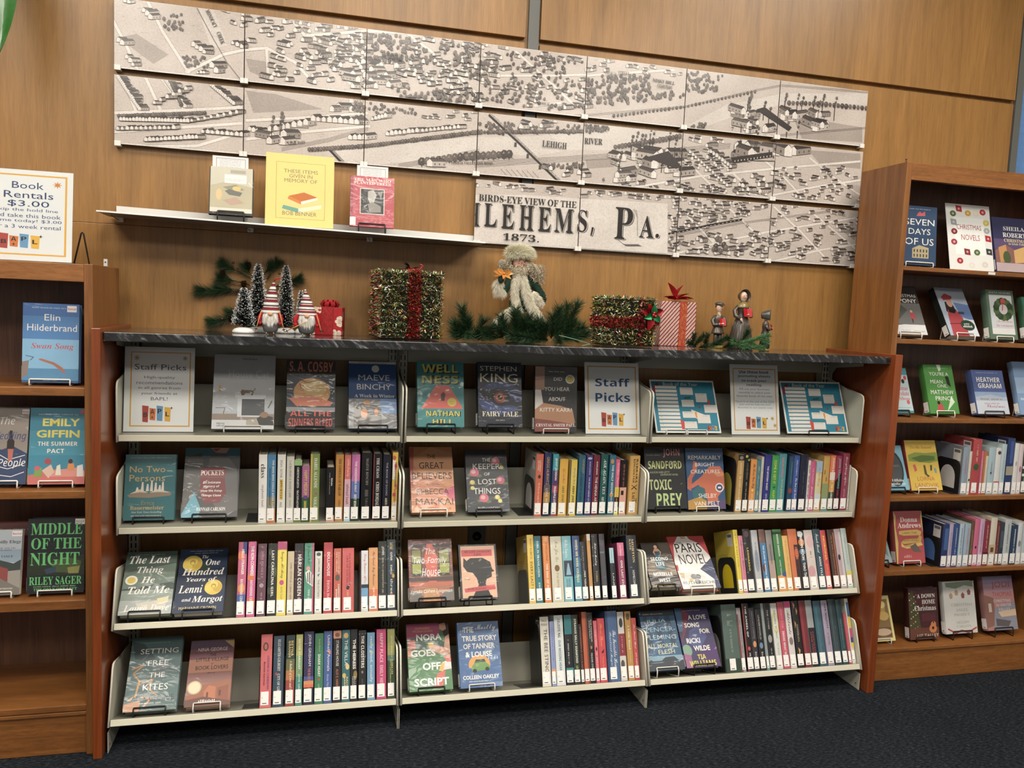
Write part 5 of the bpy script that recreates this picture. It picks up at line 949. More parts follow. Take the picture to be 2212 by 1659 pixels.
face('C', 1, G2, (-55,385), (112,395), (-25,44), (130,48), 'taupe and navy book with a wine bottle,', '9a8e84',
  [('p',[(0,.5),(.3,.55),(.6,.5),(1,.6),(1,1),(0,1)],'2c3f66'),('l',[(.2,.6),(.5,.68),(.95,.62)],.02,W_),('l',[(.1,.75),(.5,.8),(.9,.74)],.02,W_),('l',[(.3,.88),(.6,.9),(.95,.84)],.02,W_),('p',[(.49,.3),(.57,.3),(.58,.4),(.64,.44),(.64,.54),(.44,.54),(.44,.44),(.48,.4)],'2a2422'),('p',[(.47,.54),(.63,.54),(.6,.7),(.5,.7)],'b8604a'),('r',.8,.02,1,.08,'e8e4e4'),('Rental',.9,.05,.17,.03,'b83a4a','b'),('The',.42,.17,.4,.1,'e0dcd4','i'),('Wedding',.5,.38,.9,.13,'2c3f7c','i'),('People',.6,.73,.74,.13,W_,'i')], st='w', T=.03)
face('C', 1, G2, (122,400), (378,405), (155,58), (380,62), 'turquoise book of terrace diners with gold capitals,', '2f86a0',
  [('r',0,.3,1,.62,'3a92aa'),('p',[(0,.88),(.5,.8),(1,.82),(1,1),(0,1)],'c8645c'),('p',[(.4,.82),(.9,.78),(1,.84),(1,.9),(.4,.9)],'d88a7c'),('e',.34,.7,.06,.04,'a83a44'),('p',[(.24,.82),(.4,.74),(.46,.84),(.36,.92)],'d8b4a0'),('p',[(.5,.76),(.56,.74),(.58,.88),(.48,.88)],'e0dcc8'),('e',.74,.7,.04,.03,'4a2c20'),('p',[(.7,.73),(.8,.73),(.82,.82),(.68,.82)],'d8843c'),('p',[(.86,.76),(.96,.74),(.98,.9),(.86,.9)],'e4e0dc'),('p',[(.12,.8),(.24,.78),(.24,.9),(.1,.9)],'7aa04a'),('e',.16,.79,.05,.03,'c84a5a'),('r',.88,.02,1,.07,'d04a5a'),('EMILY',.55,.19,.66,.1,'e8d85a','h'),('GIFFIN',.5,.34,.76,.1,'e8d85a','h'),('THE SUMMER',.5,.47,.7,.055,W_,'b'),('PACT',.47,.565,.3,.055,W_,'b'),('x',.5,.085,.7,.02,'b8d8e0',6)], st='w', T=.032)
face('C', 2, G2, (-80,885), (85,885), (-60,588), (100,595), 'grey sky book with a red barn and dark hills,', 'b4bcc4',
  [('r',0,.3,1,.5,'8fa4b4'),('p',[(0,.5),(.4,.46),(.8,.52),(1,.46),(1,.66),(0,.66)],'3a4440'),('p',[(0,.66),(1,.62),(1,1),(0,1)],'9a948c'),('p',[(.2,.64),(.44,.56),(.66,.6),(.66,.8),(.2,.8)],'8c3a36'),('p',[(.3,.7),(1,.9),(1,1),(.2,1)],'7a746c'),('Hillbilly Elegy',.55,.19,.86,.06,'2c3034','B'),('x',.5,.28,.7,.02,'3a3e42',5),('x',.5,.31,.5,.02,'3a3e42',4),('J. D. VANCE',.5,.41,.56,.035,'3a4650','B'),('r',.72,.02,1,.1,'e8e4e4'),('Rental',.86,.06,.24,.035,'b83a4a','b'),('NEW AFTERWORD',.56,.9,.5,.022,W_,'n')], st='w', T=.02, soft=True)
face('C', 2, G2, (118,900), (375,895), (136,562), (378,560), 'black book with tall neon green serif capitals,', '22262a',
  [('r',0,.5,1,.76,'2c3428'),('p',[(.4,.6),(.7,.52),(.95,.58),(.9,.74),(.5,.72)],'4a5a34'),('p',[(.3,.68),(.5,.64),(.5,.72),(.34,.74)],'34465a'),('p',[(.7,.66),(.92,.64),(.9,.74),(.72,.74)],'8c8a4a'),('r',.82,.01,.99,.085,'e8e4e4'),('Rental',.905,.045,.14,.03,'b83a4a','b'),('MIDDLE',.5,.14,.9,.15,'5fbf6a','B'),('OF THE',.5,.335,.88,.15,'5fbf6a','B'),('NIGHT',.48,.54,.86,.17,'5fbf6a','B'),('RILEY SAGER',.5,.83,.92,.11,'5fbf6a','B'),('THE ONLY ONE LEFT',.5,.945,.76,.035,'5fbf6a','B'),('x',.5,.905,.76,.018,'8fb88a',5)], st='w', T=.034)
# right bookcase
H1 = (1820, 340, 2.765); H2 = (1820, 900, 2.765)
face('D', 0, H1, (352,640), (556,650), (378,286), (560,300), 'navy book with white capitals and a manor house,', '2a4668',
  [('p',[(.44,.12),(.5,.09),(.56,.12),(.64,.08),(.66,.16),(.4,.17)],'c04a52'),('p',[(.3,.72),(.5,.66),(.78,.7),(.78,.88),(.3,.88)],'b8a880')]+[('r',.34+.09*i,v,.38+.09*i,v+.05,'4a4a44') for i in range(5) for v in (.73,.81)]+[('SEVEN',.5,.27,.86,.105,W_,'n'),('DAYS',.5,.43,.64,.1,W_,'n'),('OF US',.5,.6,.84,.115,W_,'n'),('x',.5,.05,.6,.014,'c8d0d8',5)], st='w', stand_w=.8, yb=RCY+.04)
xm = [('r',.16,.2,.84,.76,'f0eeea'),('CHRISTMAS',.5,.345,.56,.075,'a8323a','n'),('NOVELS',.52,.5,.42,.085,'a8323a','n')]
for i, (u, v, c) in enumerate(((.3,.07,'b02c34'),(.16,.15,'5a6a3a'),(.5,.13,'d0a040'),(.68,.12,'e8dcc8'),(.84,.1,'b83238'),(.9,.26,'d8c05a'),(.92,.5,'b02c34'),(.16,.42,'8c2a30'),(.14,.58,'a83a4a'),(.42,.72,'8c2a30'),(.64,.72,'5a6a3a'),(.24,.86,'b02c34'),(.92,.7,'3a3634'),(.8,.9,'d8ccc0'),(.5,.92,'e0d8d0'),(.16,.28,'9aa0a0'),(.9,.38,'a8aca8'))):
    xm += [('e',u,v,.07,.045,c)] if i % 3 else [('p',[(u-.07,v-.05),(u+.06,v-.04),(u+.07,v+.05),(u-.06,v+.04)],c)]
    xm += [('e',u,v,.025,.018,mixc(c,W_,.5))]
face('D', 0, H1, (645,660), (912,675), (615,258), (878,283), 'white holiday novels sign bordered by ornaments', 'e6e2de', xm, st='', kind='sign', T=.005, yb=RCY+.055)
face('D', 0, H1, (925,672), (1150,690), (895,350), (1105,368), 'twilight blue book with a lit street,', '33345c',
  [('r',0,.4,1,.6,'5a4a72'),('p',[(0,.62),(.3,.5),(.6,.62),(1,.55),(1,1),(0,1)],'8a5a54'),('p',[(.1,.56),(.3,.5),(.34,.8),(.12,.84)],'c08a4a'),('p',[(.5,.6),(.8,.52),(.9,.8),(.5,.84)],'cfa45c'),('e',.3,.74,.1,.12,'4a5a34'),('r',0,.84,1,1,'b8a4a8'),('SHEILA',.56,.2,.56,.075,W_,'B'),('ROBERTS',.6,.32,.7,.085,W_,'B'),('CHRISTMAS',.58,.42,.62,.06,'d8c890','B'),('in Icicle Falls',.6,.48,.44,.04,'d8c890','B')], st='', yb=RCY+.055)
face('D', 1, H1, (300,1055), (510,1062), (235,765), (415,772), 'charcoal book with a red coated child in snow,', '3a3634',
  [('r',0,.36,1,.8,'6a6a68'),('p',[(.1,.4),(.4,.36),(.6,.5),(.3,.7)],'4a524a'),('e',.7,.53,.035,.03,'c8a088'),('p',[(.65,.55),(.76,.55),(.8,.68),(.64,.68)],'a83034'),('p',[(.66,.68),(.7,.68),(.69,.76),(.66,.76)],'3a2a2a'),('p',[(0,.84),(.4,.8),(1,.8),(1,1),(0,1)],'d4d4d4'),('THE',.5,.1,.14,.03,W_,'n'),('CHRISTMAS',.6,.2,.7,.06,W_,'n'),('PONY',.68,.31,.5,.08,W_,'n'),('x',.6,.93,.7,.04,'8a8a8c',3)], st='w')
face('D', 1, H1, (645,1085), (820,1070), (545,788), (707,796), 'snow scene book with a woman in red coat and beret,', 'a8b4c4',
  [('p',[(.5,.3),(1,.35),(1,.7),(.6,.6)],'5a76a8'),('r',.5,.66,1,1,'d0d4dc'),('p',[(.2,.3),(.44,.3),(.5,.5),(.3,.6),(.16,.5)],'2c2626'),('e',.36,.32,.1,.09,'c09078'),('p',[(.14,.2),(.3,.12),(.52,.18),(.48,.24),(.18,.27)],'a83038'),('p',[(.22,.46),(.5,.46),(.64,.62),(.66,1),(.1,1),(.16,.6)],'a82c36'),('p',[(.24,.44),(.52,.46),(.42,.54),(.24,.52)],'1c1a1c'),('l',[(.12,.76),(.64,.74)],.03,'6a1c24'),('e',.72,.78,.24,.11,'27402f'),('x',.72,.75,.24,.03,W_,1),('x',.72,.8,.34,.05,W_,1),('r',.55,.5,.75,.55,'3a4250'),('MELODY CARLSON',.5,.06,.66,.03,'8a94a4','B')], st='w', T=.03, sart=[('r',0,0,1,1,'27302c')])
wr = [('e',.58+.26*math.cos(a),.39+.17*math.sin(a),.11,.07,('3a5230','4f6a38','2c4426')[i % 3]) for i, a in enumerate([j*.42 for j in range(15)])]
face('D', 1, H1, (885,1092), (1050,1088), (848,795), (1018,798), 'green framed book with a wreath and red bow,', '5a7460',
  [('r',.1,.1,.92,.9,'c8ccd0')]+wr+[('p',[(.5,.2),(.58,.16),(.68,.2),(.66,.28),(.6,.25),(.52,.28)],'c02c34'),('e',.6,.4,.1,.08,'d8c4c4'),('l',[(.58,.26),(.54,.42)],.03,'c02c34'),('ANITA HUGHES',.5,.055,.8,.04,W_,'n'),('christmas',.58,.63,.6,.055,'c88a8a','S'),('in vermont',.58,.72,.62,.05,'c88a8a','B'),('r',.1,.78,.92,.9,'dcdcd8')], st='w', T=.03)
face('D', 1, H1, (1098,1085), (1260,1082), (1062,835), (1230,838), 'green book at the frame edge beyond the wreath book,', '3c6a50', [('r',.04,.0,.3,.2,'2f7f6a'),('p',[(0,.5),(.2,.4),(.2,.7),(0,.7)],'b8403a')], st='k', T=.026)
face('D', 2, H1, (270,1525), (428,1532), (218,1258), (375,1258), 'pale blue book with teal border and red script,', 'b8ccd0',
  [('r',0,0,1,.16,'3f8a94'),('r',0,.95,1,1,'3f8a94'),('e',.9,.22,.06,.05,'b83a4a'),('e',.8,.3,.06,.05,'2a2a2e'),('Christmas',.6,.45,.66,.1,'c84a56','B'),('Chocolate',.62,.57,.66,.1,'c84a56','B'),('Shop',.74,.69,.4,.1,'c84a56','B'),('e',.86,.76,.06,.05,'c84a56'),('x',.7,.88,.5,.02,'6a7a84',4)], st='k')
face('D', 2, H1, (525,1545), (700,1535), (480,1248), (645,1248), 'grass green book with white hand-drawn capitals,', '4a8f3c',
  [('p',[(.46,0),(.6,0),(.6,.1),(.52,.14)],'dce4d4'),('p',[(.7,.24),(.82,.24),(.86,.46),(.74,.4)],'2a2a26'),('e',.76,.26,.04,.03,'2a1c18'),('p',[(.3,.82),(.44,.78),(.5,.94),(.26,.95)],'b83a3a'),('e',.34,.78,.05,.035,'2a1c18'),('p',[(.8,.64),(.9,.76),(.6,.95),(.7,.8)],'cfe0c0'),("YOU'RE A",.5,.19,.66,.075,W_,'n'),('MEAN',.38,.35,.42,.075,W_,'n'),('ONE,',.56,.44,.34,.075,W_,'n'),('MATTHEW',.52,.565,.78,.085,W_,'n'),('PRINCE',.56,.69,.6,.085,W_,'n'),('x',.5,.07,.7,.02,'b8d4a8',4)], st='w', T=.03)
face('D', 2, H1, (810,1542), (1000,1535), (772,1278), (942,1276), 'blue winter landscape book with white author capitals,', '4a5f98',
  [('r',0,.5,1,.7,'8aa4c4'),('r',0,.62,1,1,'c4ccd8'),('p',[(0,.62),(.5,.56),(1,.64),(1,.7),(0,.7)],'a8b4c4'),('x',.5,.66,.7,.04,'7a6a5a',3),('HEATHER',.5,.22,.74,.11,W_,'b'),('GRAHAM',.52,.36,.74,.11,W_,'b'),('Christmas',.6,.82,.56,.07,'a84a5a','S'),('x',.5,.76,.5,.03,'b05a66',3),('x',.5,.06,.7,.014,'c8d4e4',6)], st='k', T=.034)
face('D', 2, H1, (1065,1540), (1240,1535), (1005,1222), (1185,1222), 'light blue book at the frame edge, right of winter landscape,', '7a9cc4', [('r',0,.3,.4,.6,'9ab8d8'),('x',.3,.7,.4,.05,W_,2)], st='w', T=.026)
face('D', 3, H2, (250,458), (400,455), (195,190), (345,190), 'sky blue bordered book with an ornate black oval,', '7ab8cc', [('e',.56,.52,.36,.4,'34383c'),('e',.56,.52,.3,.34,'4f5458'),('ORNAMENTS',.56,.46,.44,.04,'8a9498','B'),('x',.58,.78,.5,.06,W_,2),('x',.6,.86,.56,.05,W_,2)], st='k')
face('D', 3, H2, (412,455), (598,450), (372,155), (540,153), 'golden yellow book with garland and hung stockings,', 'd8b432',
  [('p',[(.05,.3),(.3,.24),(.6,.26),(.98,.24),(1,.42),(.7,.46),(.4,.44),(.06,.42)],'8a9a3c'),('p',[(.14,.36),(.5,.3),(.9,.32),(.9,.4),(.4,.44)],'5a7434'),('p',[(.16,.5),(.24,.48),(.28,.6),(.2,.64)],'c8503a'),('p',[(.5,.5),(.56,.5),(.58,.68),(.66,.72),(.6,.74),(.5,.68)],'5a4a30'),('p',[(.72,.5),(.78,.5),(.76,.6),(.7,.62)],'4a4a3a'),('p',[(.82,.56),(.9,.56),(.9,.66),(.84,.66)],'7a9aa8'),("'Tis the Season!",.5,.14,.72,.06,'8c3a2c','I'),('LORNA',.52,.77,.56,.08,'b8602a','n'),('LANDVIK',.52,.9,.76,.085,'b8602a','n')], st='w', T=.026, page='9c2430')
face('D', 4, H2, (325,893), (495,885), (295,577), (474,575), 'red book with a winding yellow ribbon banner,', 'b03a3e',
  [('p',[(0,0),(.08,.1),(.04,.3),(.1,.6),(.04,1),(0,1)],'d8b85a'),('p',[(1,0),(.94,.12),(.98,.4),(1,.4)],'d8b85a'),('p',[(.16,.38),(.4,.37),(.8,.36),(.94,.4),(.9,.47),(.3,.47),(.14,.44)],'d4b04c'),('p',[(.86,.46),(.94,.5),(.9,.6),(.3,.63),(.2,.6),(.3,.54),(.8,.53)],'c8a444'),('p',[(.2,.6),(.3,.66),(.9,.6),(.96,.66),(.4,.72),(.2,.68)],'d8b85a'),('p',[(.5,.68),(.7,.62),(.9,.8),(.6,.78)],'6a5a50'),('Donna',.52,.165,.6,.095,W_,'B'),('Andrews',.53,.275,.82,.1,W_,'B'),('LARK! THE',.52,.42,.5,.04,'6a4a2a','n'),('HERALD ANGELS',.54,.56,.56,.04,'6a4a2a','n'),('SING',.44,.66,.26,.05,'6a4a2a','n'),('x',.4,.86,.26,.06,'e0b0a8',3)], st='w', T=.03)
face('D', 4, H2, (140,890), (297,890), (105,712), (262,714), 'grey green book half hidden by the end panel,', '8fa4a8', [('r',.2,.2,.9,.7,'a8b8b8'),('p',[(.6,.5),(.9,.4),(.9,.8)],'6a7c80')], st='k')
face('D', 5, H2, (160,1345), (318,1343), (112,1072), (272,1073), 'cream yellow framed book of golden lights,', 'e0d488', [('r',.08,.08,.92,.93,'8a6a34'),('e',.5,.3,.3,.14,'b8943c'),('e',.7,.2,.12,.08,'e0c878'),('e',.7,.45,.2,.1,'d0a850'),('r',.1,.7,.9,.9,'6a4a28'),('e',.6,.8,.3,.08,'c8ac8c')], st='w', T=.02)
face('D', 5, H2, (405,1338), (578,1325), (388,1030), (565,1020), 'dark red book with a lit tree and guitar,', '4a1c22',
  [('p',[(.0,.12),(.14,.04),(.3,.4),(.4,.8),(0,.9)],'4a4a2a')]+[('e',.03+.3*((i*37) % 17)/17,.1+.75*((i*53) % 23)/23,.02,.014,('d8b04a','c83a34','e0d0a0')[i % 3]) for i in range(22)]+[('r',0,.78,1,1,'6a3a26'),('e',.8,.8,.13,.085,'c8742c'),('e',.82,.72,.09,.06,'c8742c'),('r',.8,.5,.84,.7,'5a2c1c'),('e',.8,.79,.04,.028,'2a1612'),('A DOWN',.6,.16,.62,.08,W_,'B'),('HOME',.68,.275,.46,.085,W_,'B'),('Christmas',.56,.395,.74,.1,W_,'B'),('LIZ TALLEY',.62,.93,.74,.06,'d8c8b8','n'),('r',.42,.5,.9,.66,'5a2428')], st='k', T=.028)
face('D', 5, H2, (622,1295), (808,1292), (597,985), (778,981), 'white book with hanging angels and a red ribbon,', 'd4d2cc',
  [('p',[(.08,.02),(.98,.0),(.96,.12),(.7,.08),(.4,.14),(.1,.1)],'7a8c74')]+[('p',[(u-.06,v),(u,v-.05),(u+.06,v),(u+.04,v+.07),(u-.04,v+.07)],c) for u,v,c in ((.24,.26,'b8906a'),(.42,.2,'b8906a'),(.62,.26,'8c4a40'),(.82,.2,'8c4a40'))]+[('l',[(.06,.9),(.3,.99),(.5,.94),(.7,.99),(.98,.9)],.04,'b0303a'),('CHRISTMAS',.56,.45,.66,.055,'a8a49c','B'),('ANGEL',.56,.555,.4,.055,'a8a49c','B'),('PROJECT',.54,.645,.5,.055,'a8a49c','B'),('MELODY',.56,.79,.42,.05,'a8a49c','B'),('CARLSON',.58,.865,.46,.05,'a8a49c','B')], st='k', T=.024)
face('D', 5, H2, (872,1283), (1050,1265), (830,960), (1008,946), 'sunset pink book with a porch and winter valley,', 'b07a78',
  [('r',0,0,1,.14,'8a7a9c'),('r',0,.14,1,.3,'b08494'),('p',[(0,.34),(.3,.4),(.3,.9),(0,.95)],'8a5a4c'),('r',.1,.5,.2,.66,'c8b8a8'),('p',[(.3,.6),(1,.5),(1,1),(.2,1)],'8c8c98'),('p',[(.4,.66),(1,.62),(1,.74),(.5,.76)],'d8b898'),('p',[(.3,.78),(.8,.84),(.7,.94),(.3,.92)],'5a5458'),('JODI',.58,.17,.6,.15,'a8343c','n'),('THOMAS',.6,.335,.66,.085,'a8343c','n'),('CHRISTMAS',.58,.46,.58,.055,'d8d0d0','n'),('IN WINTER',.62,.54,.5,.055,'d8d0d0','n'),('VALLEY',.62,.62,.4,.055,'d8d0d0','n')], st='k', T=.03)
# sign on top of the left bookcase, spare copies standing behind two of the rental books
CUR[0] = -1
rs = fr(.06,.05,.94,.94,.02,'d9a03c',.8)+star(.17,.13,.06,'c8803a')+star(.84,.145,.055,'c8803a')+[('Book',.54,.17,.32,.075,NV,'n'),('Rentals',.55,.275,.5,.075,NV,'n'),('$3.00',.55,.375,.42,.075,NV,'n')]+[(t,.53,v,w,.043,'3c4a74','n') for t,v,w in (('Skip the hold line',.445,.64),('and take this book',.505,.7),('home today! $3.00',.565,.72),('for a 3 week rental',.625,.7))]+logo(.47,.79,.42,.17)
face('C', -1, (0,0,1), (-62,557), (155,566), (-48,358), (162,370), 'white book rentals sign with gold border', 'dcdbda', rs, st='', kind='sign', T=.005, yb=-.36, tilt=5.5)
for nm, k, xa, h, c in (('wine red spare copy standing behind the diver book, left bookcase', 0, -.098, .232, '5a2228'), ('grey spare copy standing behind the bottle book, left bookcase', 1, -.262, .235, '6a625c'), ('dark red spare copy standing behind the barn book, left bookcase', 2, -.258, .205, '7c2a2c')):
    q = MX.Translation((xa-.145, -.246, LSH[k]+.0012)) @ MX.Rotation(R_(-2), 4, 'X')
    make_book(nm, 'face-out books on display', q, .155, .028, h, c, c, [('r',0,0,1,.2,mixc(c,W_,.12)),('x',.6,.1,.6,.03,W_,2)], (), True)
# ---------------------------------------------------------------- bookends
def bookend(bay, k, xb, h, lab, base=True, col='1d1d1e', out=.09, thick=.0012, deep=.135, window=False):
    o, ey, ez, _ = PLACE[(bay, k)]
    q = MX.Identity(4)
    for r in range(3): q[r][0] = (1, 0, 0)[r]; q[r][1] = ey[r]; q[r][2] = ez[r]; q[r][3] = o[r]
    q[0][3] = xb
    t = thing('bookend', lab, 'bookend', mat4=q, group='metal bookends')
    mb = MB(); n = 6; pts = [(.006, .0014)]
    r = .03; y0, y1 = .006, .006+deep
    for i in range(n+1): a = math.pi-math.pi/2*i/n; pts.append((y0+r+r*math.cos(a), h-r+r*math.sin(a)))
    for i in range(n+1): a = math.pi/2-math.pi/2*i/n; pts.append((y1-r+r*math.cos(a), h-r+r*math.sin(a)))
    pts.append((y1, .0014)); plate(mb, pts, -.0026, -.0026+thick, col); mb.build('upright_plate', M_paint, t)
    if window:
        mb = MB(); pts = [(.03, .02)]+[(.03+.04-.04*math.cos(math.pi*i/10), h*.45+.05*math.sin(math.pi*i/10)) for i in range(11)]+[(.11, .02)]
        plate(mb, pts, -.0031, -.0027, window); mb.build('cutout', M_paper, t)
    if base:
        mb = MB(); mb.box((-out, .012, 0), (-.003, deep-.005, .0012), col); mb.build('base_tongue', M_paint, t, bevel=.0004)
def row0(bay, k):
    r = [r for r in ROWS if r[0] == bay and r[1] == k][0]; o, ey, ez = rowframe(bay, k, r[5]); return onrow(o, ez, 1, r[2]+r[6][0][0]/r[4])
bookend('L', 1, row0('L', 1)-.0008, .10, 'black bookend left of the white book, second shelf, left bay', out=.04)
bookend('L', 3, row0('L', 3)-.0008, .13, 'black bookend with a flat tongue beside the salmon red book, left bay', out=.055)
bookend('M', 1, row0('M', 1)-.0008, .135, 'black bookend with an arched opening beside the coral orange book', out=.055, window='a8a8a4')
bookend('M', 2, row0('M', 2)-.0008, .12, 'grey black bookend beside the yellow book, third shelf, middle bay', col='3c3c3a', out=.04)
bookend('M', 3, row0('M', 3)-.0008, .215, 'tall dark bookend beside the cream book, bottom shelf, middle bay', col='262624', out=.075)
bookend('R', 1, row0('R', 1)-.0008, .21, 'tall black bookend beside the gold book, second shelf, right bay', out=.03, window='a89a44')
bookend('R', 2, row0('R', 2)-.0008, .138, 'black bookend on the bright yellow book, third shelf, right bay', out=.03, window='d0b820')
bookend('R', 3, row0('R', 3)-.0008, .21, 'tall black bookend beside the thick grey green book, right bay', out=.03, window='8a8a86')
bookend('D', 3, row0('D', 3)-.0008, .14, 'black bookend with a red and white label, fourth shelf, right bookcase', out=.03, window='c8c4c0')
bookend('D', 4, row0('D', 4)-.0008, .12, 'black bookend beside the navy book, fifth shelf, right bookcase', out=.03, window='4a6aa0')
# ---------------------------------------------------------------- old bird's-eye map printed on wall boards
YM = -.024
SCL = (3.0725-.024)/3.0725
mx = [CP.x+((-.062+.41752*c)-CP.x)*SCL for c in range(8)]
mz = [CP.z+(z-CP.z)*SCL for z in (2.426, 2.1985, 2.1762, 1.949, 1.9293, 1.6939)]
def A_(x, y): p = at(230+x/2.4578, y/2.4578, YM); return (p.x, p.z)
def B_(x, y): p = at(1000+x/2.4578, 80+y/2.4578, YM); return (p.x, p.z)
INK = []          # (polygon, colour, layer)
PAP, LIT, MID, DRK, BLK = 'c4bab2', 'ddd7d0', '8e857e', '4a4340', '26211f'
rm = random.Random(7)
def ink(p, c, l=2): INK.append((p, c, l))
def stroke(pts, w, c, l=1):
    for (ax, az), (bx, bz) in zip(pts, pts[1:]):
        L = math.hypot(bx-ax, bz-az) or 1; nx, nz = -(bz-az)/L*w/2, (bx-ax)/L*w/2
        ink([(ax-nx, az-nz), (bx-nx, bz-nz), (bx+nx, bz+nz), (ax+nx, az+nz)], c, l)
def road(pts, w=.010, f=A_):
    P = [f(*p) for p in pts]; stroke(P, w+.0018, '857c76', 1); stroke(P, w, LIT, 2)
    ROADS.extend(zip(P, P[1:]))
ROADS = []
def rail(pts, f=A_, n=3, gap=.0035):
    P = [f(*p) for p in pts]
    for k in range(n): stroke([(x, z+(k-n/2)*gap) for x, z in P], .0009, DRK, 3)
def house(x, z, s, fl=1, l=4):
    w, h, L, d = s*.5, s*.45, s*rm.uniform(.7, 1.5), s*rm.uniform(.05, .3); X = lambda u: x+fl*u
    ink([(X(-.0008), z-.0008), (X(w), z-.001), (X(w+L), z+d-.001), (X(w+L+.0008), z+d+h), (X(w/2+L), z+d+h*1.6), (X(w/2), z+h*1.65), (X(-.0008), z+h)], BLK, l)
    ink([(X(0), z), (X(w), z), (X(w), z+h), (X(w/2), z+h*1.5), (X(0), z+h)], LIT, l+1)
    ink([(X(w), z), (X(w+L), z+d), (X(w+L), z+d+h), (X(w), z+h)], rm.choice((MID, 'a39a92', 'b5aca4')), l+1)
    ink([(X(w/2), z+h*1.5), (X(w), z+h), (X(w+L), z+d+h), (X(w/2+L), z+d+h*1.5)], rm.choice((DRK, '3a3432', '5a524e')), l+1)
    for k in range(int(L/s*3)): q = (k+.5)/max(int(L/s*3), 1); ink([(X(w+L*q), z+d*q+h*.3), (X(w+L*q+s*.09), z+d*q+h*.3), (X(w+L*q+s*.09), z+d*q+h*.65), (X(w+L*q), z+d*q+h*.65)], DRK, l+2)
def tree(x, z, s, l=4):
    n = 7; a0 = rm.random()
    ink([(x-s*.1, z-s*.5), (x+s*.7, z-s*.62), (x+s*.6, z-s*.5)], MID, l-1)
    ink([(x+s*.5*(1+.2*rm.random())*math.cos(a0+6.283*i/n), z+s*.55*(1+.25*rm.random())*math.sin(a0+6.283*i/n)) for i in range(n)], rm.choice((DRK, '5d5550', '6a625c')), l)
    ink([(x-s*.3, z), (x+s*.05, z+s*.1), (x-s*.1, z+s*.4)], MID, l+1); ink([(x-s*.06, z-s*.75), (x+s*.06, z-s*.75), (x+s*.05, z-s*.3), (x-s*.05, z-s*.3)], DRK, l)
def onroad(x, z, m=.008):
    for (ax, az), (bx, bz) in ROADS:
        dx, dz = bx-ax, bz-az; L2 = dx*dx+dz*dz or 1; t = max(0, min(1, ((x-ax)*dx+(z-az)*dz)/L2))
        if math.hypot(x-ax-t*dx, z-az-t*dz) < m: return True
    return False
def inside(p, poly):
    r = False; j = len(poly)-1
    for i in range(len(poly)):
        a, b = poly[i], poly[j]
        if (a[1] > p[1]) != (b[1] > p[1]) and p[0] < (b[0]-a[0])*(p[1]-a[1])/(b[1]-a[1]+1e-12)+a[0]: r = not r
        j = i
    return r
def zone(f, pts, n, what, s):
    P = [f(*p) for p in pts]; x0 = min(p[0] for p in P); x1 = max(p[0] for p in P); z0 = min(p[1] for p in P); z1 = max(p[1] for p in P)
    got = []; k = 0
    while len(got) < n and k < n*14:
        k += 1; x, z = rm.uniform(x0, x1), rm.uniform(z0, z1)
        if inside((x, z), P) and not onroad(x, z, .007 if what == 'h' else .006) and all(abs(x-a)+abs(z-b) > s*.75 for a, b in got): got.append((x, z))
    for x, z in sorted(got, key=lambda q: -q[1]):
        if what == 'h': house(x, z, s*rm.uniform(.8, 1.25), rm.choice((1, 1, -1)))
        else: tree(x, z, s*rm.uniform(.8, 1.2))
def row(f, pts, n, what, s):
    P = [f(*p) for p in pts]; tot = sum(math.dist(a, b) for a, b in zip(P, P[1:]))
    for i in range(n):
        d = tot*(i+.5)/n
        for a, b in zip(P, P[1:]):
            L = math.dist(a, b)
            if d <= L:
                x, z = a[0]+(b[0]-a[0])*d/L, a[1]+(b[1]-a[1])*d/L
                house(x, z, s*rm.uniform(.85, 1.2)) if what == 'h' else tree(x, z, s*rm.uniform(.85, 1.15)); break
            d -= L
def mtext(f, t, x, y, w, h, c=BLK, st='B', rot=0, l=6):
    vs, fs = outline(t, st); a = f(x-w/2, y); b = f(x+w/2, y); u = f(x, y-h/2); v = f(x, y+h/2)
    W = b[0]-a[0]; H = u[1]-v[1]; cx, cz = f(x, y); ca, sa = math.cos(R_(rot)), math.sin(R_(rot))
    for q in fs: ink([(cx+vs[i][0]*W*ca-vs[i][1]*H*sa, cz+vs[i][0]*W*sa+vs[i][1]*H*ca) for i in q], c, l)
def area_(f, pts, c, l=1): ink([f(*p) for p in pts], c, l)
def works(f, x, y, n, s, sp):
    for i in range(n):
        px, py = x+rm.uniform(-sp, sp), y+rm.uniform(-sp*.4, sp*.4); q = f(px, py); house(q[0], q[1], s*rm.uniform(.8, 1.4), rm.choice((1, -1)))
        if i % 2 == 0:
            stroke([(q[0]+s*.5, q[1]+s*.6), (q[0]+s*.5, q[1]+s*1.8)], .0028, BLK, 6)
            for k in range(3): tree(q[0]+s*.5+k*.003, q[1]+s*(1.9+.4*k), .007+.002*k, 6)
# open land, water
for f, pts in ((B_, [(1190,470),(1400,360),(1700,300),(2160,300),(2160,360),(1760,345),(1500,400),(1300,470)]), (A_, [(1160,800),(1400,770),(1700,745),(2010,725),(2010,800),(1700,850),(1380,880),(1250,860)]), (B_, [(70,535),(400,525),(640,490),(800,470),(1160,500),(1040,560),(800,600),(560,600),(370,635),(70,600)]), (A_, [(480,20),(560,30),(640,240),(560,260),(520,150)])):
    area_(f, pts, 'cfc8c1', 1)
for f, pts in ((A_, [(60,200),(160,180),(330,290),(250,340)]), (A_, [(740,310),(860,330),(860,420),(760,380)]), (A_, [(740,480),(900,500),(1150,580),(780,600)]), (B_, [(1750,420),(2120,480),(2120,560),(1800,540)]), (B_, [(1830,600),(2110,620),(2110,700),(1900,680)]), (B_, [(1960,990),(2080,1010),(2080,1080)]), (B_, [(650,650),(800,640),(800,690),(660,700)])):
    area_(f, pts, 'a49a92', 1)
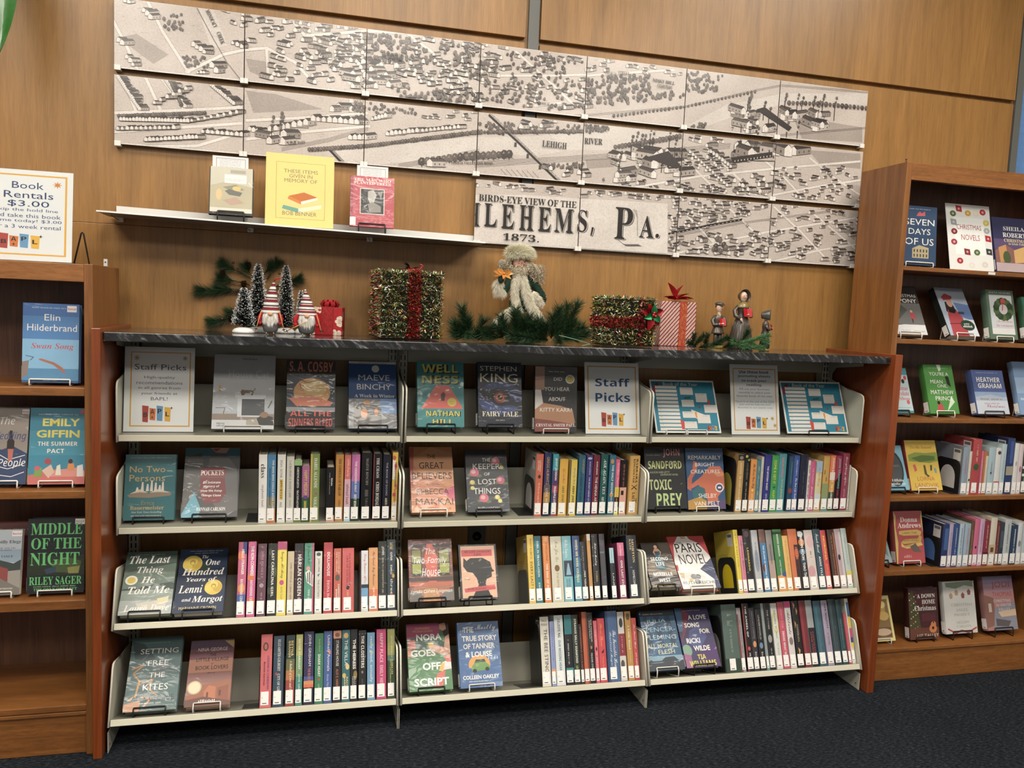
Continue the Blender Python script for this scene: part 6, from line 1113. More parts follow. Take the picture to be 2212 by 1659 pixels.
for i in range(2000):
    x, z = rm.uniform(mx[0], mx[7]), rm.uniform(mz[5], mz[0]); a = rm.uniform(-.5, .3); L = rm.uniform(.004, .016)
    stroke([(x, z), (x+L*math.cos(a), z+L*math.sin(a))], .0006, rm.choice(('9a9089', 'a89e96', '8a807a', '7a716b', 'd6cfc8')), 1)
# streets
for p in ([(210,-10),(300,170),(440,390)], [(30,100),(100,230),(165,370)], [(730,265),(620,290),(420,385)], [(730,265),(850,255),(1000,330),(1080,420)], [(975,95),(1130,280),(1300,450)], [(1050,190),(1390,165),(1700,180)], [(1600,180),(1760,300),(1990,520)], [(850,260),(860,420)],
          [(30,600),(400,585),(720,570)], [(80,390),(160,600)], [(205,405),(290,590)], [(290,410),(415,585)], [(590,465),(720,580)], [(740,640),(1050,625),(1390,600)], [(30,700),(720,655)], [(740,740),(1050,700),(1400,670)], [(90,780),(480,775),(730,700)]): road(p)
for p in ([(280,75),(440,220),(590,360)], [(100,205),(460,205),(660,200)], [(660,205),(780,195),(1120,175)], [(380,365),(520,350)],
          [(1310,600),(1430,720),(1560,840)], [(1170,640),(1290,760),(1400,860)], [(1560,620),(1700,740),(1830,880)], [(1840,640),(1960,740),(2110,840)], [(900,800),(1250,740),(1640,700),(2110,660)], [(1640,840),(1900,790),(2110,760)],
          [(1140,900),(1250,1010),(1330,1090)], [(1380,880),(1490,980),(1600,1090)], [(1650,900),(1790,1030),(1930,1180)], [(1850,930),(1960,1020),(2090,1130)], [(1130,1150),(1400,1080),(1640,1030),(2090,960)], [(1290,1030),(1430,1190)], [(1650,1190),(1900,1130),(2090,1100)]): road(p, .009, B_)
rail([(470,20),(560,190),(640,330),(720,430)], A_, 2); rail([(480,425),(700,410),(1180,368),(1560,280),(1690,255),(2150,290)], B_, 3); rail([(1680,520),(2150,480)], B_, 3)
rail([(930,790),(1180,740),(1390,680)], A_, 4, .004); rail([(60,675),(380,655),(800,630),(1420,575)], B_, 6, .004); rail([(1550,880),(1980,800)], A_, 5, .004); rail([(1090,1060),(1480,985),(2090,905)], B_, 3)
# bridges
for f, p in ((B_, [(140,410),(300,560),(520,775)]), (A_, [(1180,785),(1270,880)])):
    P = [f(*q) for q in p]; stroke(P, .014, BLK, 5); stroke([(x+.003, z+.002) for x, z in P], .006, 'a89f98', 6)
    for i in range(22): t = i/21; q = (P[0][0]+(P[-1][0]-P[0][0])*t, P[0][1]+(P[-1][1]-P[0][1])*t); stroke([q, (q[0]+.006, q[1]+.006)], .001, BLK, 7)
for i in range(4): q = B_(215+i*65, 500+i*60); ink([(q[0]-.006, q[1]-.016), (q[0]+.004, q[1]-.016), (q[0]+.004, q[1]), (q[0]-.005, q[1])], DRK, 4)
for i in range(7): stroke([B_(200+i*28, 700+i*2), B_(250+i*28, 755+i*2)], .002, MID, 3)
# houses and trees, far to near
for a in ((A_, [(980,70),(1385,140),(1385,430),(1290,430),(1130,260)], 75, 'h', .021), (A_, [(740,75),(960,95),(1270,420),(1250,480),(900,440),(740,280)], 44, 'h', .020), (A_, [(1290,330),(1600,330),(1560,480),(1290,470)], 24, 'h', .028),
          (A_, [(1395,175),(1640,195),(1760,330),(1650,350),(1420,320)], 100, 't', .011), (A_, [(1640,185),(1990,240),(1990,560),(1760,480),(1560,400)], 70, 'h', .019), (A_, [(1500,440),(1980,500),(1980,580),(1560,520)], 70, 't', .011), (A_, [(1700,200),(1990,240),(1990,480)], 40, 't', .011),
          (A_, [(290,75),(410,75),(420,160),(310,160)], 20, 't', .010), (A_, [(390,300),(550,295),(540,360),(420,370)], 24, 't', .009), (A_, [(640,50),(720,70),(720,200)], 6, 'h', .018),
          (B_, [(100,45),(650,108),(650,400),(100,360)], 62, 'h', .019), (B_, [(100,60),(650,120),(650,410),(420,390),(110,330)], 130, 't', .011), (B_, [(670,115),(1180,190),(1180,215),(670,190)], 14, 'h', .016), (B_, [(665,210),(1000,200),(1000,300),(1180,290),(1180,320),(660,375)], 130, 't', .012), (B_, [(1190,180),(1390,205),(1340,290),(1190,300)], 46, 't', .012), (B_, [(1210,455),(1290,460),(1280,490),(1210,480)], 8, 't', .014),
          (A_, [(1150,560),(1290,540),(1290,600),(1180,600)], 4, 'h', .030), (A_, [(1290,535),(1370,550),(1370,640),(1330,640)], 16, 't', .011), (A_, [(1390,545),(1640,580),(1640,605),(1390,600)], 26, 't', .010), (A_, [(1640,560),(1980,600),(1980,650),(1640,630)], 10, 'h', .015),
          (B_, [(90,450),(630,470),(630,510),(90,510)], 60, 't', .011), (B_, [(290,450),(500,455),(500,500),(290,500)], 7, 'h', .024), (B_, [(650,460),(790,470),(760,500),(650,510)], 24, 't', .012), (B_, [(1190,540),(1390,545),(1390,590),(1200,580)], 8, 'h', .020), (B_, [(1170,600),(1300,600),(1430,720),(1420,800),(1170,740)], 34, 'h', .018), (B_, [(820,760),(1640,830),(1640,860),(820,800)], 34, 'h', .018), (B_, [(1640,700),(2050,700),(2100,880),(1640,850)], 46, 'h', .018), (B_, [(1420,700),(1640,720),(1640,850),(1450,830)], 14, 'h', .022), (B_, [(430,680),(640,690),(640,760),(560,765)], 5, 'h', .024), (B_, [(440,675),(640,665),(640,700),(440,700)], 30, 't', .009),
          (B_, [(80,775),(620,830),(620,855),(80,800)], 16, 'h', .017), (B_, [(640,815),(1085,855),(1085,880),(640,840)], 20, 'h', .018), (B_, [(1090,850),(1500,880),(1620,900),(1480,980),(1090,1050)], 78, 'h', .018), (B_, [(1090,1060),(1620,1050),(1620,1190),(1090,1140)], 48, 'h', .020), (B_, [(1640,900),(2090,910),(2080,1205),(1640,1180)], 84, 'h', .018), (B_, [(1320,1070),(1400,1070),(1400,1150),(1320,1150)], 8, 't', .018)): zone(*a)
for a in ((A_, [(180,55),(230,110)], 3, 'h', .024), (A_, [(440,240),(520,290)], 4, 'h', .022), (A_, [(90,300),(140,360)], 3, 'h', .02), (A_, [(45,215),(80,245)], 2, 'h', .022), (A_, [(535,345),(580,400)], 2, 'h', .028), (A_, [(650,230),(720,260)], 3, 'h', .02), (A_, [(80,10),(120,20)], 2, 'h', .02), (A_, [(470,390),(520,390)], 3, 'h', .014),
          (A_, [(50,410),(170,590)], 20, 'h', .018), (A_, [(300,425),(410,575)], 18, 'h', .02), (A_, [(330,410),(400,560)], 16, 't', .012), (A_, [(545,455),(670,560)], 14, 'h', .018), (A_, [(60,615),(530,600)], 34, 't', .011), (A_, [(60,640),(430,650)], 22, 'h', .019), (A_, [(40,690),(360,685)], 13, 'h', .018), (A_, [(190,750),(480,735)], 14, 'h', .02), (A_, [(490,705),(720,725)], 9, 'h', .02), (A_, [(430,650),(700,600)], 8, 'h', .017), (A_, [(230,560),(430,470)], 6, 'h', .018),
          (A_, [(740,690),(800,710)], 3, 'h', .026), (A_, [(840,700),(1060,660)], 7, 'h', .032), (A_, [(1070,640),(1330,660)], 9, 'h', .028), (A_, [(1270,740),(1370,740)], 4, 'h', .026), (A_, [(1395,640),(1480,620)], 5, 'h', .02), (A_, [(1470,720),(1650,700)], 8, 'h', .024), (A_, [(1660,700),(1870,680)], 10, 'h', .018), (A_, [(1070,795),(1380,775),(1980,700)], 62, 't', .013), (A_, [(1660,860),(1980,820)], 11, 't', .022), (A_, [(1680,880),(1720,885)], 1, 'h', .034),
          (B_, [(10,635),(260,620)], 9, 't', .024), (B_, [(90,505),(640,500)], 34, 't', .012), (B_, [(800,585),(1000,555),(1160,525)], 20, 't', .017), (B_, [(790,420),(1180,370),(1560,288)], 38, 't', .010), (B_, [(1720,350),(1900,355),(2150,380)], 20, 't', .017), (B_, [(1190,610),(1400,800)], 14, 'h', .018), (B_, [(1300,610),(1420,700)], 8, 'h', .022)): row(*a)
for a in ((B_, 1480, 430, 7, .030, 60), (B_, 1540, 490, 6, .034, 70), (B_, 1730, 430, 7, .036, 50), (B_, 1850, 440, 6, .032, 50), (B_, 1900, 490, 4, .044, 50), (B_, 900, 660, 8, .036, 80), (B_, 1020, 640, 6, .042, 60), (B_, 1080, 720, 6, .040, 80), (B_, 830, 760, 4, .036, 40), (B_, 1470, 590, 5, .050, 40), (B_, 1560, 650, 4, .050, 50), (B_, 1720, 620, 4, .050, 50), (A_, 880, 750, 5, .034, 60)): works(*a)
for f, pts in ((B_, [(1556,385),(1600,372),(1745,480),(1730,500)]), (B_, [(1420,640),(1640,610),(1640,640),(1430,670)]), (B_, [(970,640),(1090,605),(1160,690),(1130,700)])):
    area_(f, pts, '3a3432', 8)
for i in range(12): q = B_(1440+i*17, 655-i*2.4); ink([(q[0], q[1]-.006), (q[0]+.003, q[1]-.006), (q[0]+.003, q[1]), (q[0], q[1])], LIT, 9)
stroke([B_(1090,1045), B_(1300,1000), B_(1480,968)], .007, BLK, 8)
for i in range(18): q = B_(1100+i*21, 1046-i*4.3); ink([(q[0], q[1]-.001), (q[0]+.007, q[1]), (q[0]+.007, q[1]+.003), (q[0], q[1]+.002)], 'b5aca4', 9)
# lettering
for t in (('MONOCACY', 558, 100, 100, 22, -62), ('CREEK', 607, 203, 66, 22, -66)): mtext(A_, t[0], t[1], t[2], t[3], t[4], BLK, 'B', t[5])
mtext(A_, 'MORAVIAN', 1535, 294, 90, 18); mtext(A_, 'CEMETERY', 1535, 314, 74, 18); mtext(A_, 'MAIN ST.', 1165, 320, 110, 16, BLK, 'B', -44); mtext(A_, 'CANAL BASIN', 1010, 758, 92, 16, BLK, 'B', 8); mtext(A_, '10', 1352, 652, 20, 16)
mtext(A_, 'LEHIGH VALLEY RAIL ROAD', 1940, 866, 220, 14, DRK, 'B', 4)
for t in (('NISKY HILL', 1065, 238, 120, 18, -2), ('CEMETERY', 1070, 265, 82, 18, -2), ('CHURCH', 780, 195, 64, 15, -2), ('STREET', 850, 193, 60, 15, 0), ('LEHIGH', 485, 573, 130, 34, -1), ('RIVER', 692, 555, 96, 32, 2), ('7', 1430, 487, 12, 18, 0), ('7', 1915, 430, 12, 18, 0), ('7', 1658, 497, 12, 18, 0), ('6', 745, 757, 12, 18, 0), ('6', 1060, 678, 12, 16, 0), ('6', 1132, 622, 12, 16, 0), ('POPLAR', 1935, 715, 70, 18, -40), ('ST.', 2048, 797, 26, 16, -40), ('PINE', 1492, 770, 40, 18, -42), ('ST.', 1530, 803, 22, 16, -42), ('LOCUST', 1312, 817, 56, 16, -42), ('SPRUCE', 1690, 790, 56, 15, -40), ('LEHIGH ST.', 440, 356, 90, 13, -1), ('ELM', 1298, 1045, 34, 16, -44), ('BIRCH', 1105, 1105, 50, 14, -50), ('ST.', 1508, 1003, 22, 14, -40), ('LINDEN', 2010, 930, 46, 14, -40)):
    mtext(B_, *t[:5], BLK, 'B', t[5], 10)
# title cartouche
area_(B_, [(40,838),(330,838),(620,858),(860,870),(1085,885),(1085,1160),(860,1150),(40,1110)], 'd6cfc8', 11)
q = []
mtext(B_, "BIRDS-EYE VIEW OF THE", 347, 872, 520, 36, '2c2624', 'B', -3.4+3.4, 13)
def ornate(t, x0, y0, x1, y1):
    mtext(B_, t, (x0+x1)/2+7, (y0+y1)/2+5, x1-x0, y1-y0, '5a524e', 'B', 0, 12); mtext(B_, t, (x0+x1)/2+3, (y0+y1)/2+2, x1-x0, y1-y0, 'd6cfc8', 'B', 0, 13); mtext(B_, t, (x0+x1)/2, (y0+y1)/2, x1-x0, y1-y0, '24201f', 'B', 0, 14)
for t in (('H', 20, 880, 86, 1002), ('L', 112, 885, 178, 1005), ('E', 203, 890, 270, 1015), ('H', 298, 895, 372, 1025), ('E', 398, 905, 465, 1030), ('M', 484, 913, 582, 1036), ('S', 606, 918, 658, 1036), (',', 676, 1010, 692, 1055), ('A', 936, 950, 1012, 1066), ('.', 1020, 1045, 1038, 1066)): ornate(*t)
for i in range(26): x = 812+i*4.6; stroke([B_(x, 1068+min(i, 8)*4), B_(x+22, 1088+min(i, 8)*3)], .0009, '3a3432', 12)
for i in range(20): stroke([B_(900+min(i, 6)*4, 915+i*7), B_(926, 925+i*7)], .0009, '3a3432', 12)
ornate('P', 806, 906, 900, 1074)
mtext(B_, '1873.', 307, 1066, 192, 38, '2c2624', 'B', 0, 13)
# flat ground first, then buildings and trees in the order drawn, lettering last
ORDER = sorted(((0 if l <= 1 else 1 if l <= 3 else 2 if l < 10 else l, i, p, c) for i, (p, c, l) in enumerate(INK)), key=lambda q: (q[0], q[1]))
RN = ('top', 'middle', 'bottom')
what = {(0,0): 'open fields and a creek', (0,1): 'a winding street of houses', (0,2): 'a tree-filled cemetery and large dark buildings', (0,3): 'crowded houses among trees', (0,4): 'a wooded hill cemetery', (0,5): 'a curving river bank', (0,6): 'smoking ironworks by the tree line',
        (1,0): 'rows of small houses', (1,1): 'a canal basin and mill', (1,2): 'tree-lined river shore', (1,3): 'a long river bridge', (1,4): 'smoking mill buildings beside the river', (1,5): 'a long factory roof', (1,6): 'an empty street grid',
        (2,3): 'large title lettering and a date', (2,4): 'a huge capital letter P', (2,5): 'a train passing blocks of houses', (2,6): 'diagonal streets at its corner'}
for r in range(3):
    for c in range(0 if r < 2 else 3, 7):
        x0, x1, z1, z0 = mx[c]+.0012, mx[c+1]-.0012, mz[r*2], mz[r*2+1]
        mb = MB(); mb.box((0, 0, 0), (x1-x0, .005, z1-z0), '5a5450'); mb.box((0, -.0002, 0), (x1-x0, 0, .003), 'e8e5e0')  # board edges coloured dark to carry the shade in the gaps
        mb.poly([(.0006, -.00028, .0008), (x1-x0-.0006, -.00028, .0008), (x1-x0-.0006, -.00028, z1-z0-.0002), (.0006, -.00028, z1-z0-.0002)], 'dedad5'); mb.poly([(.0006, -.0003, .0035), (x1-x0-.0006, -.0003, .0035), (x1-x0-.0006, -.0003, z1-z0-.0015), (.0006, -.0003, z1-z0-.0015)], PAP)
        k = 0
        for l, i, p, col in ORDER:
            bx0 = min(q[0] for q in p); bx1 = max(q[0] for q in p); bz0 = min(q[1] for q in p); bz1 = max(q[1] for q in p)
            if bx1 < x0 or bx0 > x1 or bz1 < z0 or bz0 > z1: continue
            w = clip(p, x0+.0006, x1-.0006, z0+.0035, z1-.0015)
            if w:
                if area2(w) < 0: w = w[::-1]
                mb.poly([(a-x0, -.00035-k*4e-6, b-z0) for a, b in w], col); k += 1
        tag(mb.build('map_panel', M_map, loc=(x0, YM, z0)), 'black and white printed map panel showing %s, %s row' % (what[(r, c)], RN[r]), 'map panel', 'printed map panels on the wall')
    for c in range(0 if r < 2 else 3, 8):
        x = mx[c] + (.012 if c == (0 if r < 2 else 3) else -.012 if c == 7 else 0); z = mz[r*2+1]
        w = .010 if c in (0, 7) else .013
        mb = MB(); mb.box((-w, -.0060, -.0075), (w, -.0036, .0095), 'dedbd4'); mb.box((-w, -.0036, -.0075), (w, .0225, -.0008), 'c9c6bf')
        if c not in (0, 7): mb.box((-.0006, -.0064, -.0075), (.0006, -.0060, .0095), 'a8a49c')
        wh = what[(r, max(c-1, 0 if r < 2 else 3))]
        tag(mb.build('panel_clip', M_plast, loc=(x, YM, z), bevel=.0015), 'white clip, %s of the map panel showing %s' % ('lower left' if c == (0 if r < 2 else 3) else 'lower right', wh), 'clip', 'white clips holding the map panels')
# ---------------------------------------------------------------- floating shelf above the counter
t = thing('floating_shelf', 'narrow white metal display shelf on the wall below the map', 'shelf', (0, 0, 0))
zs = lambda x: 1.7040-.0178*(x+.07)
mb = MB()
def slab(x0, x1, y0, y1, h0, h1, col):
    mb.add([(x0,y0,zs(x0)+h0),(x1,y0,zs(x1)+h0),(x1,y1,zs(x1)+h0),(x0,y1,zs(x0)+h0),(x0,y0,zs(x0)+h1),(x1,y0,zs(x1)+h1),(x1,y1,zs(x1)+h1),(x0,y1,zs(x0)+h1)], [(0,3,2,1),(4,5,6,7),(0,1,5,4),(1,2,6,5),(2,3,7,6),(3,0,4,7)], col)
slab(-.072, 1.196, -.2, -.012, -.003, 0, '8f8b84'); slab(-.072, 1.196, -.2005, -.199, -.004, .001, 'e4e3df'); mb.build('shelf_plate', M_paint, t)  # white shelf: shade of the underside put into the plate's grey
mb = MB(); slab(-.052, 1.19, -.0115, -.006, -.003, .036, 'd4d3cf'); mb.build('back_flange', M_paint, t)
for x in (-.038, .385, .80):
    mb = MB(); mb.box((x-.010, -.03, zs(x)-.018), (x+.010, -.012, zs(x)-.0035), 'cfcdc6'); mb.tube([(x, -.045, zs(x)-.014), (x-.012, -.10, zs(x)-.004)], .0016, '8a8984', 6); mb.build('hook_bracket', M_paint, t)
K1 = (190, 300, 3.115)
face('F', 0, K1, (812,500), (1108,522), (825,182), (1113,205), 'pale film-covered book with a faded landscape painting,', '24221f',
  [('r',.02,.0,.98,.95,'c9c4b0'),('p',[(.02,.4),(.4,.3),(.98,.4),(.98,.95),(.02,.95)],'b8b090'),('p',[(.3,.42),(.6,.36),(.8,.46),(.5,.5)],'8c8a72'),('p',[(.35,.5),(.45,.46),(.75,.52),(.7,.6),(.45,.58)],'6a6c64'),('e',.22,.58,.07,.12,'d8b87c'),('e',.62,.44,.1,.05,'d4bc6c'),('p',[(.3,.7),(.6,.62),(.8,.74),(.5,.8)],'b89a84'),('r',.02,.86,.98,.95,'d8d4c4'),('r',.47,.05,.82,.12,'a8a498'),('r',.34,.15,.84,.33,'e8e6e0'),('x',.58,.25,.44,.012,'8a8880',6),('x',.54,.28,.36,.012,'8a8880',5)], T=.022, st='k', tilt=9, sticker=False)
face('F', 0, K1, (1762,552), (2058,580), (1768,216), (2060,240), 'crimson book with a black and white woodcut,', 'b01f3a',
  [('r',.0,.0,.06,1,'8f1a30'),('r',.22,.24,.78,.75,'c8c4b8'),('r',.24,.255,.76,.735,'1c1b1b'),('p',[(.4,.3),(.52,.26),(.6,.36),(.54,.5),(.46,.56),(.4,.44)],'b0aca4'),('p',[(.3,.6),(.5,.5),(.7,.58),(.7,.7),(.4,.72)],'8a8680'),('p',[(.62,.3),(.74,.28),(.7,.44)],'8f8b84'),('p',[(.3,.66),(.4,.56),(.44,.7)],'2a2828'),('THE MAN WHO',.5,.07,.84,.055,'e8d8c8','B'),('PLANTED TREES',.5,.135,.84,.055,'e8d8c8','B'),('a story by Jean Giono',.5,.2,.5,.03,'d88a5a','I'),('x',.58,.83,.66,.018,'d88a6a',5),('x',.6,.88,.6,.014,'d88a6a',6),('r',.0,.82,.13,.98,'e4e0dc')], T=.012, st='k', tilt=9, sticker=False)
FX[0] = .55
stk = [('p',[(.38,.62),(.6,.56),(.8,.62),(.56,.69)],'b86a34'),('p',[(.38,.62),(.56,.69),(.56,.73),(.36,.66)],'c87a3c'),('p',[(.56,.69),(.8,.62),(.8,.655),(.56,.73)],'e8e0c8'),('p',[(.36,.69),(.56,.735),(.84,.67),(.84,.71),(.54,.77),(.35,.72)],'d8c48c'),('p',[(.3,.75),(.52,.79),(.86,.72),(.86,.77),(.52,.85),(.28,.8)],'6a9a8a'),('p',[(.52,.79),(.86,.72),(.86,.77),(.52,.85)],'e0d8b8')]
face('F', 0, K1, (1190,552), (1650,582), (1203,58), (1652,108), 'pale yellow memorial sign with a book stack drawing', 'dfc77c', fr(.15,.115,.87,.895,.006,'9a8a5a',.78)+[('THESE ITEMS',.51,.235,.5,.05,'7a705a','n'),('GIVEN IN',.51,.3,.34,.05,'7a705a','n'),('MEMORY OF',.51,.365,.48,.05,'7a705a','n')]+[(k[0], [(u-.04, v-.04) for u, v in k[1]], k[2]) for k in stk]+[('BOB BENNER',.5,.82,.5,.055,'7a705a','n')], st='', kind='board', T=.004, tilt=7)
for nm, px0, px1, pt, pb, y in (('white typed slip of paper standing behind the pale film-covered book', 838, 1080, 103, 500, -.118), ('white typed slip of paper standing behind the crimson book', 1812, 2022, 168, 560, -.128)):
    g = lambda x, y_: (190+x/3.115, 300+y_/3.115)
    a = at(*g(px0, pt+10), y); b = at(*g(px1, pt+20), y); zb = zs((a.x+b.x)/2)+.0008
    H = (a.z+b.z)/2-zb; W = b.x-a.x
    mb = MB(); mb.box((0, 0, 0), (W, .0004, H), 'd9d8d8'); paint(mb, fr(.1,.03,.92,.5,.012,'77787c',.5)+[('x',.5,v,.6,.008,'5a5c60',6) for v in (.055,.08,.105,.13,.155,.18)], W, H)
    tag(mb.build('paper_slip', M_paper, mat4=MX.Translation((a.x, y, zb)) @ MX.Rotation(R_(-1), 4, 'X')), nm, 'paper slip')
# ---------------------------------------------------------------- holiday decorations on the counter
rd = random.Random(11); random.seed(5)
def cx(px, y): return onrow(V((0, y, ZC)), V((0, 0, 1)), 1, px)
def chh(px, y, py): return hgt(V((0, y, ZC)), V((0, 0, 1)), cx(px, y), py)
def rv(): return V((rd.uniform(-1, 1), rd.uniform(-1, 1), rd.uniform(-1, 1)))
Zv = V((0, 0, 1))
# frosted bottle-brush trees
def brush_tree(px, tip, y, wpx, label, n=2600, snow=True, frost=.7):
    x = cx(px, y); H = chh(px, y, tip); w = wpx*(y-CP.y)/CF/2*1.25
    t = thing('bottle_brush_tree', label, 'ornament tree', (x, y, ZC+.0004), group='frosted bottle brush trees')
    mb = MB(); b = .020
    mb.lathe([(w*.86, 0), (w*.9, b*.3), (w*.72, b*.72), (w*.4, b*.95), (0, b)], 'dcdbd8', 18); mb.build('snow_base', M_fur, t)
    mb = MB(); mb.tube([(0, 0, b*.6), (0, 0, H*.985)], [.003, .0012], '2c261e', 6); mb.build('trunk', M_plain, t)
    mb = MB(); z0 = b+.012
    for i in range(n):
        q = rd.random()**.75; z = z0+(H-z0)*(1-q); z = z0+(H-z0)*rd.random() if i % 3 else z
        f = 1-(z-z0)/(H-z0); r = w*(.12+.88*f**.6)*rd.uniform(.82, 1.05); a = rd.uniform(0, 6.283)
        d = V((math.cos(a), math.sin(a), rd.uniform(.05, .45))).normalized()
        mb.strip((0, 0, z-r*.25), d, r*1.02, .0016, ('1c2622', '25322b', '18201d')[i % 3])
        if rd.random() < frost:
            e = V((0, 0, z-r*.25))+d*r*rd.uniform(.8, 1.0); mb.strip(e, (d+rv()*.7), rd.uniform(.003, .006), .0024, ('d5d8d8', 'c2c7c8', 'e6e7e6')[i % 3])
    mb.build('bristles', M_needle, t)
brush_tree(526, 622, -.180, 40, 'small frosted bottle brush tree on a snowy base, left of the tall one', 1800)
brush_tree(556, 570, -.104, 40, 'tall frosted bottle brush tree behind the taller striped-hat gnome, left side')
brush_tree(616, 574, -.088, 36, 'frosted bottle brush tree between the two gnomes, behind them')
brush_tree(649, 628, -.092, 21, 'small frosted bottle brush tree mostly hidden behind the shorter gnome', 1300)
# gnomes with striped hats and ski poles
def gnome(px, tip, y, R, label, lean, hat_z, rib):
    x = cx(px, y); H = chh(px, y, tip)
    t = thing('gnome_figurine', label, 'figurine', (x, y, ZC+.0006), group='gnome figurines')
    mb = MB(); bh = H*hat_z
    mb.lathe([(R*.55, .004), (R*.86, .010), (R, bh*.3), (R*.97, bh*.55), (R*.8, bh*.85), (R*.5, bh*1.02), (0, bh*1.08)], '6d6c6c', 22, sy=.85); mb.build('body', M_felt, t)
    mb = MB(); hh = H-bh*.93; n = 40; prof = []; cols = []
    cyc = ['e2dfda', 'e2dfda', '5b5754', '7c2a33', '7c2a33', 'e2dfda', '5b5754', '5b5754']
    for i in range(n+1):
        q = i/n; prof.append((R*1.12*(1-q)**.82*(1+.06*math.sin(q*26))+.0015, q*hh)); cols.append(cyc[int(i*.8) % 8])
    vs = []; fs = []; cc = []; m_ = 18
    for i, (r, z) in enumerate(prof):
        q = i/n; ox = lean*R*q*q
        for j in range(m_): a = 6.2832*j/m_; vs.append((ox+r*math.cos(a), r*.9*math.sin(a), bh*.9+z))
    for i in range(n):
        for j in range(m_): fs.append((i*m_+j, i*m_+(j+1) % m_, (i+1)*m_+(j+1) % m_, (i+1)*m_+j)); cc.append(cols[i])
    mb.add(vs, fs, cc, 0, True); mb.build('striped_hat', M_felt, t)
    mb = MB(); top = V((lean*R, 0, H-.001))
    if rib == 'long': mb.tube([top, top+V((.006, 0, .006)), top+V((.016, -.002, .009)), top+V((.026, -.003, .008))], [.0028, .002, .0022, .0006], 'b02a30', 6)
    else: mb.ball(top, .0035, 'd8cfca', 8, 6)
    mb.build('hat_tip', M_felt, t)
    mb = MB(); mb.ball((0, -R*.98, bh*.86), (.0085, .009, .008), 'd8a888', 10, 7); mb.build('nose', M_felt, t)
    mb = MB()
    for i in range(950):
        a = rd.uniform(-1.25, 1.25); z = bh*rd.uniform(.68, .98); r = R*1.0
        p = V((r*math.sin(a)*.95, -r*math.cos(a)*.88, z)); d = V((math.sin(a)*.35+rd.uniform(-.18, .18), -.42*math.cos(a), -1)); L = rd.uniform(.26, .5)*bh*(1.0-.45*abs(a))
        mb.strip(p, d, L, .0022, ('e4e0d8', 'd6d1c8', 'efece6')[i % 3], bend=V((-p.x*.3/R*.3, .12, -.1)))
    mb.build('beard', M_fur, t)
    for s in (-1, 1):
        mb = MB(); sh = V((s*R*.82, -R*.35, bh*.92)); el = V((s*R*1.35, -R*.55, bh*.66)); ha = V((s*R*1.28, -R*.85, bh*.46))
        mb.tube([sh, sh.lerp(el, .5)+V((s*.002, 0, .001)), el, ha], [R*.2, R*.24, R*.27, R*.2], 'a3262c', 10); mb.ball(ha, R*.24, 'b02a30', 10, 7); mb.build('mitten', M_felt, t)
        mb = MB()
        a, b = (V((s*R*1.1, -R*.98, bh*.98)), V((s*R*1.75 if s > 0 or rib == 'long' else -R*2.5, -R*1.35, .0105)))
        if rib != 'long' and s < 0: a = V((0, -R*1.35, bh*.62))
        mb.tube([a, b], .0016, 'b08a5c', 6); mb.M = MX.Translation(a.lerp(b, .90)) @ (b-a).to_track_quat('Z', 'Y').to_matrix().to_4x4()
        mb.lathe([(.0005, -.0012), (.0055, -.001), (.0058, .001), (.0005, .0012)], '2a2321', 12); mb.M = None; mb.build('ski_pole', M_plain, t)
        mb = MB(); x0 = s*R*.45
        mb.tube([(x0, -R*1.5, .006), (x0, -R*1.3, .0022), (x0, -R*.8, .0014), (x0, R*.6, .0014)], [.0012, .0014, .0014, .0012], 'c9c6be', 6); mb.build('ski', M_plain, t)
gnome(584, 606, -.185, .0265, 'taller gnome figurine with striped hat, white beard and two ski poles', .35, .44, 'long')
gnome(662, 627, -.200, .0285, 'shorter gnome figurine with striped hat, beside the red flower-print gift', -.25, .5, 'short')
# loops of ribbon
def bow(mb, o, r, col, n=6, w=.014, flat=.5):
    for i in range(n):
        a = 6.283*i/n+.3; d = V((math.cos(a), math.sin(a), flat)); sd = V((-math.sin(a), math.cos(a), 0))*w*.5; pts = []
        for k in range(7):
            q = k/6; u = math.sin(q*math.pi); p = V(o)+d*(r*(q if q < .5 else 1-q)*2*.5+r*.5*u*.6)+Zv*(r*.35*math.sin(q*6.283)); pts.append(p)
        vs = [];
        for p in pts: vs += [p-sd, p+sd]
        mb.add(vs, [(2*k, 2*k+1, 2*k+3, 2*k+2) for k in range(6)], col, 0, True)
def leafp(mb, o, d, L, w, col, fold=.25, up=Zv):
    d = V(d).normalized(); s = d.cross(up).normalized() if d.cross(up).length > .01 else V((1, 0, 0)); n = s.cross(d)
    prof = [(0, .12), (.2, .6), (.45, 1), (.7, .75), (.88, .35), (1, 0)]; vs = []; fs = []
    for q, k in prof: c = V(o)+d*L*q-n*(L*.18*q*q); vs += [c-s*w*.5*k+n*w*fold*k, c, c+s*w*.5*k+n*w*fold*k]
    for i in range(len(prof)-1): a = 3*i; fs += [(a, a+1, a+4, a+3), (a+1, a+2, a+5, a+4)]
    mb.add(vs, fs, col, 0, True)
